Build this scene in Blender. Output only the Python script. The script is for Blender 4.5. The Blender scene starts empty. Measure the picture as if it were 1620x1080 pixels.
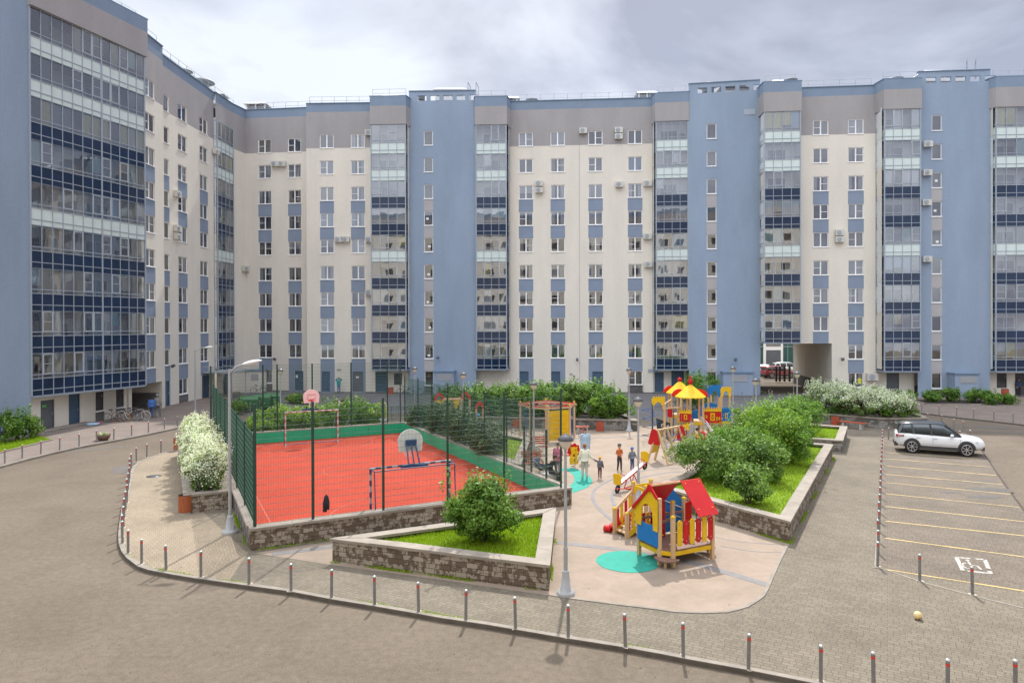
import bpy, math, random
import numpy as np
from mathutils import Vector, Matrix
R = math.radians
rnd = random.Random(7)
scn = bpy.context.scene
COL = scn.collection

# ---------------------------------------------------------------- camera
CAMZ = 7.1; FPX = 1080.0; PCY = 520.7
pitch = R(0.3); roll = R(0.15)
fwd = Vector((0, math.cos(pitch), -math.sin(pitch)))
up0 = Vector((0, math.sin(pitch), math.cos(pitch)))
rt0 = Vector((1, 0, 0))
right = rt0*math.cos(roll) - up0*math.sin(roll)
up = up0*math.cos(roll) + rt0*math.sin(roll)
cd = bpy.data.cameras.new("camera"); cam = bpy.data.objects.new("camera", cd); COL.objects.link(cam)
cd.sensor_width = 36.0; cd.lens = 24.0; cd.shift_y = -(540-PCY)/1620.0
cd.clip_end = 3000; cd.clip_start = 0.1
m = Matrix.Identity(4)
for i in range(3):
    m[i][0] = right[i]; m[i][1] = up[i]; m[i][2] = -fwd[i]
m[2][3] = CAMZ
cam.matrix_world = m
scn.camera = cam

# ---------------------------------------------------------------- world, sun, exposure
SUN_EL = R(51.5); SUN_AZ = math.atan2(0.15, 0.99)      # azimuth measured from +Y towards +X
scn.view_settings.view_transform = 'Standard'
scn.view_settings.look = 'None'
scn.view_settings.gamma = 1.0
scn.view_settings.exposure = 0.86
w = bpy.data.worlds.new("World"); scn.world = w; w.use_nodes = True
nt = w.node_tree; nt.nodes.clear()
def N(nt, t, **kw):
    n = nt.nodes.new(t)
    for k, v in kw.items():
        if k in n.inputs: n.inputs[k].default_value = v
        else: setattr(n, k, v)
    return n
def L(nt, a, b): nt.links.new(a, b)
out = N(nt, 'ShaderNodeOutputWorld'); bg = N(nt, 'ShaderNodeBackground'); bg.inputs['Strength'].default_value = 0.1
sky = N(nt, 'ShaderNodeTexSky', sky_type='NISHITA', sun_disc=False, sun_elevation=SUN_EL, sun_rotation=SUN_AZ)
tc = N(nt, 'ShaderNodeTexCoord')
sep = N(nt, 'ShaderNodeSeparateXYZ'); L(nt, tc.outputs['Generated'], sep.inputs[0])
ad = N(nt, 'ShaderNodeMath', operation='ADD'); ad.inputs[1].default_value = 0.28; L(nt, sep.outputs['Z'], ad.inputs[0])
mx = N(nt, 'ShaderNodeMath', operation='MAXIMUM'); mx.inputs[1].default_value = 0.06; L(nt, ad.outputs[0], mx.inputs[0])
dx = N(nt, 'ShaderNodeMath', operation='DIVIDE'); L(nt, sep.outputs['X'], dx.inputs[0]); L(nt, mx.outputs[0], dx.inputs[1])
dy = N(nt, 'ShaderNodeMath', operation='DIVIDE'); L(nt, sep.outputs['Y'], dy.inputs[0]); L(nt, mx.outputs[0], dy.inputs[1])
cb = N(nt, 'ShaderNodeCombineXYZ'); L(nt, dx.outputs[0], cb.inputs['X']); L(nt, dy.outputs[0], cb.inputs['Y'])
cb.inputs['Z'].default_value = 3.3
n1 = N(nt, 'ShaderNodeTexNoise'); n1.inputs['Scale'].default_value = 1.7; n1.inputs['Detail'].default_value = 7; n1.inputs['Roughness'].default_value = 0.52; n1.inputs['Distortion'].default_value = 0.35
L(nt, cb.outputs[0], n1.inputs['Vector'])
# clouds are darker towards the right of the view, brighter to the left
gr = N(nt, 'ShaderNodeMath', operation='MULTIPLY_ADD'); gr.inputs[1].default_value = -0.22; L(nt, sep.outputs['X'], gr.inputs[0])
L(nt, n1.outputs['Fac'], gr.inputs[2])
cr = N(nt, 'ShaderNodeValToRGB'); L(nt, gr.outputs[0], cr.inputs['Fac'])
cr.color_ramp.elements[0].position = 0.33; cr.color_ramp.elements[0].color = (0.33, 0.34, 0.41, 1)
cr.color_ramp.elements[1].position = 0.60; cr.color_ramp.elements[1].color = (0.80, 0.83, 0.88, 1)
e = cr.color_ramp.elements.new(0.46); e.color = (0.55, 0.57, 0.64, 1)
sc = N(nt, 'ShaderNodeVectorMath', operation='SCALE'); L(nt, cr.outputs['Color'], sc.inputs[0]); 
el = N(nt, 'ShaderNodeMapRange'); el.inputs['From Min'].default_value = 0.42; el.inputs['From Max'].default_value = 0.85; el.inputs['To Min'].default_value = 6.6; el.inputs['To Max'].default_value = 20.0
L(nt, sep.outputs['Z'], el.inputs['Value'])
# sky brightened behind the camera, added as fill light on the shaded facades
bk = N(nt, 'ShaderNodeMapRange'); bk.inputs['From Min'].default_value = -0.75; bk.inputs['From Max'].default_value = 0.05; bk.inputs['To Min'].default_value = 1.58; bk.inputs['To Max'].default_value = 1.0
L(nt, sep.outputs['Y'], bk.inputs['Value']); mb_ = N(nt, 'ShaderNodeMath', operation='MULTIPLY'); L(nt, el.outputs[0], mb_.inputs[0]); L(nt, bk.outputs[0], mb_.inputs[1]); L(nt, mb_.outputs[0], sc.inputs['Scale'])
n2 = N(nt, 'ShaderNodeTexNoise'); n2.inputs['Scale'].default_value = 1.1; n2.inputs['Detail'].default_value = 4
L(nt, cb.outputs[0], n2.inputs['Vector'])
mr = N(nt, 'ShaderNodeMapRange'); mr.inputs['From Min'].default_value = 0.35; mr.inputs['From Max'].default_value = 0.7
mr.inputs['To Min'].default_value = 0.97; mr.inputs['To Max'].default_value = 0.74; L(nt, n2.outputs['Fac'], mr.inputs['Value'])
mixw = N(nt, 'ShaderNodeMix', data_type='RGBA'); L(nt, mr.outputs[0], mixw.inputs['Factor'])
L(nt, sky.outputs[0], mixw.inputs[6]); L(nt, sc.outputs[0], mixw.inputs[7])
L(nt, mixw.outputs[2], bg.inputs['Color']); L(nt, bg.outputs[0], out.inputs['Surface'])

sl = bpy.data.lights.new("sun", 'SUN'); so = bpy.data.objects.new("sun", sl); COL.objects.link(so)
sl.energy = 2.7; sl.angle = R(1.0); sl.color = (1.0, 0.955, 0.89)
sd = Vector((math.sin(SUN_AZ)*math.cos(SUN_EL), math.cos(SUN_AZ)*math.cos(SUN_EL), math.sin(SUN_EL)))
so.rotation_euler = sd.to_track_quat('Z', 'Y').to_euler(); so.location = (10, 40, 60)

# ---------------------------------------------------------------- measuring helpers
def ray(px, py):
    return right*(px-810) + up*(PCY-py) + fwd*FPX
def G(px, py, z=0.0):
    d = ray(px, py); t = (z-CAMZ)/d.z
    return Vector((d.x*t, d.y*t, z))
def onseg(p0, p1, px, py=515):
    """where the ray through a pixel meets the vertical plane over p0-p1: (s along it, z)"""
    d = ray(px, py); p0 = Vector(p0[:2]); p1 = Vector(p1[:2]); e = (p1-p0); ln = e.length; e = e/ln
    n = Vector((-e.y, e.x)); t = p0.dot(n)/(d.x*n.x+d.y*n.y)
    q = Vector((d.x*t, d.y*t)); return (q-p0).dot(e), CAMZ+d.z*t
def atd(px, D, z=0.0):
    return Vector(((px-810)/FPX*D, D, z))

# ---------------------------------------------------------------- materials
MATS = {}
def mat(name, color, rough=0.8, var=0.0, scale=3.0, metal=0.0, bump=0.0, bscale=60.0, spec=0.5, detail=4, stretch=None, coat=0.0, alt=None, streak=0):
    if name in MATS: return MATS[name]
    m = bpy.data.materials.new(name); m.use_nodes = True; nt = m.node_tree
    b = nt.nodes['Principled BSDF']; b.inputs['Roughness'].default_value = rough; b.inputs['Metallic'].default_value = metal
    b.inputs['Base Color'].default_value = (*color, 1); b.inputs['Specular IOR Level'].default_value = spec
    if coat: b.inputs['Coat Weight'].default_value = coat; b.inputs['Coat Roughness'].default_value = 0.05
    g = N(nt, 'ShaderNodeNewGeometry')
    vec = g.outputs['Position']
    if stretch:
        mp = N(nt, 'ShaderNodeMapping'); mp.inputs['Scale'].default_value = stretch; L(nt, vec, mp.inputs['Vector']); vec = mp.outputs[0]
    if var or alt:
        n = N(nt, 'ShaderNodeTexNoise'); n.inputs['Scale'].default_value = scale; n.inputs['Detail'].default_value = detail; n.inputs['Roughness'].default_value = 0.6
        L(nt, vec, n.inputs['Vector'])
        r = N(nt, 'ShaderNodeValToRGB'); L(nt, n.outputs['Fac'], r.inputs['Fac'])
        lo = tuple(c*(1-var) for c in color); hi = tuple(min(1, c*(1+var)) for c in color)
        if alt: lo, hi = color, alt
        r.color_ramp.elements[0].position = 0.32; r.color_ramp.elements[0].color = (*lo, 1)
        r.color_ramp.elements[1].position = 0.68; r.color_ramp.elements[1].color = (*hi, 1)
        L(nt, r.outputs['Color'], b.inputs['Base Color'])
    if streak:   # rain streaks and soot: narrow vertical marks
        mp2 = N(nt, 'ShaderNodeMapping'); mp2.inputs['Scale'].default_value = (2.6, 2.6, .13); L(nt, g.outputs['Position'], mp2.inputs['Vector'])
        n3 = N(nt, 'ShaderNodeTexNoise'); n3.inputs['Scale'].default_value = 1.0; n3.inputs['Detail'].default_value = 6; n3.inputs['Roughness'].default_value = .65; L(nt, mp2.outputs[0], n3.inputs['Vector'])
        r4 = N(nt, 'ShaderNodeMapRange'); r4.inputs['From Min'].default_value = .36; r4.inputs['From Max'].default_value = .60; r4.inputs['To Min'].default_value = 1-streak; r4.inputs['To Max'].default_value = 1.0; L(nt, n3.outputs['Fac'], r4.inputs['Value'])
        n4 = N(nt, 'ShaderNodeTexNoise'); n4.inputs['Scale'].default_value = 9.0; n4.inputs['Detail'].default_value = 5; n4.inputs['Roughness'].default_value = .7; L(nt, g.outputs['Position'], n4.inputs['Vector'])
        r5 = N(nt, 'ShaderNodeMapRange'); r5.inputs['From Min'].default_value = .3; r5.inputs['From Max'].default_value = .7; r5.inputs['To Min'].default_value = .94; r5.inputs['To Max'].default_value = 1.06; L(nt, n4.outputs['Fac'], r5.inputs['Value'])
        mm = N(nt, 'ShaderNodeMath', operation='MULTIPLY'); L(nt, r4.outputs[0], mm.inputs[0]); L(nt, r5.outputs[0], mm.inputs[1])
        s3 = N(nt, 'ShaderNodeVectorMath', operation='SCALE'); L(nt, r.outputs['Color'], s3.inputs[0]); L(nt, mm.outputs[0], s3.inputs['Scale']); L(nt, s3.outputs[0], b.inputs['Base Color'])
    if bump:
        n = N(nt, 'ShaderNodeTexNoise'); n.inputs['Scale'].default_value = bscale; n.inputs['Detail'].default_value = 3
        L(nt, g.outputs['Position'], n.inputs['Vector'])
        bp = N(nt, 'ShaderNodeBump'); bp.inputs['Strength'].default_value = bump; bp.inputs['Distance'].default_value = 0.02
        L(nt, n.outputs['Fac'], bp.inputs['Height']); L(nt, bp.outputs[0], b.inputs['Normal'])
    MATS[name] = m; return m

def brickmat(name, c1, c2, mortar, bw, bh, ms, rot=0.0, rough=0.9, blotch=None, bump=0.4, offset=0.5, freq=2, uv=True, squash=1.0, sqf=2, bigvar=0.12, blob=2.2):
    m = bpy.data.materials.new(name); m.use_nodes = True; nt = m.node_tree; b = nt.nodes['Principled BSDF']
    b.inputs['Roughness'].default_value = rough; b.inputs['Specular IOR Level'].default_value = 0.25
    t = N(nt, 'ShaderNodeTexCoord'); mp = N(nt, 'ShaderNodeMapping'); mp.inputs['Rotation'].default_value = (0, 0, rot)
    L(nt, t.outputs['UV'], mp.inputs['Vector'])
    br = N(nt, 'ShaderNodeTexBrick', offset=offset, offset_frequency=freq, squash=squash, squash_frequency=sqf)
    br.inputs['Scale'].default_value = 1.0; br.inputs['Brick Width'].default_value = bw; br.inputs['Row Height'].default_value = bh
    br.inputs['Mortar Size'].default_value = ms; br.inputs['Mortar Smooth'].default_value = 0.3; br.inputs['Bias'].default_value = 0.0
    br.inputs['Color1'].default_value = (*c1, 1); br.inputs['Color2'].default_value = (*c2, 1); br.inputs['Mortar'].default_value = (*mortar, 1)
    L(nt, mp.outputs[0], br.inputs['Vector'])
    col = br.outputs['Color']
    g = N(nt, 'ShaderNodeNewGeometry')
    if blotch:   # weather stains with ragged outlines
        n = N(nt, 'ShaderNodeTexNoise'); n.inputs['Scale'].default_value = blob; n.inputs['Detail'].default_value = 6; n.inputs['Roughness'].default_value = 0.65
        L(nt, g.outputs['Position'], n.inputs['Vector'])
        ad = N(nt, 'ShaderNodeMath', operation='ADD'); L(nt, n.outputs['Fac'], ad.inputs[0])
        # per-brick shift so that stains break at the joints
        sb = N(nt, 'ShaderNodeMath', operation='MULTIPLY'); sb.inputs[1].default_value = 0.14
        bw2 = N(nt, 'ShaderNodeRGBToBW'); 
        br2 = N(nt, 'ShaderNodeTexBrick', offset=offset, offset_frequency=freq); br2.inputs['Scale'].default_value = 1.0
        br2.inputs['Brick Width'].default_value = bw; br2.inputs['Row Height'].default_value = bh; br2.inputs['Mortar Size'].default_value = 0
        br2.inputs['Color1'].default_value = (1, 1, 1, 1); br2.inputs['Color2'].default_value = (0, 0, 0, 1)
        L(nt, mp.outputs[0], br2.inputs['Vector']); L(nt, br2.outputs['Color'], bw2.inputs[0]); L(nt, bw2.outputs[0], sb.inputs[0]); L(nt, sb.outputs[0], ad.inputs[1])
        r = N(nt, 'ShaderNodeValToRGB'); r.color_ramp.elements[0].position = 0.56; r.color_ramp.elements[1].position = 0.60
        L(nt, ad.outputs[0], r.inputs['Fac'])
        mx = N(nt, 'ShaderNodeMix', data_type='RGBA'); L(nt, r.outputs['Color'], mx.inputs['Factor']); L(nt, col, mx.inputs[7]); mx.inputs[6].default_value = (*blotch, 1)
        # joints stay dark
        mx2 = N(nt, 'ShaderNodeMix', data_type='RGBA'); L(nt, br.outputs['Fac'], mx2.inputs['Factor']); L(nt, mx.outputs[2], mx2.inputs[6]); mx2.inputs[7].default_value = (*mortar, 1)
        col = mx2.outputs[2]
    n = N(nt, 'ShaderNodeTexNoise'); n.inputs['Scale'].default_value = 0.55; n.inputs['Detail'].default_value = 5
    L(nt, g.outputs['Position'], n.inputs['Vector'])
    mr = N(nt, 'ShaderNodeMapRange'); mr.inputs['From Min'].default_value = 0.3; mr.inputs['From Max'].default_value = 0.7
    mr.inputs['To Min'].default_value = 1-bigvar; mr.inputs['To Max'].default_value = 1+bigvar; L(nt, n.outputs['Fac'], mr.inputs['Value'])
    vm = N(nt, 'ShaderNodeVectorMath', operation='SCALE'); L(nt, col, vm.inputs[0]); L(nt, mr.outputs[0], vm.inputs['Scale'])
    L(nt, vm.outputs[0], b.inputs['Base Color'])
    bp = N(nt, 'ShaderNodeBump'); bp.inputs['Strength'].default_value = bump; bp.inputs['Distance'].default_value = 0.01; bp.invert = True
    L(nt, br.outputs['Fac'], bp.inputs['Height']); L(nt, bp.outputs[0], b.inputs['Normal'])
    MATS[name] = m; return m

def groundmat(name, c, grit=0.35, patches=0.12, tint=None, pscale=0.25, crack=True):
    m = bpy.data.materials.new(name); m.use_nodes = True; nt = m.node_tree; b = nt.nodes['Principled BSDF']
    b.inputs['Roughness'].default_value = 0.92; b.inputs['Specular IOR Level'].default_value = 0.2
    g = N(nt, 'ShaderNodeNewGeometry')
    a = N(nt, 'ShaderNodeTexNoise'); a.inputs['Scale'].default_value = 38; a.inputs['Detail'].default_value = 3; a.inputs['Roughness'].default_value = 0.75; L(nt, g.outputs['Position'], a.inputs['Vector'])
    p = N(nt, 'ShaderNodeTexNoise'); p.inputs['Scale'].default_value = pscale; p.inputs['Detail'].default_value = 7; p.inputs['Roughness'].default_value = 0.62; p.inputs['Distortion'].default_value = 0.6; L(nt, g.outputs['Position'], p.inputs['Vector'])
    r1 = N(nt, 'ShaderNodeMapRange'); r1.inputs['From Min'].default_value = 0.25; r1.inputs['From Max'].default_value = 0.75; r1.inputs['To Min'].default_value = 1-grit; r1.inputs['To Max'].default_value = 1+grit; L(nt, a.outputs['Fac'], r1.inputs['Value'])
    rp = N(nt, 'ShaderNodeValToRGB'); L(nt, p.outputs['Fac'], rp.inputs['Fac'])
    t2 = tint or c
    rp.color_ramp.elements[0].position = 0.35; rp.color_ramp.elements[0].color = (*[v*(1-patches) for v in c], 1)
    rp.color_ramp.elements[1].position = 0.68; rp.color_ramp.elements[1].color = (*[v*(1+patches) for v in t2], 1)
    s = N(nt, 'ShaderNodeVectorMath', operation='SCALE'); L(nt, rp.outputs['Color'], s.inputs[0]); 
    md = N(nt, 'ShaderNodeTexNoise'); md.inputs['Scale'].default_value = 5.5; md.inputs['Detail'].default_value = 6; md.inputs['Roughness'].default_value = 0.7; L(nt, g.outputs['Position'], md.inputs['Vector'])
    r3 = N(nt, 'ShaderNodeMapRange'); r3.inputs['From Min'].default_value = 0.3; r3.inputs['From Max'].default_value = 0.7; r3.inputs['To Min'].default_value = 1-grit*.42; r3.inputs['To Max'].default_value = 1+grit*.38; L(nt, md.outputs['Fac'], r3.inputs['Value'])
    mm = N(nt, 'ShaderNodeMath', operation='MULTIPLY'); L(nt, r1.outputs[0], mm.inputs[0]); L(nt, r3.outputs[0], mm.inputs[1]); L(nt, mm.outputs[0], s.inputs['Scale'])
    L(nt, s.outputs[0], b.inputs['Base Color'])
    bp = N(nt, 'ShaderNodeBump'); bp.inputs['Strength'].default_value = 0.25; bp.inputs['Distance'].default_value = 0.01
    L(nt, a.outputs['Fac'], bp.inputs['Height']); L(nt, bp.outputs[0], b.inputs['Normal'])
    MATS[name] = m; return m

def glassmat(name, tint=(0.9, 0.95, 0.97), refl=0.08, rough=0.02, see=0.9):
    m = bpy.data.materials.new(name); m.use_nodes = True; nt = m.node_tree; nt.nodes.clear()
    o = N(nt, 'ShaderNodeOutputMaterial'); t = N(nt, 'ShaderNodeBsdfTransparent'); t.inputs[0].default_value = (*[c*see for c in tint], 1)
    gl = N(nt, 'ShaderNodeBsdfGlossy'); gl.inputs['Roughness'].default_value = rough; gl.inputs['Color'].default_value = (0.93, 0.95, 1, 1)
    f = N(nt, 'ShaderNodeFresnel'); f.inputs['IOR'].default_value = 1.5
    a = N(nt, 'ShaderNodeMath', operation='ADD'); a.inputs[1].default_value = refl; L(nt, f.outputs[0], a.inputs[0])
    mx = N(nt, 'ShaderNodeMixShader'); L(nt, a.outputs[0], mx.inputs[0]); L(nt, t.outputs[0], mx.inputs[1]); L(nt, gl.outputs[0], mx.inputs[2]); L(nt, mx.outputs[0], o.inputs[0])
    g = N(nt, 'ShaderNodeNewGeometry'); n = N(nt, 'ShaderNodeTexNoise'); n.inputs['Scale'].default_value = 0.7; L(nt, g.outputs['Position'], n.inputs['Vector'])
    bp = N(nt, 'ShaderNodeBump'); bp.inputs['Strength'].default_value = 0.035; bp.inputs['Distance'].default_value = 0.05; L(nt, n.outputs['Fac'], bp.inputs['Height']); L(nt, bp.outputs[0], gl.inputs['Normal'])
    MATS[name] = m; return m

M = {}
M['cream'] = mat('cream_render', (0.72, 0.672, 0.59), 0.95, 0.05, 0.5, bump=0.5, bscale=25, spec=0.2, stretch=(1, 1, 0.25), streak=.015)
M['grey'] = mat('grey_render', (0.355, 0.337, 0.338), 0.95, 0.06, 0.5, bump=0.5, bscale=25, spec=0.2, stretch=(1, 1, 0.3), streak=.015)
M['loggia'] = mat('pale_loggia_render', (0.66, 0.66, 0.65), 0.9, 0.05, 1)
M['greypanel'] = mat('grey_panel_render', (0.41, 0.395, 0.40), 0.95, 0.05, 0.6, spec=0.2)
M['blue'] = mat('blue_render', (0.275, 0.342, 0.438), 0.95, 0.07, 0.4, bump=0.5, bscale=25, spec=0.2, stretch=(1, 1, 0.3), streak=.015)
M['blueband'] = mat('blue_band_render', (0.215, 0.275, 0.36), 0.95, 0.05, 0.6, spec=0.2)
M['bluepanel'] = mat('blue_panel_render', (0.235, 0.285, 0.37), 0.95, 0.05, 0.8, spec=0.2)
M['plinth'] = brickmat('plinth_stone', (0.17, 0.16, 0.155), (0.13, 0.125, 0.12), (0.08, 0.08, 0.08), 0.4, 0.2, 0.008)
M['coping'] = mat('metal_coping', (0.16, 0.24, 0.34), 0.5, 0.06, 2, spec=0.5)
M['pvc'] = mat('white_window_plastic', (0.86, 0.86, 0.86), 0.4, 0.02, 3)
M['frame'] = mat('grey_blue_aluminium', (0.33, 0.38, 0.44), 0.45, 0.05, 3)
M['navy'] = mat('navy_spandrel_glass', (0.010, 0.026, 0.066), 0.12, 0.25, 0.8, spec=0.5)
M['mint'] = mat('pale_mint_spandrel', (0.60, 0.68, 0.65), 0.25, 0.04, 1.2)
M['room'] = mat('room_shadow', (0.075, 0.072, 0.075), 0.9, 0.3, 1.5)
M['steelrail'] = mat('galvanised_steel', (0.36, 0.38, 0.40), 0.6, 0.1, 5)
M['whitemetal'] = mat('white_painted_metal', (0.72, 0.73, 0.73), 0.5, 0.06, 3)
M['roofing'] = mat('dark_roofing', (0.10, 0.10, 0.11), 0.9, 0.1, 1)
M['door_blue'] = mat('blue_steel_door', (0.055, 0.10, 0.16), 0.5, 0.08, 2)
M['door_grey'] = mat('grey_steel_door', (0.11, 0.12, 0.135), 0.5, 0.08, 2)
M['black'] = mat('black_paint', (0.015, 0.015, 0.017), 0.5, 0.1, 5)
M['rubber'] = mat('black_rubber', (0.02, 0.02, 0.02), 0.8, 0.1, 5)
M['glass'] = glassmat('window_glass', (0.84, 0.87, 0.90), 0.16, see=0.85)
M['balglass'] = glassmat('balcony_glass', (0.90, 0.95, 0.97), 0.22, see=0.95)
M['paper'] = mat('white_paper', (0.8, 0.8, 0.78), 0.9)
CURT = [mat('curtain_'+n, c, 0.9, 0.12, 9, stretch=(1, 1, 0.05)) for n, c in
        [('white', (0.62, 0.63, 0.64)), ('cream', (0.50, 0.45, 0.36)), ('aqua', (0.36, 0.50, 0.50)), ('grey', (0.22, 0.22, 0.23)), ('teal', (0.10, 0.24, 0.24)), ('yellow', (0.55, 0.50, 0.22)), ('brown', (0.16, 0.10, 0.07)), ('skyblue', (0.30, 0.42, 0.55))]]

# ---------------------------------------------------------------- mesh builder
class MB:
    def __init__(s): s.v = []; s.f = []; s.m = []; s.sm = []; s.mats = []; s.M = Matrix.Identity(4)
    def mi(s, m):
        if m not in s.mats: s.mats.append(m)
        return s.mats.index(m)
    def add(s, vs, fs, m, smooth=False):
        o = len(s.v); s.v += [tuple(s.M @ Vector(p)) for p in vs]; k = s.mi(m)
        for f in fs: s.f.append(tuple(i+o for i in f)); s.m.append(k); s.sm.append(smooth)
    def quad(s, a, b, c, d, m): s.add([a, b, c, d], [(0, 1, 2, 3)], m)
    def box(s, x0, x1, y0, y1, z0, z1, m):
        v = [(x0, y0, z0), (x1, y0, z0), (x1, y1, z0), (x0, y1, z0), (x0, y0, z1), (x1, y0, z1), (x1, y1, z1), (x0, y1, z1)]
        s.add(v, [(0, 3, 2, 1), (4, 5, 6, 7), (0, 1, 5, 4), (1, 2, 6, 5), (2, 3, 7, 6), (3, 0, 4, 7)], m)
    def obox(s, c, ax, ay, az, m):
        c = Vector(c); ax = Vector(ax); ay = Vector(ay); az = Vector(az)
        v = [c+ax*i+ay*j+az*k for k in (-1, 1) for j in (-1, 1) for i in (-1, 1)]
        s.add(v, [(0, 2, 3, 1), (4, 5, 7, 6), (0, 1, 5, 4), (1, 3, 7, 5), (3, 2, 6, 7), (2, 0, 4, 6)], m)
    def bar(s, p, q, w, h, m, upv=(0, 0, 1)):
        p = Vector(p); q = Vector(q); d = q-p; ln = d.length
        if ln < 1e-6: return
        d /= ln; u = Vector(upv)
        if abs(d.dot(u)) > 0.98: u = Vector((0, 1, 0))
        sd = d.cross(u).normalized(); uu = sd.cross(d).normalized()
        s.obox((p+q)/2, d*ln/2, sd*w/2, uu*h/2, m)
    def tube(s, p, q, r0, r1=None, m=None, n=8, cap=True, smooth=True):
        p = Vector(p); q = Vector(q); r1 = r0 if r1 is None else r1; d = (q-p)
        if d.length < 1e-6: return
        d.normalize(); u = Vector((0, 0, 1)) if abs(d.z) < 0.95 else Vector((1, 0, 0)); a = d.cross(u).normalized(); b = d.cross(a)
        vs = []
        for c, r in ((p, r0), (q, r1)):
            for i in range(n): t = 2*math.pi*i/n; vs.append(c+a*math.cos(t)*r+b*math.sin(t)*r)
        s.add(vs, [(i, n+i, n+(i+1) % n, (i+1) % n) for i in range(n)], m, smooth)
        if cap: s.add(vs[:n], [tuple(range(n))], m); s.add(vs[n:], [tuple(range(n-1, -1, -1))], m)
    def path(s, pts, r, m, n=6, closed=False):
        pts = [Vector(p) for p in pts]
        for i in range(len(pts)-(0 if closed else 1)): s.tube(pts[i], pts[(i+1) % len(pts)], r, r, m, n)
    def lathe(s, c, prof, m, n=16, smooth=True, axis=None, caps=True):
        c = Vector(c); vs = []
        X, Y, Z = (Vector((1, 0, 0)), Vector((0, 1, 0)), Vector((0, 0, 1))) if axis is None else axis
        for r, z in prof:
            for i in range(n): t = 2*math.pi*i/n; vs.append(c+X*(math.cos(t)*r)+Y*(math.sin(t)*r)+Z*z)
        fs = [(j*n+i, j*n+(i+1) % n, (j+1)*n+(i+1) % n, (j+1)*n+i) for j in range(len(prof)-1) for i in range(n)]
        s.add(vs, fs, m, smooth)
        if caps:
            if prof[0][0] > 1e-4: s.add(vs[:n], [tuple(range(n-1, -1, -1))], m)
            if prof[-1][0] > 1e-4: s.add(vs[-n:], [tuple(range(n))], m)
    def prism(s, pts, z0, z1, m, mtop=None):
        pts = ccw(pts); n = len(pts)
        lo = [(p[0], p[1], z0) for p in pts]; hi = [(p[0], p[1], z1) for p in pts]
        s.add(lo+hi, [(i, (i+1) % n, n+(i+1) % n, n+i) for i in range(n)], m)
        s.add(hi, [tuple(range(n))], mtop or m); s.add(lo, [tuple(range(n-1, -1, -1))], m)
    def plate(s, pts, o, ex, ey, t, m, mside=None):
        """flat 2D outline pts in the frame (o, ex, ey), thickness t along ex x ey"""
        o = Vector(o); ex = Vector(ex).normalized(); ey = Vector(ey).normalized(); nz = ex.cross(ey)
        pts = ccw(pts); n = len(pts); a = [o+ex*x+ey*y-nz*t/2 for x, y in pts]; b = [p+nz*t for p in a]
        s.add(a+b, [(i, (i+1) % n, n+(i+1) % n, n+i) for i in range(n)], mside or m)
        s.add(b, [tuple(range(n))], m); s.add(a, [tuple(range(n-1, -1, -1))], m)
    def sheet(s, pts, z, m):
        pts = ccw(pts); s.add([(p[0], p[1], z) for p in pts], [tuple(range(len(pts)))], m)
    def ball(s, c, r, m, n=12, sc=(1, 1, 1)):
        c = Vector(c); k = max(4, n//2); prof = [(math.sin(math.pi*i/k), -math.cos(math.pi*i/k)) for i in range(k+1)]
        vs = []
        for a, z in prof:
            for i in range(n): t = 2*math.pi*i/n; vs.append(c+Vector((a*math.cos(t)*r*sc[0], a*math.sin(t)*r*sc[1], z*r*sc[2])))
        s.add(vs, [(j*n+i, j*n+(i+1) % n, (j+1)*n+(i+1) % n, (j+1)*n+i) for j in range(k) for i in range(n)], m, True)
    def torus(s, c, R_, r, ax, ay, m, n=24, k=6):
        c = Vector(c); ax = Vector(ax).normalized(); ay = Vector(ay).normalized(); az = ax.cross(ay); vs = []
        for i in range(n):
            t = 2*math.pi*i/n; d = ax*math.cos(t)+ay*math.sin(t)
            for j in range(k): u = 2*math.pi*j/k; vs.append(c+d*(R_+r*math.cos(u))+az*(r*math.sin(u)))
        s.add(vs, [(i*k+j, ((i+1) % n)*k+j, ((i+1) % n)*k+(j+1) % k, i*k+(j+1) % k) for i in range(n) for j in range(k)], m, True)
    def mesh(s, name):
        me = bpy.data.meshes.new(name); me.from_pydata(s.v, [], s.f)
        for m in s.mats: me.materials.append(m)
        me.polygons.foreach_set('material_index', s.m); me.polygons.foreach_set('use_smooth', s.sm)
        me.update(); autouv(me); return me
    def build(s, name, parent=None, **kw):
        if not s.v: return None
        o = bpy.data.objects.new(name, s.mesh(name)); COL.objects.link(o)
        if parent is not None: o.parent = parent
        for k, v in kw.items(): o[k] = v
        return o
def ccw(pts):
    pts = list(pts); a = sum(pts[i][0]*pts[(i+1) % len(pts)][1]-pts[(i+1) % len(pts)][0]*pts[i][1] for i in range(len(pts)))
    return pts if a > 0 else pts[::-1]
def autouv(me):
    n = len(me.loops)
    if not n: return
    uv = me.uv_layers.new(name='UVMap')
    co = np.empty(len(me.vertices)*3); me.vertices.foreach_get('co', co); co = co.reshape(-1, 3)
    lv = np.empty(n, dtype=np.int64); me.loops.foreach_get('vertex_index', lv)
    pn = np.empty(len(me.polygons)*3); me.polygons.foreach_get('normal', pn); pn = pn.reshape(-1, 3)
    lt = np.empty(len(me.polygons), dtype=np.int64); me.polygons.foreach_get('loop_total', lt)
    ln = np.repeat(pn, lt, axis=0); p = co[lv]
    flat = np.abs(ln[:, 2]) > 0.7
    h = np.hypot(ln[:, 0], ln[:, 1]); h[h < 1e-6] = 1; tx = -ln[:, 1]/h; ty = ln[:, 0]/h
    u = np.where(flat, p[:, 0], p[:, 0]*tx+p[:, 1]*ty); v = np.where(flat, p[:, 1], p[:, 2])
    uv.data.foreach_set('uv', np.stack([u, v], 1).astype(np.float32).ravel())
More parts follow.
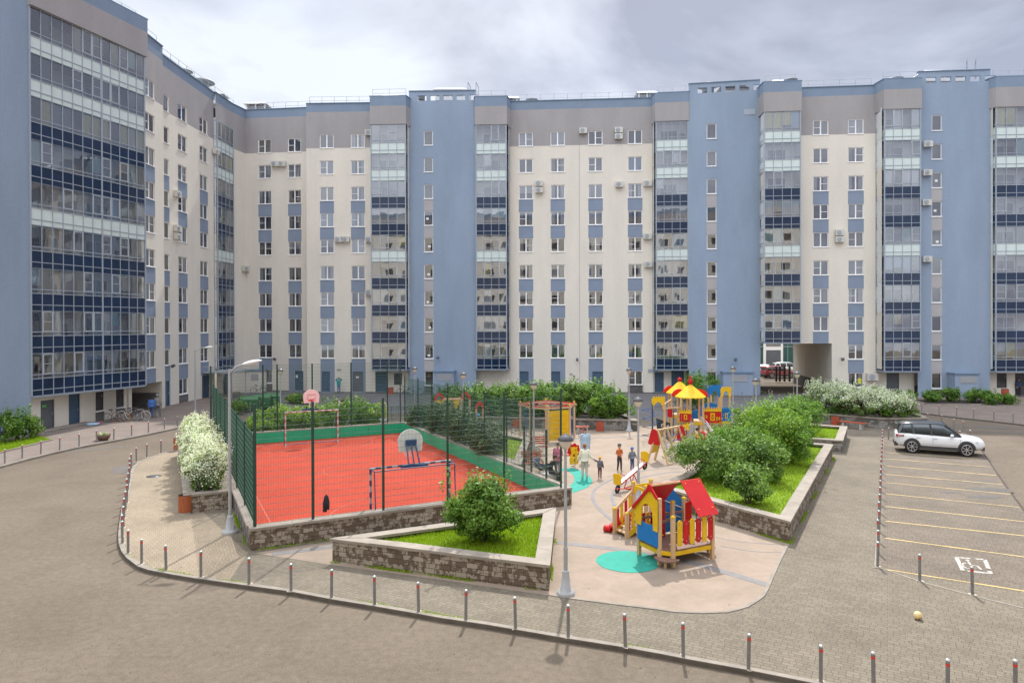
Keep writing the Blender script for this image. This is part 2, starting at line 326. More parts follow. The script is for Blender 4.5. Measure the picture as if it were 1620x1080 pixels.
def empty(name, loc, label, cat, rz=0, group=None, kind=None):
    o = bpy.data.objects.new(name, None); COL.objects.link(o); o.location = loc; o.rotation_euler = (0, 0, rz); o.empty_display_size = 0.2
    return tag(o, label, cat, group, kind)
def tag(o, label=None, cat=None, group=None, kind=None):
    if label: o['label'] = label
    if cat: o['category'] = cat
    if group: o['group'] = group
    if kind: o['kind'] = kind
    return o
def copy_tree(o, parent=None):
    c = o.copy(); COL.objects.link(c); c.parent = parent
    for ch in [x for x in o.children]: copy_tree(ch, c)
    return c
def inst(me, name, parent, loc=(0, 0, 0), rz=0):
    o = bpy.data.objects.new(name, me); COL.objects.link(o); o.parent = parent; o.location = loc; o.rotation_euler = (0, 0, rz); return o
# ================================================================= GROUND
M['asphalt'] = groundmat('asphalt', (0.138, 0.112, 0.085), 0.42, 0.07, tint=(0.15, 0.122, 0.093), pscale=0.33)
M['asphalt_grey'] = groundmat('asphalt_back', (0.145, 0.14, 0.142), 0.3, 0.10)
M['sand'] = groundmat('playground_rubber', (0.275, 0.222, 0.170), 0.14, 0.07, tint=(0.295, 0.232, 0.185), pscale=1.1)
M['red'] = groundmat('red_court_rubber', (0.37, 0.046, 0.024), 0.2, 0.08, pscale=0.5)
M['paver'] = brickmat('concrete_pavers', (0.190, 0.162, 0.122), (0.152, 0.130, 0.099), (0.095, 0.085, 0.07), 0.24, 0.12, 0.008, rot=R(28.8), squash=0.55, sqf=3)
M['paver2'] = brickmat('concrete_pavers_left', (0.275, 0.222, 0.160), (0.242, 0.197, 0.142), (0.165, 0.145, 0.11), 0.12, 0.24, 0.006, rot=R(-27))
M['paverpark'] = brickmat('parking_pavers', (0.178, 0.148, 0.115), (0.142, 0.118, 0.094), (0.09, 0.077, 0.063), 0.24, 0.12, 0.009, rot=R(28.8), squash=0.55, sqf=3)
M['paverpink'] = brickmat('pink_pavers', (0.225, 0.185, 0.157), (0.195, 0.16, 0.138), (0.135, 0.11, 0.098), 0.2, 0.1, 0.006, rot=R(-15))
M['kerb'] = mat('kerb_concrete', (0.24, 0.212, 0.18), 0.9, 0.15, 2.5)
M['stripe'] = mat('grey_rubber_ribbon', (0.19, 0.182, 0.178), 0.9, 0.1, 3)
M['green'] = mat('turquoise_rubber', (0.015, 0.265, 0.20), 0.85, 0.08, 3)
M['yellowline'] = mat('worn_yellow_paint', (0.50, 0.36, 0.13), 0.85, 0.0, alt=(0.60, 0.45, 0.20), scale=8)
M['whiteline'] = mat('worn_white_paint', (0.25, 0.225, 0.20), 0.9, 0.0, alt=(0.58, 0.55, 0.50), scale=14)
M['grass'] = mat('lawn', (0.13, 0.21, 0.008), 0.95, 0.0, alt=(0.22, 0.32, 0.015), scale=3.0, bump=0.6, bscale=30)
M['soil'] = mat('dark_soil', (0.045, 0.035, 0.028), 0.95, 0.3, 6)

def struct(name, mb, kind='structure'):
    o = mb.build(name); o['kind'] = kind; return o
g = MB(); g.sheet([(-500, -60), (500, -60), (500, 900), (-500, 900)], 0.0, M['asphalt']); struct('ground', g)
# greyer asphalt along the far side of the courtyard
g = MB(); g.sheet([G(330, 660), G(470, 652), G(700, 655), G(1000, 666), G(1180, 664), G(1310, 664), G(1447, 652), G(1640, 672), (66, 62), (52, 68), (0, 74), (-29, 75), (-29.8, 58)], 0.004, M['asphalt_grey']); struct('road', g)

kerbL = [(281, 711.7), (262, 715.5), (244.4, 720.5), (220, 729.6), (209.8, 737.8), (204.5, 752), (198.6, 782.6), (192.5, 803), (189.4, 823.3), (187, 843.7), (187.8, 860), (192, 872), (200, 882.2), (217.8, 895.6), (235, 901.5), (255.6, 905.6), (300, 913.3),
         (360, 921.8), (395.6, 926.7), (460, 935.6), (524.4, 947.8), (593.3, 958.9), (662, 971), (700, 977.8), (768.9, 987.8), (898.9, 1010), (991, 1024.4), (1040, 1033.3), (1084.4, 1042), (1184.4, 1060), (1284.4, 1080), (1400, 1103), (1620, 1150), (1800, 1190)]
KH = 0.10
kerb_pts = [G(x, y, KH) for x, y in kerbL]
isl_back = [G(1590, 765, KH), G(1556, 715, KH), G(1545, 695, KH), G(1530, 685, KH), G(1505, 678, KH), G(1467, 672, KH), (27, 50, KH), (20, 52, KH), (8, 52, KH), (-6, 54, KH), G(480, 664, KH), G(400, 676, KH), G(335, 694, KH)]
right_edge = [G(1900, 1150, KH), G(1720, 942, KH), G(1620, 805, KH)]
island = kerb_pts + right_edge + isl_back
def inset(p, q, d):
    e = (Vector(q[:2])-Vector(p[:2])).normalized(); return Vector((e.y, -e.x))*d
# pavement: two laying directions meet along a line near the lamp post
front = kerb_pts[:]
split = 17
A1 = [Vector(p[:2]) for p in front[:split+1]]
mid = [G(392, 874.4, KH), G(300, 790, KH), (-17.9, 39.8), G(335, 694, KH)]
g = MB(); g.prism([*A1, *[Vector(p[:2]) for p in mid]], -0.2, KH, M['kerb'], M['paver2']); struct('pavement', g)
B1 = [Vector(p[:2]) for p in front[split:]] + [Vector(p[:2]) for p in right_edge+isl_back] + [Vector((-17.9, 39.8)), G(300, 790, KH).xy, G(392, 874.4, KH).xy]
g = MB(); g.prism(B1, -0.2, KH, M['kerb'], M['paver']); struct('pavement', g)
def strip(mb, pts, wd, h0, h1, m, closed=False):
    """a band of width wd following pts (on its right-hand side if wd<0)"""
    P = [Vector(p[:2]) for p in pts]; n = len(P); nm = []
    for i in range(n):
        a = P[max(0, i-1)] if not closed else P[i-1]; b = P[min(n-1, i+1)] if not closed else P[(i+1) % n]
        e = (b-a).normalized(); nm.append(Vector((-e.y, e.x)))
    Q = [P[i]+nm[i]*wd for i in range(n)]
    for i in range(n-1 if not closed else n):
        j = (i+1) % n
        for (a, b, c, d, z, up_) in ((P[i], P[j], Q[j], Q[i], h1, 1),):
            vs = [(a.x, a.y, h1), (b.x, b.y, h1), (c.x, c.y, h1), (d.x, d.y, h1), (a.x, a.y, h0), (b.x, b.y, h0), (c.x, c.y, h0), (d.x, d.y, h0)]
            fs = [(0, 1, 2, 3), (4, 5, 1, 0), (6, 7, 3, 2)]
            if wd < 0: fs = [f[::-1] for f in fs]
            mb.add(vs, fs, m)
g = MB(); strip(g, kerb_pts, 0.14, 0.0, KH+0.015, M['kerb']); struct('kerb', g)
# outer pavement on the left with its kerb, and on the right
outer = [(-60, 752), (0, 736.8), (40, 726), (81.5, 715.8), (120, 707.3), (158.9, 700), (224, 687.9), (285, 675), (330, 666.5)]
op = [G(x, y, KH) for x, y in outer]
g = MB(); g.prism([*op, (-22.5, 52.2), (-26, 60), (-29.5, 74.5), (-45, 74), (-45, 30)], -0.2, KH, M['kerb'], M['paverpink']); struct('pavement', g)
g = MB(); strip(g, op, -0.14, 0.0, KH+0.015, M['kerb']); struct('kerb', g)
outr = [(1447, 651.8), (1485, 656), (1523, 660.7), (1560, 664.5), (1600, 669), (1700, 681), (1800, 694)]
orp = [G(x, y, KH) for x, y in outr]
g = MB(); g.prism([*orp, (80, 55), (80, 66), (40, 66.0), (33, 67.5), (32.5, 62)], -0.2, KH, M['kerb'], M['paverpink']); struct('pavement', g)
g = MB(); strip(g, orp, 0.14, 0.0, KH+0.015, M['kerb']); struct('kerb', g)

# parking: separate sheet of pavers with lines
u28 = Vector((math.sin(R(28.8)), math.cos(R(28.8)))); v28 = Vector((u28.y, -u28.x))      # depth direction, and towards the right lane
PK0 = G(1396.8, 900, KH).xy
pk = [PK0, G(1402, 696, KH).xy, G(1548, 699, KH).xy, G(1556, 715, KH).xy, G(1590, 765, KH).xy, G(1620, 805, KH).xy, G(1720, 942, KH).xy, G(1720, 951, KH).xy, G(1620, 935, KH).xy]
g = MB(); g.sheet([*pk], KH+0.004, M['paverpark']); struct('parking', g)
g = MB()
for y0, x1, y1 in [(715.5, 1554, 726.4), (725.4, 1567, 738.4), (736.7, 1576.4, 751.8), (750, 1586, 766), (763, 1598, 781.5), (780.7, 1613, 802.2), (800.8, 1640, 827), (824, 1665, 852), (851, 1690, 890), (900.4, 1700, 947)]:
    a = G(1401, y0, KH).xy; b = G(x1, y1, KH).xy; e = (b-a).normalized(); n_ = Vector((-e.y, e.x))*0.036
    k = int((b-a).length/0.7)
    for i in range(k):   # worn paint: short lengths with slightly different width
        s0 = a+(b-a)*(i/k); s1 = a+(b-a)*((i+1)/k-0.002); wv = 0.7+0.5*rnd.random()
        g.sheet([s0-n_*wv, s1-n_*wv, s1+n_*wv, s0+n_*wv], KH+0.008, M['yellowline'])
struct('parking_lines', g)
g = MB()   # flush concrete edging left of the parking and in front of it
strip(g, [PK0-v28*0.12, G(1402, 696, KH).xy-v28*0.12], 0.10, KH-0.05, KH+0.02, M['kerb']); strip(g, [G(1380, 898, KH), PK0, G(1455, 920, KH), G(1540, 943, KH), G(1660, 972, KH)], 0.07, KH-0.05, KH+0.010, M['kerb']); struct('kerb', g)
g = MB(); strip(g, [Vector(q[:2]) for q in right_edge+isl_back[:4]], .06, 0.0, KH+.006, M['soil']); struct('kerb', g)
# worn white disabled-parking symbol
g = MB(); c0 = G(1515, 880, KH).xy
fr = [G(1513, 881.5, KH).xy, G(1558, 885, KH).xy, G(1567, 907, KH).xy, G(1523, 902, KH).xy]
for i in range(4):
    a, b = fr[i], fr[(i+1) % 4]; e = (b-a).normalized(); n_ = Vector((-e.y, e.x))*0.055
    for j in range(6):
        if (i*6+j) % 7 == 3: continue
        g.sheet([a+(b-a)*(j/6)-n_, a+(b-a)*((j+0.95)/6)-n_, a+(b-a)*((j+0.95)/6)+n_, a+(b-a)*(j/6)+n_], KH+0.009, M['whiteline'])
cc = sum(fr, Vector((0, 0)))/4
def ptfr(a, b): return fr[0]*(1-a)*(1-b)+fr[1]*a*(1-b)+fr[2]*a*b+fr[3]*(1-a)*b
for q in [((0.42, 0.18), (0.5, 0.26)), ]:
    pass
def band(mb, pts, wd, z, m, n=None):
    P = [Vector(p[:2]) for p in pts]
    for i in range(len(P)-1):
        e = (P[i+1]-P[i]).normalized(); n_ = Vector((-e.y, e.x))*wd/2
        mb.sheet([P[i]-n_, P[i+1]-n_, P[i+1]+n_, P[i]+n_], z, m)
band(g, [ptfr(.30+.22*math.cos(t), .60+.22*math.sin(t)) for t in [i*0.5 for i in range(2, 11)]], 0.05, KH+0.009, M['whiteline'])
band(g, [ptfr(.36, .25), ptfr(.40, .52), ptfr(.62, .54), ptfr(.72, .78)], 0.06, KH+0.0095, M['whiteline'])
g.sheet([ptfr(.36+.07*math.cos(t), .16+.07*math.sin(t)) for t in [i*0.7 for i in range(9)]], KH+0.009, M['whiteline'])
struct('road_marking', g)
# oil and damp stains
M['stain'] = mat('damp_stain', (0.075, 0.065, 0.056), 0.6, 0.2, 6)
def blob(mb, c, rx, ry, ang, z, m, seed=0, n=28):
    r2 = random.Random(seed); ph = [r2.random()*6.28 for _ in range(4)]
    pts = []
    for i in range(n):
        t = 2*math.pi*i/n; k = 1+0.16*math.sin(2*t+ph[0])+0.12*math.sin(3*t+ph[1])+0.07*math.sin(7*t+ph[2])
        x = rx*k*math.cos(t); y = ry*k*math.sin(t); pts.append(Vector((c[0]+x*math.cos(ang)-y*math.sin(ang), c[1]+x*math.sin(ang)+y*math.cos(ang))))
    mb.sheet(pts, z, m)
g = MB()
for i, (x, y, rx, ry) in enumerate([(1552, 762, .8, .22), (1566, 775, .85, .5), (1560, 786, .75, .25), (1503, 779, .35, .2)]): blob(g, G(x, y, KH), rx, ry, -0.2, KH+0.0065, M['stain'], i)
struct('stain', g)
M['stain2'] = mat('damp_asphalt', (0.105, 0.092, 0.08), 0.7, 0.2, 3)
g = MB(); blob(g, G(125, 712), 2.3, 0.42, 0.62, 0.004, M['stain2'], 9); blob(g, G(195, 743), 0.5, 1.2, 0.5, 0.004, M['stain2'], 11)
blob(g, G(1560, 676), 2.0, .45, -0.2, 0.009, M['stain2'], 12); blob(g, G(1586, 684), 2.4, .35, -0.3, 0.009, M['stain2'], 13); struct('stain', g)

# playground surface
PZ = KH+0.004
pg = [(402, 874.4), (527, 893.5), (700, 917), (868, 941.5), (907, 947.8), (970, 956), (1040, 964.4), (1067, 968.5), (1111, 970.5), (1151, 969), (1168, 965), (1184.4, 960), (1199, 951), (1210, 942.7), (1217, 930), (1222, 917.8), (1234, 890), (1247, 864)]
pgw = [G(x, y, KH).xy for x, y in pg] + [Vector((16.9, 36.2)), Vector((20.7, 42.4)), Vector((19.5, 47)), Vector((8.6, 47.8)), Vector((8.4, 45)), Vector((-7, 47.5)), Vector((-7, 44.5)), Vector((2.2, 26.5))]
g = MB(); g.sheet(pgw, PZ, M['sand']); struct('playground_surface', g)
g = MB(); strip(g, [G(x, y, KH) for x, y in pg[3:]], 0.09, KH-0.02, KH+0.02, M['kerb']); struct('kerb', g)
def curve(pts, n=8):
    P = [Vector(p[:2]) for p in pts]; P = [P[0]*2-P[1]]+P+[P[-1]*2-P[-2]]; o = []
    for i in range(1, len(P)-2):
        for k in range(n):
            t = k/n; a, b, c, d = P[i-1:i+3]
            o.append(0.5*((2*b)+(c-a)*t+(2*a-5*b+4*c-d)*t*t+(-a+3*b-3*c+d)*t**3))
    return o+[P[-2]]
g = MB(); Z1 = PZ+0.005
strip(g, curve([G(x, y, KH) for x, y in [(878, 860), (950, 868), (1012, 877), (1082, 890), (1140, 906), (1212, 928)]]), 0.30, PZ-0.02, Z1, M['stripe'])
strip(g, curve([G(x, y, KH) for x, y in [(975, 826), (953, 807), (941, 790), (943, 776), (960, 763), (1000, 749), (1040, 742), (1084, 741)]]), 0.14, PZ-0.02, Z1+.001, M['stripe'])
strip(g, curve([G(x, y, KH) for x, y in [(988, 812), (973, 795), (972, 780), (985, 768), (1010, 757), (1050, 749), (1082, 746)]]), 0.14, PZ-0.02, Z1+.001, M['stripe'])
strip(g, curve([G(x, y, KH) for x, y in [(1132, 850), (1170, 857), (1240, 862)]]), 0.05, PZ-0.02, Z1, M['stripe'])
strip(g, curve([G(x, y, KH) for x, y in [(1140, 864), (1190, 872), (1238, 874)]]), 0.05, PZ-0.02, Z1, M['stripe'])
strip(g, curve([G(x, y, KH) for x, y in [(905, 694), (960, 693), (1020, 689), (1060, 684)]]), 0.25, PZ-0.02, Z1, M['stripe'])
strip(g, curve([G(x, y, KH) for x, y in [(1012, 690), (1030, 698), (1060, 706)]]), 0.10, PZ-0.02, Z1, M['stripe'])
strip(g, curve([G(x, y, KH) for x, y in [(430, 879), (480, 873), (530, 866)]]), 0.30, PZ-0.02, Z1, M['stripe'])
struct('ribbon_marking', g)
g = MB(); c = G(993, 888, KH); g.sheet([(c.x+.93*math.cos(t), c.y+.93*math.sin(t)) for t in [2*math.pi*i/48 for i in range(48)]], Z1+.004, M['green'])
cs = curve([G(x, y, KH) for x, y in [(884, 742), (900, 740), (914, 742.5), (930, 751), (937, 761), (930, 770), (918, 775.5), (904.8, 779.5)]], 6)
ci = curve([G(x, y, KH) for x, y in [(884, 747), (893, 744.5), (900, 746), (907, 752), (908.5, 760), (903, 767), (897, 771), (893, 775)]], 6)
for i in range(len(cs)-1): g.sheet([cs[i], cs[i+1], ci[i+1], ci[i]], Z1+.004, M['green'])
struct('green_marking', g)

# ================================================================= BUILDINGS
FH = 2.8
PANEL_K = (6, 5, 3, 2, 1, 0); LIGHT_K = (9, 8, 5)
class Seg:
    def __init__(s, p0, p1):
        s.p0 = Vector(p0); s.p1 = Vector(p1); e = s.p1-s.p0; s.len = e.length; s.e = e/s.len; s.n = Vector((s.e.y, -s.e.x)); s.ang = math.atan2(s.e.y, s.e.x)
    def P(s, a, z, out=0.0): q = s.p0+s.e*a+s.n*out; return Vector((q.x, q.y, z))
    def at(s, px, py=515): return onseg(s.p0, s.p1, px, py)
def facade(mb, sg, z0, z1, ops, zone, breaks=(), zbreaks=(), depth=0.16, revm=None):
    ss = sorted({0.0, sg.len, *breaks, *[x for o in ops for x in o[:2]]}); zs = sorted({z0, z1, *zbreaks, *[x for o in ops for x in o[2:4]]})
    ss = [x for x in ss if 0 <= x <= sg.len+1e-6]; zs = [x for x in zs if z0 <= x <= z1]
    for i in range(len(ss)-1):
        if ss[i+1]-ss[i] < 1e-4: continue
        sm = (ss[i]+ss[i+1])/2
        for j in range(len(zs)-1):
            zm = (zs[j]+zs[j+1])/2
            if any(o[0] < sm < o[1] and o[2] < zm < o[3] for o in ops): continue
            mb.quad(sg.P(ss[i], zs[j]), sg.P(ss[i+1], zs[j]), sg.P(ss[i+1], zs[j+1]), sg.P(ss[i], zs[j+1]), zone(sm, zm))
    for a, b, c, d in [o[:4] for o in ops]:
        m = revm or M['cream']; dp = -depth
        mb.quad(sg.P(a, c), sg.P(a, c, dp), sg.P(a, d, dp), sg.P(a, d), m); mb.quad(sg.P(b, c, dp), sg.P(b, c), sg.P(b, d), sg.P(b, d, dp), m)
        mb.quad(sg.P(a, d), sg.P(a, d, dp), sg.P(b, d, dp), sg.P(b, d), m); mb.quad(sg.P(a, c, dp), sg.P(a, c), sg.P(b, c), sg.P(b, c, dp), m)
def copingbar(mb, sg, z, th=0.07, over=0.08, dep=0.35, m=None):
    a = sg.P(-0.0, z, over); b = sg.P(sg.len, z, over); c = sg.P(sg.len, z, -dep); d = sg.P(0, z, -dep)
    mb.prism([a, b, c, d], z, z+th, m or M['coping'])

# --- window meshes, shared by all windows of one size
def winmeshes(W, H, single=False):
    fr = []
    for var in range(4):
        g = MB(); t = 0.07; y0, y1 = 0.07, 0.13; m = M['pvc']
        g.box(0, W, y0, y1, 0, t, m); g.box(0, W, y0, y1, H-t, H, m); g.box(0, t, y0+.002, y1-.002, t, H-t, m); g.box(W-t, W, y0+.002, y1-.002, t, H-t, m)
        if not single:
            g.box(W/2-.06, W/2+.06, y0+.002, y1-.002, t, H-t, m)
            if var == 1: g.box(t, W/2-.06, y0+.004, y1-.02, H*.5-.02, H*.5+.02, m)
            if var == 2: g.box(W/2+.06, W-t, y0+.004, y1-.02, H*.5-.02, H*.5+.02, m)
        fr.append(g.mesh('window_frame'))
    g = MB(); g.quad((t, .10, t), (W-t, .10, t), (W-t, .10, H-t), (t, .10, H-t), M['glass']); pane = g.mesh('window_pane')
    g = MB(); g.box(-.05, W+.05, -.06, .07, -.055, -.005, M['pvc']); sill = g.mesh('window_sill')
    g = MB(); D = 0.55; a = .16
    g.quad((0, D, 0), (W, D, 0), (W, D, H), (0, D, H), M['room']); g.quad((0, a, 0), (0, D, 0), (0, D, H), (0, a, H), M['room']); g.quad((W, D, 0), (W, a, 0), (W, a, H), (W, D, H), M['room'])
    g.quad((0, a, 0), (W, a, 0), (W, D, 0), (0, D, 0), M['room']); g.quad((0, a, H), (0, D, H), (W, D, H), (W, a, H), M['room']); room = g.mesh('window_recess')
    cur = []
    for ci, cm in enumerate(CURT):
        for kind in range(3):
            g = MB()
            def drape(x0, x1, zz0, y=.2):
                n = max(3, int((x1-x0)/.05)); 
                for i in range(n):
                    xa = x0+(x1-x0)*i/n; xb = x0+(x1-x0)*(i+1)/n; ya = y+.018*math.sin(i*1.9); yb = y+.018*math.sin((i+1)*1.9)
                    g.quad((xa, ya, zz0), (xb, yb, zz0), (xb, yb, H-.01), (xa, ya, H-.01), cm)
            if kind == 0: drape(.03, W*.30, .04); drape(W*.70, W-.03, .04)
            elif kind == 1: drape(.03, W-.03, .04)
            else: g.quad((.03, .2, H*.45), (W-.03, .2, H*.45), (W-.03, .2, H-.01), (.03, .2, H-.01), cm)
            cur.append(g.mesh('window_curtain'))
    return dict(fr=fr, pane=pane, sill=sill, room=room, cur=cur)
WSTD = winmeshes(1.48, 1.45); WTOW = winmeshes(0.95, 1.52, True); WNAR = winmeshes(0.85, 1.42, True); WWID = winmeshes(1.62, 1.45)
def window(bld, sg, s, z, ws, dark=False, paper=False):
    p = sg.P(s, z); o = inst(ws['fr'][rnd.choice([0, 0, 0, 1, 1, 2])], 'window', bld, p, sg.ang)
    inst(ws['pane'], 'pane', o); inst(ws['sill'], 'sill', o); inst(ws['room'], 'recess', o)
    if not dark and rnd.random() < 0.86:
        c = rnd.choices(range(8), [7, 4, 2, 7, 1.2, .4, 1, 1.5])[0]; k = rnd.choices(range(3), [5, 5, 1.2])[0]
        inst(ws['cur'][c*3+k], 'curtain', o)
    return o
def railing(bld, a, b, z, h=0.85):
    mb = MB()
    a = Vector((a[0], a[1], z)); b = Vector((b[0], b[1], z)); n = max(1, round((b-a).length/1.45)); u = Vector((0, 0, 1))
    for i in range(n+1):
        p = a+(b-a)*i/n; mb.tube(p, p+u*h, .022, m=M['steelrail'], n=5)
    for hh in (h, h*.5): mb.tube(a+u*hh, b+u*hh, .020, m=M['steelrail'], n=5)
    mb.build('railing', bld)

def column(px, seg, ws_w, kmin=0, kmax=9, down=False):
    s = seg.at(px)[0]-ws_w/2; return dict(s=s, w=ws_w, kmin=kmin, kmax=kmax, down=down)
def section(bld, p0, p1, cols, kind='cream', ztop=30.8, z0=0.0, doors=(), extra_ops=(), slots=False, ws=None, wallname='wall', skip=()):
    """one flat stretch of facade with its windows; returns its Seg"""
    sg = Seg(p0, p1); ops = []; wins = []; ws = ws or (WTOW if kind == 'tower' else WSTD)
    W = {id(WSTD): 1.48, id(WTOW): .95, id(WNAR): .85, id(WWID): 1.62}
    for c in cols:
        wsc = c.get('ws') or ws; c['w'] = W[id(wsc)]; H = 1.52 if wsc is WTOW else (1.42 if wsc is WNAR else 1.45)
        for k in range(c['kmin'], c['kmax']+1):
            zz = k*FH+(.84 if kind == 'tower' else .87); ops.append((c['s'], c['s']+c['w'], zz, zz+H)); wins.append((c['s'], zz, wsc, k))
    dops = []
    for d in doors:    # px0, px1, z0, z1, material
        a = sg.at(d[0])[0]; b = sg.at(d[1])[0]; dops.append((a, b, d[2], d[3])); ops.append((a, b, d[2], d[3]))
    ops += list(extra_ops)
    zb = [0.35, 26.05, 29.9] if kind == 'cream' else []
    br = []
    for c in cols: br += [c['s']-.02, c['s']+c['w']+.02]
    for k in range(0, 10): zb += [k*FH+.87, k*FH+2.32, k*FH+.84, k*FH+2.36]
    def zone(s, z):
        if kind == 'tower':
            for c in cols:
                if c['s']-.02 < s < c['s']+c['w']+.02:
                    for k in PANEL_K:
                        if k*FH+2.36 <= z <= (k+1)*FH+.84 and c['kmin'] <= k+1 <= c['kmax']: return M['greypanel']
                    if z < .84 and c['kmin'] == 0: return M['plinth']
            return M['blue']
        if z > 29.9: return M['blueband']
        if z > 26.05: return M['grey']
        for c in cols:
            if c['s']-.02 < s < c['s']+c['w']+.02:
                for k in PANEL_K:
                    if k*FH+2.32 <= z <= (k+1)*FH+.87 and c['kmin'] <= k+1 <= c['kmax']: return M['bluepanel']
                if c['down'] and z < FH*c['kmin']+.87: return M['bluepanel']
                if not c['down'] and z < .87 and c['kmin'] == 0: return M['plinth']
        return M['cream'] if z > 0.12 else M['plinth']
    if slots:
        cx = sg.len/2; sl = []
        for i in range(5):
            a = cx-2.75+.18+i*1.37-.03; ops.append((a, a+.95, 30.72, 31.25)); sl.append(a)
    g = MB(); facade(g, sg, z0, ztop, ops, zone, br, zb, revm=M['blue'] if kind == 'tower' else None); copingbar(g, sg, ztop)
    g.build(wallname, bld)
    for s, z, wsc, k in wins:
        if (k) in skip: continue
        window(bld, sg, s, z, wsc, dark=(kind == 'tower'))
    for (a, b, c, d), dd in zip(dops, doors):
        g = MB(); g.quad(sg.P(a, c, -.1), sg.P(b, c, -.1), sg.P(b, d, -.1), sg.P(a, d, -.1), dd[4])
        w_ = b-a
        g.obox(sg.P((a+b)/2, d-.04, -.08), sg.e.to_3d()*w_/2, sg.n.to_3d()*.03, (0, 0, .04), dd[4]); 
        for x in (a+.03, b-.03): g.obox(sg.P(x, (c+d)/2-.04, -.08), sg.e.to_3d()*.03, sg.n.to_3d()*.031, (0, 0, (d-c)/2-.04), dd[4])
        if w_ > 1.3: g.obox(sg.P((a+b)/2, (c+d)/2-.05, -.09), sg.e.to_3d()*.012, sg.n.to_3d()*.02, (0, 0, (d-c)/2-.1), M['black'])
        do = g.build('door', bld)
        h = MB(); h.tube(sg.P(b-.14, c+1.0, -.05), sg.P(b-.14, c+1.18, -.05), .018, m=M['steelrail']); h.build('handle', do)
    return sg

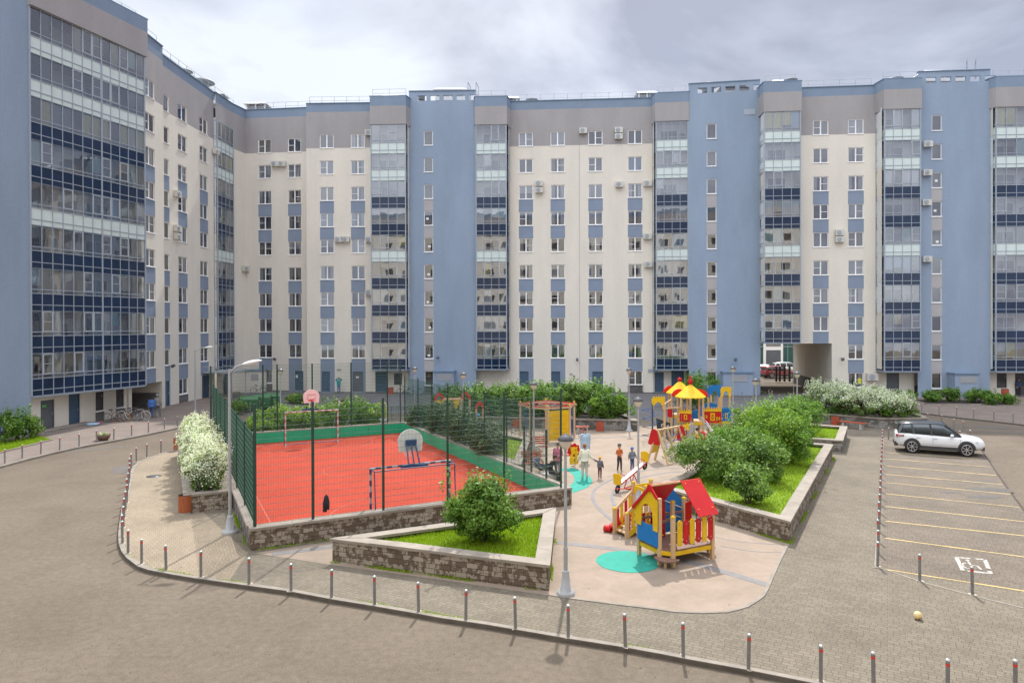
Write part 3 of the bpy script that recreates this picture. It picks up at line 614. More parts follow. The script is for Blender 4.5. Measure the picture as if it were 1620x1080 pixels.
SASH = mat('pale_sash', (0.42, 0.46, 0.50), 0.45, 0.03, 3)
def bay(bld, pts, panes, kmin=1, head=True, dep=1.35, heavy=(), sash_p=0.22, hover=0.14, sd=0, backm=None):
    """glazed balcony stack. pts = outer polyline, left to right; panes per piece. One part per storey."""
    segs = [Seg(pts[i], pts[i+1]) for i in range(len(pts)-1)]; r2 = random.Random(100+sd)
    fi = max(range(len(segs)), key=lambda i: segs[i].len); F = segs[fi]
    s_a = (Vector(pts[0])-F.p0).dot(F.e); s_b = (Vector(pts[-1])-F.p0).dot(F.e)
    for k in range(kmin, 10):
        z = k*FH; zt = (k+1)*FH-.25 if k < 9 else 28.0
        f = MB(); sp = MB(); gl = MB(); cu = MB(); bk = MB(); light = k in LIGHT_K
        zlo = z-.25; zl = [z-.25, z+.15, z+.9, z+1.16, zt]
        base = r2.random(); curt_m = r2.choice([CURT[0], CURT[0], CURT[2], CURT[7], CURT[1], CURT[3], CURT[5]]); full = r2.random() < 0.30; lam = r2.random()
        for si, sg in enumerate(segs):
            n = panes[si]; w_ = sg.len/n
            for i in range(n+1):
                big = (i in (0, n)) or (si == fi and i in heavy); hw = .05 if big else .022
                f.obox(sg.P(i*w_, (zlo+zt)/2, 0.0), sg.e.to_3d()*hw, sg.n.to_3d()*(.05 if big else .035), (0, 0, (zt-zlo)/2), M['frame'])
            for zz in zl: f.obox(sg.P(sg.len/2, zz, 0), sg.e.to_3d()*(sg.len/2-.05), sg.n.to_3d()*.03, (0, 0, .025 if zz not in (zl[0], zt) else .035), M['frame'])
            for i in range(n):
                a, b = i*w_+.02, (i+1)*w_-.02
                for z0_, z1_ in ((z-.25, z+.15), (z+.15, z+.9)):
                    sp.quad(sg.P(a, z0_, -.005), sg.P(b, z0_, -.005), sg.P(b, z1_, -.005), sg.P(a, z1_, -.005), M['mint'] if light else M['navy'])
                # outer glass, slightly out of plane per pane so reflections break up
                j = [r2.uniform(-.002, .002) for _ in range(4)]
                gl.quad(sg.P(a, z+.9, -.01+j[0]), sg.P(b, z+.9, -.01+j[1]), sg.P(b, zt, -.01+j[2]), sg.P(a, zt, -.01+j[3]), M['balglass'])
                if r2.random() < sash_p:   # an opening sash with a pale frame, sometimes an insect screen
                    za, zb_ = z+1.18, zt-.03; c0, c1 = a+.03, b-.03
                    for x in (c0, c1): f.obox(sg.P(x, (za+zb_)/2, .012), sg.e.to_3d()*.028, sg.n.to_3d()*.03, (0, 0, (zb_-za)/2), SASH)
                    for zz in (za+.02, zb_-.02): f.obox(sg.P((c0+c1)/2, zz, .012), sg.e.to_3d()*((c1-c0)/2-.028), sg.n.to_3d()*.028, (0, 0, .028), SASH)
                    if r2.random() < .45:
                        f.obox(sg.P((c0+c1)/2, (za+zb_)/2, .012), sg.e.to_3d()*((c1-c0)/2-.028), sg.n.to_3d()*.02, (0, 0, .018), SASH)
                        cu.quad(sg.P(c0, za, -.02), sg.P(c1, za, -.02), sg.P(c1, zb_, -.02), sg.P(c0, zb_, -.02), CURT[3])
                        continue
                pr = 0.75 if full else 0.16
                if r2.random() < pr:
                    m = curt_m if r2.random() < .75 else r2.choice(CURT); zz0 = z+.92 if r2.random() < .7 else z+1.0+r2.random()*.6
                    q = 6
                    for t in range(q):
                        xa = a+(b-a)*t/q; xb = a+(b-a)*(t+1)/q; ya = -.10-.02*(t % 2); yb = -.10-.02*((t+1) % 2)
                        cu.quad(sg.P(xa, zz0, ya), sg.P(xb, zz0, yb), sg.P(xb, zt-.02, yb), sg.P(xa, zt-.02, ya), m)
        # loggia: floor slab, ceiling, back wall with a dark window and door
        L_ = s_b-s_a; zz = z-.2
        poly = [F.P(s_a, 0, -dep), F.P(s_b, 0, -dep)] + [Vector((p[0], p[1], 0))-F.n.to_3d()*.06 for p in reversed(pts)]
        bk.prism(poly, z-.2, z-.03, M['greypanel'])
        wm = backm or r2.choice([M['cream'], M['cream'], M['loggia'], M['whitemetal'], M['loggia']])
        B = lambda s_, z_, o_=0: F.P(s_a+s_, z_, -dep+.02+o_)
        bk.quad(B(0, z-.03), B(L_, z-.03), B(L_, zt+.25), B(0, zt+.25), wm)
        for sx in (s_a+.02, s_b-.02): bk.quad(F.P(sx, z-.03, -dep), F.P(sx, z-.03, -.12), F.P(sx, zt+.25, -.12), F.P(sx, zt+.25, -dep), wm)
        nw = max(1, int(L_/3.0))
        for q in range(nw):
            x0 = L_*(q+.18)/nw+r2.random()*.2
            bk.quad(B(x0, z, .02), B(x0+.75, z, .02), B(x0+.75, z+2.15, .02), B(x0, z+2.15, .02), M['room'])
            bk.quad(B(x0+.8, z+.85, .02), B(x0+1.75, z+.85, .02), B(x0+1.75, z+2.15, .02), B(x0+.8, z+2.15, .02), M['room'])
            for xx in (x0, x0+.78, x0+1.75): bk.obox(B(xx, z+1.1, .03), F.e.to_3d()*.035, F.n.to_3d()*.02, (0, 0, 1.1), M['pvc'])
            bk.obox(B(x0+.9, z+2.18, .03), F.e.to_3d()*.85, F.n.to_3d()*.021, (0, 0, .035), M['pvc'])
            if r2.random() < .6:   # things kept on the balcony: shelf, cupboard
                hx = x0+1.9+r2.random()*.5
                if hx < L_-.6: bk.obox(B(hx+.25, z+.75+.3*r2.random(), .2), F.e.to_3d()*.28, F.n.to_3d()*.18, (0, 0, .75), r2.choice([CURT[1], CURT[6], M['whitemetal'], CURT[3]]))
        o = f.build('glazed_balcony', bld)
        sp.build('spandrel_panel', o); gl.build('glass', o); bk.build('back_wall', o)
        if cu.v: cu.build('curtain', o)
    g = MB(); z0 = kmin*FH-.25
    poly = [F.P(s_a, 0, -dep), F.P(s_b, 0, -dep)] + [Vector((p[0], p[1], 0)) for p in reversed(pts)]
    g.prism([p.xy for p in poly], z0-.10, z0, M['frame']); g.build('bay_floor', bld); g = MB()
    if head:
        op = []
        for i, p in enumerate(pts):
            a = segs[max(0, i-1)].n; b = segs[min(len(segs)-1, i)].n; nn = (a+b).normalized(); op.append(Vector(p)+nn*hover)
        op[0] = op[0]-segs[0].e*.05; op[-1] = op[-1]+segs[-1].e*.05
        bk_ = [F.P(s_b+.3, 0, -dep-.3).xy, F.P(s_a-.3, 0, -dep-.3).xy]
        g.prism([*op, *bk_], 28.0, 29.9, M['grey']); g.prism([*op, *bk_], 29.9, 30.9, M['blueband'])
        op2 = [p+(p-F.P((s_a+s_b)/2, 0, -dep/2).xy).normalized()*.06 for p in op]; g.prism([*op2, *bk_], 30.9, 30.97, M['coping'])
    if g.v: g.build('bay_head', bld)
def ret(mb, p, q, z0, z1, m): mb.quad((p[0], p[1], z0), (q[0], q[1], z0), (q[0], q[1], z1), (p[0], p[1], z1), m)
def mass(bld, line, depth, z=30.0, name='roof'):
    """flat roof and rear walls behind a facade line"""
    n = Seg(line[0], line[-1]).n; bk = [Vector(p)-n*depth for p in line]; ins = [Vector(p)-n*1.0 for p in line]
    g = MB()
    for i in range(len(line)-1):
        g.quad((*ins[i], z), (*ins[i+1], z), (*bk[i+1], z), (*bk[i], z), M['roofing'])
        g.quad((*bk[i+1], 0), (*bk[i], 0), (*bk[i], z+.8), (*bk[i+1], z+.8), M['cream'])
        g.quad((*ins[i], 5.4), (*ins[i+1], 5.4), (*ins[i+1], z), (*ins[i], z), M['room'])
    return g
def roofvent(bld, x, y, z, w_=1.7, d=1.2, h=0.75, ang=0):
    g = MB(); g.M = Matrix.Translation((x, y, z)) @ Matrix.Rotation(ang, 4, 'Z')
    g.box(-w_/2, w_/2, -d/2, d/2, 0, h*.35, M['whitemetal'])
    for sx in (-1, 0, 1):
        for sy in (-1, 1): g.box(sx*(w_/2-.1)-.08, sx*(w_/2-.1)+.08, sy*(d/2-.1)-.08, sy*(d/2-.1)+.08, h*.35, h, M['whitemetal'])
    g.box(-w_/2+.2, w_/2-.2, -d/2+.2, d/2-.2, h*.35, h*.9, M['greypanel'])
    g.add([(-w_/2-.2, -d/2-.2, h), (w_/2+.2, -d/2-.2, h), (w_/2+.2, d/2+.2, h), (-w_/2-.2, d/2+.2, h), (-w_/2+.1, -d/2+.1, h+.22), (w_/2-.1, -d/2+.1, h+.22), (w_/2-.1, d/2-.1, h+.22), (-w_/2+.1, d/2-.1, h+.22)],
          [(0, 3, 2, 1), (4, 5, 6, 7), (0, 1, 5, 4), (1, 2, 6, 5), (2, 3, 7, 6), (3, 0, 4, 7)], M['whitemetal'])
    g.build('roof_vent', bld)
def roofmush(bld, x, y, z, r=.42, h=.85):
    g = MB(); g.lathe((x, y, z), [(r*.75, 0), (r*.75, h*.6), (r*1.5, h*.72), (r*1.4, h*.8), (.05, h)], M['steelrail'], 14); g.build('roof_vent', bld)

# ---- left near block: blue tower and the wide glazed bay
B0 = empty('apartment_block', (-31.4, 44.5, 0), 'left blue-walled apartment block with the widest wall of glazed balconies, nearest the camera', 'apartment building', group='courtyard apartment blocks')
def wld(b):   # children are given in world coordinates
    for c in b.children: c.matrix_parent_inverse = Matrix.Translation(-Vector(b.location))
section(B0, (-36.2, 30.4), (-31.4, 44.5), [], 'tower', ztop=31.7)
P1a, P1b = (-31.35, 44.5), (-28.45, 53.0)
bay(B0, [P1a, P1b, (-29.95, 53.3)], [12, 1], heavy=(7,), sd=1, dep=1.6, hover=.25)
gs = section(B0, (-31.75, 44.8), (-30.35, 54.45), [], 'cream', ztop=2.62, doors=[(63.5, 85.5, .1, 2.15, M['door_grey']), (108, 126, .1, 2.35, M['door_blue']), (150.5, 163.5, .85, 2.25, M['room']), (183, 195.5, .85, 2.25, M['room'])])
for a_, b_ in ((150.5, 163.5), (183, 195.5)):
    s0 = gs.at(a_)[0]; s1 = gs.at(b_)[0]; g = MB()
    g.obox(gs.P((s0+s1)/2, .80, .04), gs.e.to_3d()*((s1-s0)/2+.06), gs.n.to_3d()*.08, (0, 0, .04), M['pvc'])
    g.obox(gs.P((s0+s1)/2, .38, .015), gs.e.to_3d()*((s1-s0)/2+.02), gs.n.to_3d()*.015, (0, 0, .37), M['plinth']); g.build('sill', B0)
g = MB(); M['greensign'] = mat('green_exit_sign', (0.08, 0.55, 0.10), 0.5); s0 = gs.at(71)[0]
g.obox(gs.P(s0, 1.75, -.085), gs.e.to_3d()*.16, gs.n.to_3d()*.006, (0, 0, .07), M['greensign']); g.build('sign', B0)
g = MB(); s0 = gs.at(104)[0]; g.obox(gs.P(s0+.1, .06+KH, .45), gs.e.to_3d()*1.6, gs.n.to_3d()*.5, (0, 0, .06), M['kerb']); g.obox(gs.P(gs.at(75)[0], .05+KH, .4), gs.e.to_3d()*1.1, gs.n.to_3d()*.45, (0, 0, .05), M['kerb']); g.build('doorstep', B0)

B1b = empty('apartment_block', (-30, 56, 0), 'left wing of cream apartments receding from the dark passage to the courtyard corner', 'apartment building', group='courtyard apartment blocks')
sgt = Seg((-29.95, 53.3), (-29.95, 58.75))
section(B1b, sgt.p0, sgt.p1, [dict(s=sgt.at(238)[0]-.8, w=1.6, kmin=1, kmax=9, down=False, ws=WWID)], 'cream', ztop=31.1, extra_ops=[(0, 5.1, -.1, 2.42)], ws=WWID)
g = MB()   # passage through the ground floor
g.quad((-30.0, 58.4, 0), (-38, 58.6, 0), (-38, 58.6, 2.42), (-30.0, 58.4, 2.42), M['cream'])
g.quad((-30.2, 58.36, 0), (-38, 58.56, 0), (-38, 58.56, 1.45), (-30.2, 58.36, 1.45), M['plinth'])
g.quad((-30.35, 54.45, 0), (-38, 54.45, 0), (-38, 54.45, 2.42), (-30.35, 54.45, 2.42), M['cream'])
g.quad((-30.0, 54.4, 2.42), (-30.0, 58.7, 2.42), (-38, 58.7, 2.42), (-38, 54.4, 2.42), M['cream']); g.quad((-38, 54, 0), (-38, 59, 0), (-38, 59, 2.5), (-38, 54, 2.5), M['plinth'])
ret(g, (-29.95, 58.75), (-30.5, 58.76), 0, 31.1, M['cream']); g.build('passage', B1b)
sL2 = Seg((-30.5, 58.78), (-30.2, 69.3))
cols = [dict(s=sL2.at(264.8)[0]-.42, w=.85, kmin=1, kmax=9, down=True, ws=WNAR), dict(s=sL2.at(290)[0]-.8, w=1.6, kmin=0, kmax=9, down=False, ws=WWID), dict(s=sL2.at(323.5)[0]-.8, w=1.6, kmin=1, kmax=9, down=False, ws=WWID)]
section(B1b, sL2.p0, sL2.p1, cols, 'cream', doors=[(262, 268.5, .1, 2.3, M['door_blue']), (319, 331, .1, 2.3, M['door_blue'])])
bay(B1b, [(-30.2, 69.3), (-29.85, 69.35), (-29.65, 72.8), (-29.9, 72.9)], [1, 4, 1], head=False, sd=2, hover=0)
g = MB(); ret(g, (-30.0, 69.3), (-29.9, 72.9), 28, 30.8, M['grey']); 
sq = Seg((-30.0, 69.3), (-29.75, 72.9)); facade(g, sq, 28.0, 30.8, [], lambda s, z: M['blueband'] if z > 29.9 else M['grey'], zbreaks=[29.9]); copingbar(g, sq, 30.8); g.build('wall', B1b); g = MB()
facade(g, sq, 0, 2.55, [], lambda s, z: M['cream']); g.build('wall', B1b)
section(B1b, (-29.75, 72.9), (-29.2, 75.05), [], 'cream')
# entrance canopy and the cream vestibule
g = MB(); cc_ = Vector((-29.0, 68.3)); 
g.box(-30.2, -27.2, 66.6, 70.3, 2.55, 2.66, M['steelrail']); 
for yy in (66.7, 70.2): g.tube((-30.2, yy, 3.2), (-27.3, yy, 2.68), .03, m=M['steelrail']); g.tube((-27.4, yy, 0), (-27.4, yy, 2.55), .04, m=M['steelrail'])
g.build('entrance_canopy', B1b)
g = MB(); g.box(-29.8, -26.9, 73.2, 74.7, 0, 2.3, M['cream']); g.box(-29.9, -26.8, 73.1, 74.7, 2.3, 2.42, M['coping']); g.box(-28.0, -27.2, 73.17, 73.2, 1.3, 2.0, M['greypanel'])
g.box(-29.7, -29.65, 70.6, 72.2, .1, 2.2, M['door_blue']); g.build('vestibule', B1b)
g = mass(B1b, [(-36.5, 30), (-31.4, 44.5), (-30, 54), (-30.4, 64), (-30, 75)], 13); 
g.build('roof', B1b)
g = MB(); railing(B1b, (-31.2, 47), (-29.4, 53.6), 30.95); railing(B1b, (-30.3, 53.8), (-30.4, 58.6), 31.1); railing(B1b, (-30.9, 59), (-30.3, 74.5), 30.85)
roofmush(B1b, -31.5, 66, 30.8, .5, 1.2); roofmush(B1b, -31.6, 70, 30.8, .8, 1.7); roofvent(B1b, -31.5, 73.5, 30.8, 1.4, 1.4, 1.0)

# ---- corner block: A, B, bay, tower, bay
BC = empty('apartment_block', (-16, 73, 0), 'corner apartment block with the first blue stair tower, behind the sports court', 'apartment building', group='courtyard apartment blocks')
sA = Seg((-29.2, 75.05), (-21.9, 74.2))
section(BC, sA.p0, sA.p1, [column(420, sA, 1.48), column(467, sA, 1.48, 1, 9, True)], 'cream', doors=[(466, 479.5, .1, 2.25, M['door_blue'])])
sB = Seg((-21.9, 72.95), (-14.7, 72.7)); g = MB(); ret(g, (-21.9, 74.2), (-21.9, 72.95), 0, 30.8, M['cream']); g.build('wall', BC)
section(BC, sB.p0, sB.p1, [column(518, sB, 1.48, 1, 9, True), column(567, sB, 1.48, 1, 9, True)], 'cream', doors=[(508.5, 521.5, .1, 2.25, M['door_blue']), (557.5, 574.5, .1, 2.25, M['door_grey'])])
bay(BC, [(-14.65, 72.6), (-14.6, 71.05), (-11.0, 70.9), (-10.75, 71.85)], [1, 4, 1], sd=3)
sU = Seg((-14.7, 72.45), (-10.7, 72.3)); section(BC, sU.p0, sU.p1, [], 'cream', ztop=2.6, doors=[(593.5, 612.5, .1, 2.25, M['door_blue']), (623, 635.5, .85, 2.1, M['room'])])
sT1 = Seg((-10.78, 71.85), (-3.75, 71.6))
section(BC, sT1.p0, sT1.p1, [column(678.5, sT1, .95)], 'tower', ztop=31.7, slots=True)
bay(BC, [(-3.75, 71.6), (-3.7, 71.25), (-0.55, 71.1), (-0.25, 72.3)], [1, 4, 1], sd=4)
section(BC, (-3.75, 72.6), (-.2, 72.5), [], 'cream', ztop=2.6)
def vestibule(bld, sg, px0, px1, d=1.3, m=None, z=2.35):
    a = sg.at(px0)[0]; b = sg.at(px1)[0]; g = MB(); c = sg.P((a+b)/2, z/2, d/2)
    g.obox(c, sg.e.to_3d()*(b-a)/2, sg.n.to_3d()*d/2, (0, 0, z/2), m or M['blue']); g.obox(sg.P((a+b)/2, z+.05, d/2+.03), sg.e.to_3d()*((b-a)/2+.08), sg.n.to_3d()*(d/2+.08), (0, 0, .05), M['coping'])
    g.obox(sg.P((a+b)/2+.1, z-.55, d+.01), sg.e.to_3d()*.75, sg.n.to_3d()*.01, (0, 0, .32), M['greypanel'])
    for i in range(6): g.obox(sg.P((a+b)/2+.1, z-.83+i*.11, d+.03), sg.e.to_3d()*.75, sg.n.to_3d()*.012, (0, 0, .012), M['frame'])
    g.obox(sg.P((a+b)/2, .06, d/2+.2), sg.e.to_3d()*((b-a)/2+.2), sg.n.to_3d()*(d/2+.2), (0, 0, .06), M['plinth'])
    g.build('vestibule', bld)
vestibule(BC, sT1, 688, 720)
g = mass(BC, [(-29.2, 75), (-14.7, 72.8), (-.2, 72.3)], 13); g.build('roof', BC)
g = MB(); railing(BC, (-29, 75.6), (-22, 74.8), 30.85); railing(BC, (-21.7, 73.5), (-15, 73.3), 30.85); railing(BC, (-14.5, 71.5), (-11, 71.3), 30.95); railing(BC, (-3.6, 72.0), (-.6, 71.8), 30.95)
roofvent(BC, -28.3, 76.5, 30.6, 2.2, 1.8, 1.05); roofvent(BC, -12.8, 73.2, 30.6, 1.6, 1.3, .85); roofmush(BC, -9.6, 73, 31.2, .5, 1.0)
roofvent(BC, -6.6, 74.5, 31.4, 3.2, 1.6, 1.1); roofvent(BC, -.4, 74.5, 30.6, 2.2, 1.8, .95)
def ladder(bld, x, y, z):
    g = MB()
    for dx in (-.5, .35):
        g.path([(x+dx, y, z), (x+dx, y, z+1.9), (x+dx+.25, y+.5, z+1.5), (x+dx+.25, y+.5, z)], .035, M['frame'], 5)
    for i in range(5): g.tube((x-.5, y, z+.3*i+.1), (x-.25, y+.5, z+.3*i), .02, m=M['frame'], n=4)
    g.build('roof_ladder', bld)
ladder(BC, -4.1, 72.5, 31.0)

# ---- middle block: C, bay, tower 2, bay
BM = empty('apartment_block', (7, 72, 0), 'middle apartment block with four window columns, ending at the second blue stair tower', 'apartment building', group='courtyard apartment blocks')
sC = Seg((-.2, 72.45), (14.75, 71.35))
section(BM, sC.p0, sC.p1, [column(832.5, sC, 1.48, 1, 9, True), column(882.8, sC, 1.48, 1, 9, True), column(942.5, sC, 1.48, 1, 9, True), column(1005, sC, 1.48, 0, 9)], 'cream',
        doors=[(822, 836, .1, 2.25, M['door_blue']), (872, 886, .1, 2.25, M['door_blue']), (937, 954, .1, 2.25, M['door_blue'])])
g = MB(); s0 = sC.at(917)[0]; g.obox(sC.P(s0, 15.4, .006), sC.e.to_3d()*.018, sC.n.to_3d()*.006, (0, 0, 15.3), M['grey'])
g.build('expansion_joint', BM)
g = MB(); s0 = sC.at(1005)[0]
for i in range(9): g.tube(sC.P(s0-.8+i*.2, .1, .3), sC.P(s0-.8+i*.2, .85, .3), .012, m=M['black'], n=4)
for z in (.15, .85): g.tube(sC.P(s0-.8, z, .3), sC.P(s0+.8, z, .3), .015, m=M['black'], n=4)
g.build('window_railing', BM)
bay(BM, [(14.75, 71.35), (14.85, 70.25), (18.05, 69.9), (18.1, 69.95)], [1, 4, 1], sd=5)
section(BM, (14.75, 71.6), (18.2, 71.3), [], 'cream', ztop=2.6, doors=[(1035.5, 1050, .1, 2.2, M['door_blue']), (1062, 1082, .1, 2.5, M['door_blue'])])
sT2 = Seg((18.1, 69.85), (25.0, 68.75))
section(BM, sT2.p0, sT2.p1, [column(1126, sT2, .95)], 'tower', ztop=31.7, slots=True)
vestibule(BM, sT2, 1141, 1188)
g = MB(); g.obox(sT2.P(sT2.at(1186)[0], 28.55, .02), sT2.e.to_3d()*.55, sT2.n.to_3d()*.02, (0, 0, .28), M['frame']); g.build('vent_grille', BM)
bay(BM, [(24.95, 68.7), (24.85, 67.2), (28.25, 66.85), (28.3, 68.4)], [1, 4, 1], kmin=2, sd=6)
g = mass(BM, [(-.2, 72.4), (14.8, 71.3), (24.9, 69.0)], 13); g.build('roof', BM)
g = MB(); railing(BM, (.2, 73.0), (14.6, 71.9), 30.85); railing(BM, (15.2, 70.8), (18, 70.5), 30.95); railing(BM, (25.2, 67.9), (28, 67.5), 30.95)
roofmush(BM, 2.2, 74, 30.8, .45, .95); roofvent(BM, 14.4, 73.2, 30.7, 1.9, 1.4, 1.0); roofmush(BM, 20.5, 71.3, 31.3, .8, .95); roofvent(BM, 27.2, 69.6, 30.8, 1.7, 1.3, .8); roofvent(BM, 23.5, 72, 31.2, 3.0, 1.6, .7)

# ---- right block: D with archway, bay, tower 3, bay
BR = empty('apartment_block', (38, 67, 0), 'right apartment block with the archway, behind the parked white car', 'apartment building', group='courtyard apartment blocks')
sD = Seg((28.3, 68.55), (36.2, 67.8)); s_arch = sD.at(1316)[0]
section(BR, sD.p0, sD.p1, [column(1298.5, sD, 1.48, 2, 9), column(1354, sD, 1.48, 0, 9)], 'cream', extra_ops=[(0, s_arch, -.1, 5.25)])
g = MB(); pr = sD.P(s_arch, 0); ex = Vector((.15, 1, 0)).normalized(); pb = pr+ex*15
g.quad(pb, pr, pr+Vector((0, 0, 5.25)), pb+Vector((0, 0, 5.25)), M['cream']); q_ = Vector((-.03, 0, 0)); u_ = Vector((0, 0, 1.25)); g.quad(pb+q_, pr+q_+ex*.2, pr+q_+ex*.2+u_, pb+q_+u_, M['plinth'])
pl = Vector((25.0, 68.7, 0)); pbl = pl+Vector((.1, 1, 0)).normalized()*15; g.quad(pl, pbl, pbl+Vector((0, 0, 5.25)), pl+Vector((0, 0, 5.25)), M['cream'])
t_ = Vector((0, 0, 5.25)); g.quad(pl+t_, pbl+t_, pb+t_, pr+t_, M['cream']); g.quad(pbl+t_, pbl+t_*4, pb+t_*4, pb+t_, M['cream'])
g.build('archway', BR)
bay(BR, [(36.15, 67.8), (36.25, 66.45), (39.6, 66.2), (39.75, 66.9)], [1, 4, 1], sd=7)
section(BR, (36.2, 68.0), (39.9, 67.7), [], 'cream', ztop=2.6, doors=[(1402.5, 1422.5, .1, 2.3, M['door_grey'])])
sT3 = Seg((39.8, 66.95), (46.5, 66.4))
section(BR, sT3.p0, sT3.p1, [column(1482, sT3, .95)], 'tower', ztop=31.8, slots=True); vestibule(BR, sT3, 1499, 1537)
bay(BR, [(46.5, 66.4), (46.7, 65.9), (51.4, 65.6), (51.5, 66.6)], [1, 5, 1], sd=8)
section(BR, (46.5, 67.2), (53.5, 66.7), [], 'cream', ztop=2.6, doors=[(1577, 1593, .85, 2.3, M['room']), (1606, 1626, .1, 2.3, M['room'])])
section(BR, (51.5, 67.2), (66, 66.0), [], 'cream')
g = mass(BR, [(25.0, 68.6), (36.2, 67.8), (46.5, 66.9), (66, 66.2)], 13)
# leave the archway open at the back
g.f = g.f[:]; keep = [i for i, f in enumerate(g.f) if not (all(abs(g.v[j][2]) < .01 or abs(g.v[j][2]-30.8) < .01 for j in f) and abs(g.v[f[0]][0]-31) < 9 and g.v[f[0]][1] > 78 and g.v[f[0]][0] < 38)]
g.f = [g.f[i] for i in keep]; g.m = [g.m[i] for i in keep]; g.sm = [g.sm[i] for i in keep]
g.quad((24, 81.7, 5.2), (39, 80.7, 5.2), (39, 80.7, 30.8), (24, 81.7, 30.8), M['cream']); g.build('roof', BR)
g = MB(); railing(BR, (28.4, 69.1), (36, 68.4), 30.85); railing(BR, (36.4, 67), (39.6, 66.8), 30.95); railing(BR, (46.9, 66.6), (66, 66.2), 30.95)
roofmush(BR, 38.2, 68, 30.9, .5, .8); roofvent(BR, 43.5, 69.5, 31.5, 4.2, 1.8, .9); ladder(BR, 45.3, 67.2, 31.3); roofmush(BR, 27.6, 67.6, 30.9, .45, .5)
# ---- block behind the camera closes the courtyard
BB = empty('apartment_block', (10, -3, 0), 'apartment block on the camera side of the courtyard', 'apartment building', group='courtyard apartment blocks')
sK = Seg((42, -1.6), (-36, -1.6)); g = MB(); ops = []
for i in range(22):
    for k in range(10):
        ops.append((2+i*3.4, 3.5+i*3.4, k*FH+.9, k*FH+2.3))
facade(g, sK, 0, 30.8, ops, lambda s, z: M['blueband'] if z > 29.9 else (M['grey'] if z > 26 else M['cream']), breaks=[13.6*i for i in range(1, 6)], zbreaks=[26, 29.9]); g.build('wall', BB)
g = MB()
for a, b, c, d in ops: g.quad(sK.P(a, c, -.15), sK.P(b, c, -.15), sK.P(b, d, -.15), sK.P(a, d, -.15), M['room'])
g.quad((-36, -1.9, 30), (42, -1.9, 30), (42, -13, 30), (-36, -13, 30), M['roofing']); g.build('window_recess', BB)
for b in (B0, B1b, BC, BM, BR, BB): wld(b)
# ================================================================= PLANTERS, COURT, FENCES
M['stone'] = brickmat('split_stone_blocks', (0.34, 0.295, 0.24), (0.28, 0.245, 0.20), (0.06, 0.048, 0.038), 0.33, 0.145, 0.007, rough=0.95, blotch=(0.135, 0.10, 0.072), bump=0.8, blob=5.5)
M['stonegrey'] = brickmat('grey_stone_blocks', (0.27, 0.255, 0.235), (0.20, 0.19, 0.175), (0.07, 0.065, 0.06), 0.40, 0.155, 0.008, rough=0.95, blotch=(0.125, 0.115, 0.10), bump=0.8)
M['cap'] = mat('sandstone_capping', (0.23, 0.20, 0.165), 0.9, 0.0, alt=(0.32, 0.28, 0.235), scale=1.6, bump=0.4, bscale=20)
M['liner'] = mat('black_liner', (0.03, 0.03, 0.03), 0.7, 0.2, 3)
def offs(P, d):
    n = len(P); o = []
    for i in range(n):
        a, b, c = P[i-1], P[i], P[(i+1) % n]; e1 = (b-a).normalized(); e2 = (c-b).normalized(); n1 = Vector((-e1.y, e1.x)); n2 = Vector((-e2.y, e2.x))
        k = (n1+n2); k = k/(1+n1.dot(n2)) if n1.dot(n2) > -0.9 else n1; o.append(b+k*d)
    return o
def planter(name_label, pts, h=0.80, cap=0.38, fill=0.62, stone='stone', lawn=True, capskip=(), seed=0):
    P = ccw([Vector(p[:2]) for p in pts]); c = sum(P, Vector((0, 0)))/len(P)
    root = empty('planter', (c.x, c.y, KH), name_label, 'planter', group='raised stone planters')
    I = offs(P, cap-.05); n = len(P); g = MB()
    for i in range(n):
        j = (i+1) % n; a, b, c2, d = P[i], P[j], I[j], I[i]
        g.add([(a.x, a.y, 0), (b.x, b.y, 0), (b.x, b.y, h-.08), (a.x, a.y, h-.08)], [(0, 1, 2, 3)], M[stone])
        g.add([(d.x, d.y, fill-.1), (c2.x, c2.y, fill-.1), (c2.x, c2.y, h-.08), (d.x, d.y, h-.08)], [(3, 2, 1, 0)], M['liner'])
        g.add([(a.x, a.y, h-.08), (b.x, b.y, h-.08), (c2.x, c2.y, h-.08), (d.x, d.y, h-.08)], [(0, 1, 2, 3)], M[stone])
    w_ = g.build('stone_wall', root)
    O = offs(P, -.04); I2 = offs(P, cap); g = MB(); r2 = random.Random(seed)
    for i in range(n):     # capping stones, each slightly out of line with its neighbours
        j = (i+1) % n; ln = (O[j]-O[i]).length; k = max(1, int(ln/1.15))
        for q in range(k):
            if (i, q) in capskip: continue
            t0, t1 = q/k+(.004/ln if q else 0), (q+1)/k-(.004/ln if q < k-1 else 0)
            a = O[i].lerp(O[j], t0); b = O[i].lerp(O[j], t1); c2 = I2[i].lerp(I2[j], t1); d = I2[i].lerp(I2[j], t0); dz = r2.uniform(-.006, .008)
            g.prism([a, b, c2, d], h-.08+dz, h+dz, M['cap'])
    g.build('capping', root)
    F = offs(P, cap-.06); g = MB(); g.sheet(F, fill, M['grass'] if lawn else M['soil']); so_ = g.build('planting_bed', root)
    wld(root); return root, F, fill

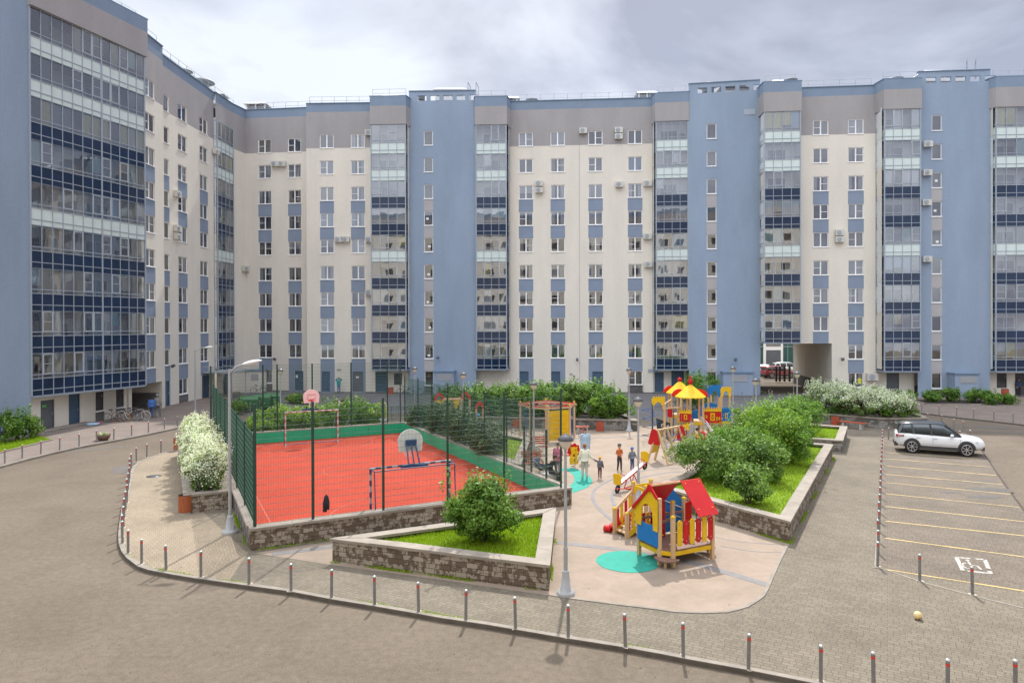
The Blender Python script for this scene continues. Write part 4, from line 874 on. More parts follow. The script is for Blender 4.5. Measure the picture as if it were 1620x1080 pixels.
def inpoly(p, P):
    c = False; n = len(P); j = n-1
    for i in range(n):
        if (P[i][1] > p[1]) != (P[j][1] > p[1]) and p[0] < (P[j][0]-P[i][0])*(p[1]-P[i][1])/(P[j][1]-P[i][1])+P[i][0]: c = not c
        j = i
    return c
def raw(name, V, F4, mats, midx=None, smooth=False, tri=False):
    me = bpy.data.meshes.new(name); k = 3 if tri else 4; nf = len(F4)
    me.vertices.add(len(V)); me.vertices.foreach_set('co', np.asarray(V, np.float32).ravel())
    me.loops.add(nf*k); me.loops.foreach_set('vertex_index', np.asarray(F4, np.int32).ravel())
    me.polygons.add(nf); me.polygons.foreach_set('loop_start', np.arange(0, nf*k, k, dtype=np.int32)); me.polygons.foreach_set('loop_total', np.full(nf, k, np.int32))
    for m in mats: me.materials.append(m)
    if midx is not None: me.polygons.foreach_set('material_index', np.asarray(midx, np.int32))
    me.update(calc_edges=True); return me
def leafmat(name, c, c2, trans=0.35):
    m = bpy.data.materials.new(name); m.use_nodes = True; nt = m.node_tree; nt.nodes.clear()
    o = N(nt, 'ShaderNodeOutputMaterial'); d = N(nt, 'ShaderNodeBsdfPrincipled'); d.inputs['Roughness'].default_value = .5; d.inputs['Specular IOR Level'].default_value = .3
    t = N(nt, 'ShaderNodeBsdfTranslucent'); mx = N(nt, 'ShaderNodeMixShader'); mx.inputs[0].default_value = trans
    g = N(nt, 'ShaderNodeNewGeometry'); r = N(nt, 'ShaderNodeValToRGB'); r.color_ramp.elements[0].color = (*c, 1); r.color_ramp.elements[1].color = (*c2, 1)
    L(nt, g.outputs['Random Per Island'], r.inputs[0]); L(nt, r.outputs[0], d.inputs['Base Color'])
    s = N(nt, 'ShaderNodeVectorMath', operation='MULTIPLY'); s.inputs[1].default_value = (1.15, 1.25, .6); L(nt, r.outputs[0], s.inputs[0]); L(nt, s.outputs[0], t.inputs['Color'])
    L(nt, d.outputs[0], mx.inputs[1]); L(nt, t.outputs[0], mx.inputs[2]); L(nt, mx.outputs[0], o.inputs[0]); MATS[name] = m; return m
for _k in (): pass
LEAF = dict(
    bright=[leafmat('leaf_bright', (0.16, 0.29, 0.025), (0.34, 0.50, 0.065)), leafmat('leaf_bright_b', (0.10, 0.21, 0.022), (0.22, 0.37, 0.05))],
    lush=[leafmat('leaf_lush', (0.10, 0.21, 0.03), (0.23, 0.38, 0.07)), leafmat('leaf_lush_b', (0.05, 0.125, 0.02), (0.14, 0.26, 0.045))],
    sage=[leafmat('leaf_sage', (0.11, 0.20, 0.035), (0.24, 0.37, 0.09)), leafmat('leaf_sage_b', (0.055, 0.12, 0.025), (0.13, 0.23, 0.055))],
    juniper=[leafmat('leaf_juniper', (0.055, 0.09, 0.032), (0.115, 0.165, 0.06), .15), leafmat('leaf_juniper_b', (0.032, 0.058, 0.022), (0.07, 0.105, 0.04), .15)])
PETAL = leafmat('white_blossom', (0.62, 0.65, 0.52), (0.85, 0.86, 0.76), .25)
BARK = mat('shrub_bark', (0.10, 0.075, 0.05), 0.9, 0.25, 8)
def crown(rs, cx, rad, n, leaf, nclump, spiky=0.0, flat=0.0):
    """leaf quads in clumps through an uneven crown volume: centre cx, radii rad"""
    cx = np.array(cx); rad = np.array(rad)
    d = rs.normal(size=(nclump, 3)); d /= np.linalg.norm(d, axis=1)[:, None]; d[:, 2] = np.where(rs.random(nclump) < .38, -np.abs(d[:, 2])*.9-.1, np.abs(d[:, 2]))
    rr = rs.uniform(.3, 1.0, nclump)**.6*rs.choice([1, 1, 1, 1.16], nclump)
    cc = cx+d*rad*rr[:, None]*.86; cs = rs.uniform(.12, .36, nclump)*rad.mean()
    k = rs.integers(0, nclump, n); off = rs.normal(size=(n, 3)); off /= np.linalg.norm(off, axis=1)[:, None]; off *= (rs.uniform(0.25, 1, n)**.5)[:, None]
    p = cc[k]+off*cs[k][:, None]*np.array([1, 1, .85])
    if spiky:
        for q_ in range(int(6+spiky*26)):   # upright shoots break the outline
            j = rs.integers(0, n, 26); t0 = cx+(rs.normal(size=3)*rad*.42)*np.array([1, 1, 0])+np.array([0, 0, rad[2]*rs.uniform(.45, .8)]); dr = np.array([rs.normal()*.25, rs.normal()*.25, 1.0])*rad[2]*rs.uniform(.25, .55); tt = rs.random(26)[:, None]; p[j] = t0+dr*tt+rs.normal(size=(26, 3))*.045
        j = rs.random(n) < spiky; p[j] += (off[j]*.2+np.array([0, 0, .5])*rs.random((j.sum(), 1)))*cs[k][j][:, None]*1.5
    zmin = cx[2]-rad[2]; p[:, 2] = np.maximum(p[:, 2], zmin+rs.random(n)*.15)
    nrm = (p-cx)/rad; nrm += rs.normal(size=(n, 3))*.75; nrm[:, 2] += .35; nrm /= np.linalg.norm(nrm, axis=1)[:, None]
    t = np.cross(nrm, rs.normal(size=(n, 3))); t /= np.linalg.norm(t, axis=1)[:, None]+1e-9; b = np.cross(nrm, t)
    s = leaf*rs.uniform(.6, 1.35, n)[:, None]; a = .55
    V = np.stack([p-t*s, p-b*s*a+nrm*s*.15, p+t*s, p+b*s*a+nrm*s*.15], 1).reshape(-1, 3)
    F = np.arange(n*4).reshape(-1, 4); return V, F, (k % 3 == 0).astype(int), p, nrm
def shrub(name, x, y, z, rx, ry, h, kind, label, cat, group, n=5000, leaf=.06, ncl=None, flowers=0, seed=0, rz=0, spiky=.12, fsize=.055):
    rs = np.random.default_rng(seed+17); root = empty(name, (x, y, z), label, cat, rz, group)
    ncl = ncl or int(26+n/220)
    V, F, mi, p, nr = crown(rs, (0, 0, h*.52), (rx, ry, h*.52), n, leaf, ncl, spiky)
    mats = LEAF[kind]
    if flowers:
        score = nr[:, 2]*.4+(p[:, 2]/h)*.9+rs.random(len(p))*.9; pick = np.argsort(-score)[:flowers]; m = 5
        q = np.repeat(p[pick]+nr[pick]*.03, m, axis=0)+rs.normal(size=(len(pick)*m, 3))*fsize*1.1
        nn = np.repeat(nr[pick], m, axis=0)+rs.normal(size=q.shape)*.6; nn /= np.linalg.norm(nn, axis=1)[:, None]
        t = np.cross(nn, rs.normal(size=q.shape)); t /= np.linalg.norm(t, axis=1)[:, None]+1e-9; b = np.cross(nn, t); s = fsize*rs.uniform(.5, 1, len(q))[:, None]*.62
        V2 = np.stack([q-t*s, q-b*s, q+t*s, q+b*s], 1).reshape(-1, 3); me2 = raw('blossom', V2, np.arange(len(V2)).reshape(-1, 4), [PETAL])
        inst(me2, 'blossom', root)
    inst(raw('foliage', V, F, mats, mi), 'foliage', root)
    g = MB(); ns = 7
    for i in range(ns):
        a = 2*math.pi*i/ns+rs.random(); tp = Vector((math.cos(a)*rx*.5*rs.uniform(.4, 1), math.sin(a)*ry*.5*rs.uniform(.4, 1), h*rs.uniform(.5, .8))); md = tp*.5+Vector((0, 0, h*.06)); b0 = Vector((math.cos(a)*.06, math.sin(a)*.06, -.02))
        g.tube(b0, md, .022+.01*h, .016, BARK, 5); g.tube(md, tp, .016, .006, BARK, 5)
        for j in range(2):
            e = md+Vector(rs.normal(size=3).tolist())*.22*h; g.tube(md, e, .010, .004, BARK, 4)
    g.build('stem', root); return root
def grassblades(name, F, z, n, h, label, cat='grass', seed=0, hole=None):
    rs = np.random.default_rng(seed); P = np.array([[v[0], v[1]] for v in F]); lo, hi = P.min(0), P.max(0); pts = []
    while len(pts) < n:
        q = rs.uniform(lo, hi, (n, 2)); pts += [a for a in q if inpoly(a, F)]
    p = np.array(pts[:n]); a = rs.uniform(0, 2*np.pi, n); d = np.stack([np.cos(a), np.sin(a), 0*a], 1); hh = h*rs.uniform(.4, 1.3, n); w_ = .011
    b = np.concatenate([p, np.full((n, 1), z-.01)], 1); tip = b+np.stack([rs.normal(size=n)*.35*hh, rs.normal(size=n)*.35*hh, hh], 1)
    V = np.stack([b-d*w_, b+d*w_, tip], 1).reshape(-1, 3); o = bpy.data.objects.new(name, raw(name, V, np.arange(n*3).reshape(-1, 3), [GRASSB], tri=True)); COL.objects.link(o)
    return tag(o, label, cat, kind='stuff')
GRASSB = leafmat('grass_blade', (0.16, 0.27, 0.01), (0.36, 0.48, 0.03), .35)

# triangular planter in front
Tri = [G(526, 893.5, 0), G(868, 940.5, 0), G(878, 802.8, .8)]
_, F, z = planter('triangular stone planter with one leafy shrub, beside the tall lamp post', Tri, seed=1, stone='stone')
grassblades('grass', F, z, 16000, .11, 'bright lawn inside the triangular planter', seed=1)
c = atd(768, 20.7)
shrub('leafy_shrub', c.x-.05, 20.45, z, 1.25, .85, 1.85, 'lush', 'large loose green shrub growing alone in the triangular planter', 'shrub', None, n=13500, leaf=.052, ncl=105, seed=3, spiky=.3)

# court
FL = Vector((-8.2, 21.25)); cu_ = Vector((math.cos(R(27)), math.sin(R(27)))); cv_ = Vector((-cu_.y, cu_.x))
FR = FL+cu_*11.75; RL = FL+cv_*20.6; RR = RL+cu_*11.75
g = MB(); g.sheet([FL+cu_*.1+cv_*.1, FR+cv_*.1-cu_*.1, RR-cv_*.1-cu_*.1, RL+cu_*.1-cv_*.1], KH+.012, M['red']); struct('sports_court', g)
M['courtline'] = mat('worn_court_line', (0.45, 0.09, 0.06), 0.9, 0.1, 6)
g = MB()
def cp(a, b): return FL+cu_*a+cv_*b
band(g, [cp(1, 1.2), cp(1, 19.4), cp(10.8, 19.4), cp(10.8, 1.2), cp(1, 1.2)], .05, KH+.016, M['courtline'])
band(g, [cp(1, 10.3), cp(10.8, 10.3)], .05, KH+.018, M['courtline'])
band(g, [cp(5.9+1.5*math.cos(t), 10.3+1.5*math.sin(t)) for t in [i*math.pi/16 for i in range(33)]], .05, KH+.0175, M['courtline'])
for b0, sg_ in ((1.2, 1), (19.4, -1)): band(g, [cp(5.9+3.2*math.cos(t), b0+sg_*3.6*math.sin(t)) for t in [i*math.pi/14 for i in range(15)]], .05, KH+.0185, M['courtline'])
struct('court_lines', g)
root = empty('court_wall', (FL.x, FL.y, KH), 'long low stone wall with pale capping along the near side of the red court', 'wall')
def wallrun(root, pts, h, th, stone='stone', seed=0, capm='cap', name='stone_wall'):
    P = [Vector(p[:2]) for p in pts]; g = MB(); c_ = MB(); r2 = random.Random(seed)
    for i in range(len(P)-1):
        a, b = P[i], P[i+1]; e = (b-a).normalized(); n_ = Vector((-e.y, e.x)); ln = (b-a).length
        g.prism([a, b, b+n_*th, a+n_*th], 0, h-.08, M[stone]); k = max(1, int(ln/1.2))
        for q in range(k):
            s0 = a+e*(ln*q/k+.004)-n_*.05; s1 = a+e*(ln*(q+1)/k-.004)-n_*.05; dz = r2.uniform(-.006, .006)
            c_.prism([s0, s1, s1+n_*(th+.1), s0+n_*(th+.1)], h-.08+dz, h+dz, M[capm])
    g.build(name, root); c_.build('capping', root)
wallrun(root, [FL-cu_*.0, FR+cu_*.05], .80, .36, seed=3); 
wld(root)
root = empty('court_wall', (RL.x, RL.y, KH), 'stone retaining wall with green boards round the left, far and right sides of the red court', 'wall')
wallrun(root, [FR+cv_*.36+cu_*.05, RR+cu_*.0, RL, FL+cv_*.36], .80, .14, 'stonegrey', seed=4)
M['board'] = mat('green_court_board', (0.012, 0.40, 0.20), 0.45, 0.10, 1.2)
BM_ = MB(); ins = .16
for a, b in ((FR+cv_*.4-cu_*ins, RR-cv_*ins-cu_*ins), (RR-cv_*ins-cu_*ins, RL-cv_*ins+cu_*ins), (RL-cv_*ins+cu_*ins, FL+cv_*.4+cu_*ins)):
    e = (b-a).normalized(); n_ = Vector((-e.y, e.x)); ln = (b-a).length; k = int(ln/2)
    for i in range(k):
        p = a+e*(ln*i/k+.008); q = a+e*(ln*(i+1)/k-.008); BM_.prism([p, q, q+n_*.03, p+n_*.03], KH+.02, .74, M['board'])
    BM_.prism([a-n_*.03, b-n_*.03, b, a], KH+.02, KH+.10, M['liner'])
BM_.build('court_board', root)
wld(root)
# graffiti on the far boards
def textobj(body, size, m, name, loc, ex, upv, parent=None, depth=.002, bold=0.0, align='CENTER'):
    cu = bpy.data.curves.new(name, 'FONT'); cu.body = body; cu.size = size; cu.extrude = depth; cu.offset = bold; cu.align_x = align; cu.align_y = 'CENTER'
    o = bpy.data.objects.new(name, cu); COL.objects.link(o); dg = bpy.context.evaluated_depsgraph_get(); me = bpy.data.meshes.new_from_object(o.evaluated_get(dg))
    bpy.data.objects.remove(o); me.materials.clear(); me.materials.append(m); me.name = name; o = bpy.data.objects.new(name, me); COL.objects.link(o)
    ex = Vector(ex).normalized(); upv = Vector(upv).normalized(); nz = ex.cross(upv); mt = Matrix.Identity(4)
    for i in range(3): mt[i][0] = ex[i]; mt[i][1] = upv[i]; mt[i][2] = nz[i]; mt[i][3] = loc[i]
    o.matrix_world = mt
    if parent is not None: o.parent = parent; o.matrix_parent_inverse = Matrix.Translation(-Vector(parent.location)); 
    return o
sR = Seg(RL-cv_*ins+cu_*ins, RR-cv_*ins-cu_*ins)
t = textobj('Out More', .62, M['black'], 'graffiti', sR.P(sR.at(581)[0], .46, .006), sR.e.to_3d(), (0, 0, 1), root, bold=.012)
g = MB(); r2 = random.Random(4); s0 = sR.at(475)[0]; pale = mat('pale_scribble', (0.25, 0.42, 0.25), .8)
for i in range(9):
    a = sR.P(s0-.9+r2.random()*2.4, .18+r2.random()*.15, .01); b = a+sR.e.to_3d()*(r2.random()*.5-.1)+Vector((0, 0, .2+r2.random()*.25)); g.bar(a, b, .02, .004, pale)
o = g.build('graffiti', root); o.matrix_parent_inverse = Matrix.Translation(-Vector(root.location))

# mesh fences
M['fence'] = mat('dark_green_fence_steel', (0.010, 0.045, 0.032), 0.45, 0.1, 5)
M['wire_glint'] = mat('green_wire_painted_glint', (0.12, 0.19, 0.16), 0.3, 0.1, 5, spec=.8)  # horizontal wires: the light they catch is put into this paler colour
M['wire'] = mat('green_welded_wire', (0.018, 0.095, 0.065), 0.35, 0.1, 5, spec=.8)
def fence(label, posts, zb, zt, over=0.35, wire=.0028, hsp=.2, vsp=.05, post=.035, doubles=True, wm=None, pm=None, name='mesh_fence', cat='fence', panel_top=None):
    P = [Vector(p[:2]) for p in posts]; root = empty(name, (P[0].x, P[0].y, zb), label, cat, group=None)
    for p in P:
        g = MB(); g.obox((p.x, p.y, (zb+zt+over)/2), (post, 0, 0), (0, post, 0), (0, 0, (zt+over-zb)/2), pm or M['fence']); 
        g.build('post', root)
    for i in range(len(P)-1):
        a, b = P[i], P[i+1]; e = (b-a).normalized(); ln = (b-a).length; g = MB(); e3 = e.to_3d(); n3 = Vector((-e.y, e.x, 0)); n = int(ln/vsp)
        for k in range(1, n):
            c = a+e*(ln*k/n); g.obox((c.x, c.y, (zb+zt)/2+.03), e3*wire, n3*wire, (0, 0, (zt-zb)/2), wm or M['wire'])
        m_ = int((zt-zb)/hsp)
        for k in range(m_+1):
            zz = zb+.05+(zt-zb-.05)*k/m_
            for s_ in ((-1, 1) if doubles else (0,)): g.obox(((a.x+b.x)/2+n3.x*.008*s_, (a.y+b.y)/2+n3.y*.008*s_, zz), e3*(ln/2-.02), n3*.0035, (0, 0, .0035), wm or M['wire_glint'])
        g.build('mesh_panel', root)
        for k in range(3):   # clamps
            pass
    wld(root); return root
ftop = lambda px: G(px, 0)
fposts = []
for px in (402, 494, 605.5, 707.5, 797, 887):
    s_ = onseg(FL+cv_*.16, FR+cv_*.16, px)[0]; fposts.append(FL+cv_*.16+cu_*s_)
fence('tall green welded-mesh fence standing on the near court wall, with a jacket hung on it', fposts, .80, 4.35, .3)
lp = [fposts[0]+cv_*t_ for t_ in (0, 2.9, 5.8, 8.7, 11.6, 14.5, 17.4, 20.2)]
lp[0] = lp[0]+cv_*.09
fence('green welded-mesh fence along the left side of the court, seen nearly edge on', lp, .80, 3.65, .1, wire=.0032)
rp = []
for px in (415.5, 438, 493.5, 555, 612.5): s_ = onseg(RL-cv_*.02, RR-cv_*.02, px)[0]; rp.append(RL-cv_*.02+cu_*s_)
rp = [RL+cu_*.05-cv_*.02]+rp+[RR-cv_*.02-cu_*.3]
fence('high green welded-mesh fence across the far end of the court, behind the far goal', rp, .80, 4.75, .05)
sp = []
for px in (640, 661, 683, 708, 734, 766, 801, 840): s_ = onseg(FR, RR, px)[0]; sp.append(FR+cv_*max(.6, s_))
fence('green welded-mesh fence along the right side of the court, beside the dark junipers', sp, .80, 3.7, .15)
# gate at the right front corner
gt = [FR+cv_*3.4+cu_*.3, FR+cv_*1.2+cu_*.45]
gt = [atd(829, 29.6).xy, atd(864, 28.2).xy]
fence('small green mesh gate by the right corner of the court, half hiding the pushchair', gt, KH, 2.75, .06, post=.04, vsp=.10, name='mesh_gate', cat='gate')

# green posts with wire for the low black railing behind the court
fence('low black picket railing along the back road behind the court', [G(500, 673), G(560, 669), G(620, 665), G(690, 663)], KH, 1.05, .05, wire=.008, vsp=.12, hsp=.85, doubles=False, wm=M['black'], pm=M['black'], post=.02, name='picket_railing', cat='railing')

# other planters
LPl = [FL+cv_*5.6-cu_*1.7, FL+cv_*5.6-cu_*.02, FL+cv_*18.5-cu_*.02, FL+cv_*18.5-cu_*1.7]
_, Fh, z = planter('narrow stone planter filled with the white blossom hedge, left of the court', LPl, seed=2, fill=.55, lawn=False)
for i in range(9):
    c = FL+cv_*(6.4+i*1.42)-cu_*.88
    shrub('blossom_shrub', c.x, c.y, z, .80, .90, 1.62+.12*math.sin(i*2.1), 'sage', ['white blossoming shrub nearest the camera in the hedge left of the court', 'white blossoming shrub, %s from the near end of the hedge left of the court' % ['', 'second', 'third', 'fourth', 'fifth', 'sixth', 'seventh', 'eighth'][i] if 0 < i < 8 else '', 'white blossoming shrub at the far end of the hedge left of the court'][0 if i == 0 else (2 if i == 8 else 1)],
          'shrub', 'white blossoming hedge', n=3200, leaf=.05, flowers=1500, seed=20+i, fsize=.06)
BP1 = [(8.9, 21.9), (16.9, 36.0), (12.6, 38.2), (7.2, 28.8), (5.6, 26.9)]
_, F1, z1_ = planter('large stone planter with a bank of green bushes, right of the playhouse', BP1, seed=5)
grassblades('grass', F1, z1_, 30000, .10, 'bright lawn round the bushes in the large planter right of the playhouse', seed=2)
bushes = [(1124, 28.6, 1.75, 1.75, 'sage'), (1183, 24.7, 1.0, 1.35, 'sage'), (1174, 30.2, 1.55, 1.9, 'lush'), (1204, 28.2, 1.2, 1.7, 'sage'), (1222, 32.3, 1.6, 2.75, 'bright'), (1156, 32.4, 1.4, 1.55, 'lush'), (1246, 32.0, 1.5, 2.25, 'lush'), (1198, 35.0, 1.6, 2.3, 'sage'), (1240, 35.2, 1.6, 2.5, 'lush')]
blab = ['rounded grey-green bush at the left end of the large planter, nearest the climbing frame', 'small low bush closest to the front capping of the large planter', 'broad green bush in the middle of the large planter', 'bushy grey-green shrub behind the small low bush, facing the lawn strip', 'tallest yellow-green bush on top of the bank in the large planter', 'green bush at the back left of the large planter, in front of the toy castle', 'dark green rounded bush on the right edge of the bank, over the lawn strip', 'grey-green bush at the rear of the large planter', 'dark bush at the rear right corner of the large planter']
for i, (px, D, r, h, k) in enumerate(bushes):
    c = atd(px, D); shrub('leafy_shrub', c.x, c.y, z1_, r, r*.95, h, k, blab[i], 'shrub', 'bank of bushes in the large planter', n=int(6500*r), leaf=.055, seed=50+i)
BP2 = [(18.0, 37.2), (20.8, 42.4), (17.3, 44.3), (14.4, 39.0)]
_, F2, z2_ = planter('smaller stone planter behind the large one, near the long bench', BP2, seed=6, stone='stonegrey')
grassblades('grass', F2, z2_, 8000, .10, 'lawn in the smaller planter near the long bench', seed=3)
for i, (px, D, r, h, k, lb) in enumerate([(1235, 39.2, 1.35, 1.9, 'bright', 'yellow-green bush at the left of the smaller rear planter'), (1268, 40.2, 1.5, 1.95, 'lush', 'dense green bush at the right of the smaller rear planter'), (1256, 42.5, 1.4, 2.0, 'lush', 'green bush at the back of the smaller rear planter')]):
    c = atd(px, D); shrub('leafy_shrub', c.x, c.y, z2_, r, r, h, k, lb, 'shrub', 'bushes in the smaller rear planter', n=6500, leaf=.06, seed=70+i)
WP = [(24.8, 46.1), (28.1, 46.1), (29.2, 49.5), (23.5, 54), (18.8, 52), (21.6, 48.9)]
_, F3, z3_ = planter('stone planter overflowing with white blossom behind the long red bench', WP, seed=7, stone='stonegrey', lawn=False)
wl = ['white-flowered shrub at the left end above the archway pavement', 'white-flowered shrub second from the left behind the bench', 'white-flowered shrub in the middle of the planter behind the bench', 'white-flowered shrub right of the middle behind the bench', 'white-flowered shrub at the right end, above the white car', 'white-flowered shrub at the back left of the bench planter', 'white-flowered shrub at the back right of the bench planter']
for i, (px, D, r, h) in enumerate([(1303, 50.2, 1.5, 2.1), (1333, 48.6, 1.45, 1.95), (1362, 47.5, 1.4, 1.75), (1396, 47.0, 1.45, 1.6), (1429, 47.0, 1.3, 1.6), (1330, 51.6, 1.4, 2.0), (1385, 50.3, 1.5, 1.7)]):
    c = atd(px, D); shrub('blossom_shrub', c.x, c.y, z3_, r, r*.9, h, 'lush' if i % 2 else 'sage', wl[i], 'shrub', 'white blossoming shrubs behind the bench', n=3600, leaf=.07, flowers=1000, seed=90+i, fsize=.075)
HP = [(8.35, 45.3), (8.0, 49.5), (-5.5, 53), (-6.5, 48.4), (-5.2, 47.9)]
_, F4, z4_ = planter('long grey stone planter under the tall hedge at the back of the playground', HP, seed=8, stone='stonegrey', lawn=False)
hl = ['hedge bush %s along the back of the playground' % w_ for w_ in ('at the left end', 'second from the left', 'third from the left', 'fourth from the left', 'in the middle', 'fourth from the right', 'third from the right', 'second from the right', 'at the right end')]
for i in range(9):
    t = i/8; c = Vector((-4.3, 49.5)).lerp(Vector((6.9, 46.9)), t)
    shrub('hedge_bush', c.x, c.y, z4_, 1.45, 1.5, [2.05, 2.1, 2.15, 2.2, 2.35, 2.3, 2.45, 2.5, 2.2][i], 'lush' if i % 3 else 'sage', hl[i], 'bush', 'tall hedge at the back of the playground', n=6500, leaf=.08, seed=110+i)
# juniper planter right of the court
JP = [(0.35, 31.0), (1.0, 38.2), (-3.6, 43.6), (-6.9, 45.3), FR+cv_*5.7+cu_*.15]
_, F5, z5_ = planter('stone planter with dark junipers between the court and the playground', JP, seed=9, stone='stonegrey')
grassblades('grass', F5, z5_, 9000, .10, 'strip of lawn in the juniper planter', seed=5)
jl = ['dark juniper %s in the row beside the court' % w_ for w_ in ('nearest the camera', 'second from the near end', 'third from the near end', 'fourth from the near end', 'third from the far end', 'second from the far end', 'at the far end')]
for i in range(7):
    c = Vector((-1.15, 33.9)).lerp(Vector((-5.7, 43.3)), i/6)
    shrub('juniper', c.x+.5*(i % 2), c.y, z5_, 1.05+.12*math.sin(i), 1.0, [1.2, 1.5, 1.75, 1.75, 1.7, 1.6, 1.3][i], 'juniper', jl[i], 'shrub', 'dark junipers beside the court', n=5200, leaf=.05, seed=130+i, spiky=.45)
# shrubs behind the court
for i, (px, D, r, h, k) in enumerate([(415, 43.3, 1.3, 1.55, 'bright'), (440, 43.9, 1.3, 1.8, 'bright'), (468, 44.6, 1.4, 1.6, 'bright'), (497, 45.4, 1.4, 1.65, 'bright'), (528, 46.2, 1.4, 1.9, 'lush'), (560, 46.9, 1.4, 1.95, 'lush'), (585, 47.4, 1.2, 1.5, 'bright')]):
    c = atd(px, D); shrub('leafy_shrub', c.x, c.y, KH, r, r, h, k, 'green bush %s in the row behind the far end of the court' % ['at the left end', 'second from the left', 'third from the left', 'in the middle', 'third from the right', 'second from the right', 'at the right end'][i], 'shrub', 'bushes behind the far end of the court', n=4200, leaf=.07, seed=150+i)
# beds by the buildings
def bed(px_list, label, n=3000, r=.8, h=1.0, kind='lush', seed=0, D=None):
    pass
bedspots = [(5, 41.2, 1.1, 1.7, 'lush', 'leafy bush at the left edge of the picture, under the blue wall'), (26, 41.8, 1.0, 1.9, 'lush', 'bush with upright shoots under the blue wall on the left'), (48, 42.6, .8, 1.2, 'sage', 'low bush beside the brown bin under the blue wall'),
            (374, 54.8, .9, .9, 'lush', 'low bush left of the green refuse containers'), (388, 57, .8, 1.0, 'lush', 'low bush behind the green refuse containers'), (466, 63, 1.0, .6, 'bright', 'low plants in the small bed behind the basketball hoop, left part'), (482, 62.3, 1.0, .7, 'lush', 'low plants in the small bed behind the basketball hoop, right part'),
            (1434, 61.5, 1.0, .95, 'lush', 'dark bush at the left of the bed by the right building'), (1474, 62, .9, .85, 'lush', 'second bush from the left in the bed by the right building'), (1503, 62, 1.0, 1.1, 'lush', 'round bush in front of the small blue vestibule on the right'), (1549, 61, 1.2, 1.1, 'lush', 'wide bush in the bed right of the small blue vestibule'), (1570, 59.5, .8, .8, 'lush', 'small bush right of the wide bush by the right building'), (1591, 60, .9, .75, 'lush', 'last small bush in the bed by the right building'),
            (1105, 56.5, 2.1, 2.9, 'lush', 'large dark bush rising behind the toy castle towers')]
for i, (px, D, r, h, k, lb) in enumerate(bedspots):
    c = atd(px, D); shrub('leafy_shrub', c.x, c.y, KH, r, r, h, k, lb, 'shrub', None, n=int(2600*r), leaf=.06 if i < 3 else .08, seed=170+i, spiky=.3)
g = MB(); g.sheet([G(-60, 726), G(0, 719), G(82, 698), G(60, 693), G(30, 700), G(-60, 712)], KH+.006, M['grass']); g.sheet([G(1455, 636), G(1468, 641), G(1500, 641), G(1550, 641), G(1600, 637), G(1560, 634), G(1440, 633)], KH+.006, M['soil'])
g.sheet([G(362, 652), G(398, 645), G(420, 640), G(380, 636)], KH+.006, M['soil']); g.sheet([G(455, 627), G(478, 632), G(495, 629), G(480, 626)], KH+.006, M['soil']); struct('flower_bed', g)
g = MB(); strip(g, [G(-60, 727), G(0, 720), G(83, 699)], .10, KH, KH+.08, M['cap']); strip(g, [G(1445, 637), G(1466, 642), G(1548, 642), G(1602, 638)], .12, KH, KH+.08, M['cap']); struct('kerb', g)
grassblades('grass', [G(-60, 726), G(0, 719), G(80, 698.5), G(60, 693), G(30, 700), G(-60, 712)], KH, 9000, .18, 'unmown grass and weeds below the blue wall on the left', seed=8)

# weeds along the foot of the walls, and blown leaves on the road
def tufts(name, line, n, label, seed, h=.07):
    rs = np.random.default_rng(seed); V = []; P = [Vector(p[:2]) for p in line]
    for i in range(n):
        k = rs.integers(0, len(P)-1); q = P[k].lerp(P[k+1], float(rs.random()**1.0)); den = math.sin(q.x*3.1)+math.sin(q.y*2.3+1)
        if den < rs.random()*1.6-.3: continue
        q = q+Vector((rs.normal()*.03, rs.normal()*.03)); a = rs.random()*6.28; d = Vector((math.cos(a), math.sin(a)))*.012; hh = h*rs.uniform(.3, 1.3); t = Vector((rs.normal()*.03, rs.normal()*.03))
        V += [(q.x-d.x, q.y-d.y, KH), (q.x+d.x, q.y+d.y, KH), (q.x+t.x, q.y+t.y, KH+hh)]
    o = bpy.data.objects.new(name, raw(name, V, np.arange(len(V)).reshape(-1, 3), [GRASSB], tri=True)); COL.objects.link(o); return tag(o, label, 'weeds', kind='stuff')
tufts('weeds', [Tri[0].xy+Vector((-.03, -.03)), Tri[1].xy+Vector((0, -.05)), Tri[2].xy+Vector((.06, 0))], 5000, 'small weeds along the foot of the triangular planter', 1)
tufts('weeds', [FL+cv_*5.6-cu_*.04, FL-cu_*.05-cv_*.05, FR-cv_*.06], 5000, 'small weeds along the foot of the court wall', 2)
tufts('weeds', [Vector((5.6, 26.9)), Vector((8.9, 21.82)), Vector((16.98, 35.95))], 4500, 'small weeds along the foot of the large planter', 3)
tufts('weeds', [p.xy+Vector((0, .16)) for p in kerb_pts[8:28]], 3500, 'small weeds in the joint behind the front kerb', 4, .04)
rs = np.random.default_rng(3); LV = []; LM = mat('dry_leaf', (.09, .06, .035), .9, .3, 20); n = 0
while n < 420:
    px, py = rs.uniform(0, 1620), rs.uniform(720, 1080); q = G(px, py, 0.0)
    if inpoly((q.x, q.y), [(p[0], p[1]) for p in island]): q.z = KH+.012
    else: q.z = .006
    if q.z > .05 and rs.random() < .5: continue
    a = rs.random()*6.28; s_ = rs.uniform(.008, .03); d = Vector((math.cos(a)*s_, math.sin(a)*s_, 0)); e_ = Vector((-d.y*.5, d.x*.5, .004)); LV += [q-d, q-e_, q+d, q+e_]; n += 1
o = bpy.data.objects.new('leaf_litter', raw('leaf_litter', [tuple(v) for v in LV], np.arange(len(LV)).reshape(-1, 4), [LM])); COL.objects.link(o); tag(o, 'scattered dry leaves and bits on the road and pavement', 'litter', kind='stuff')
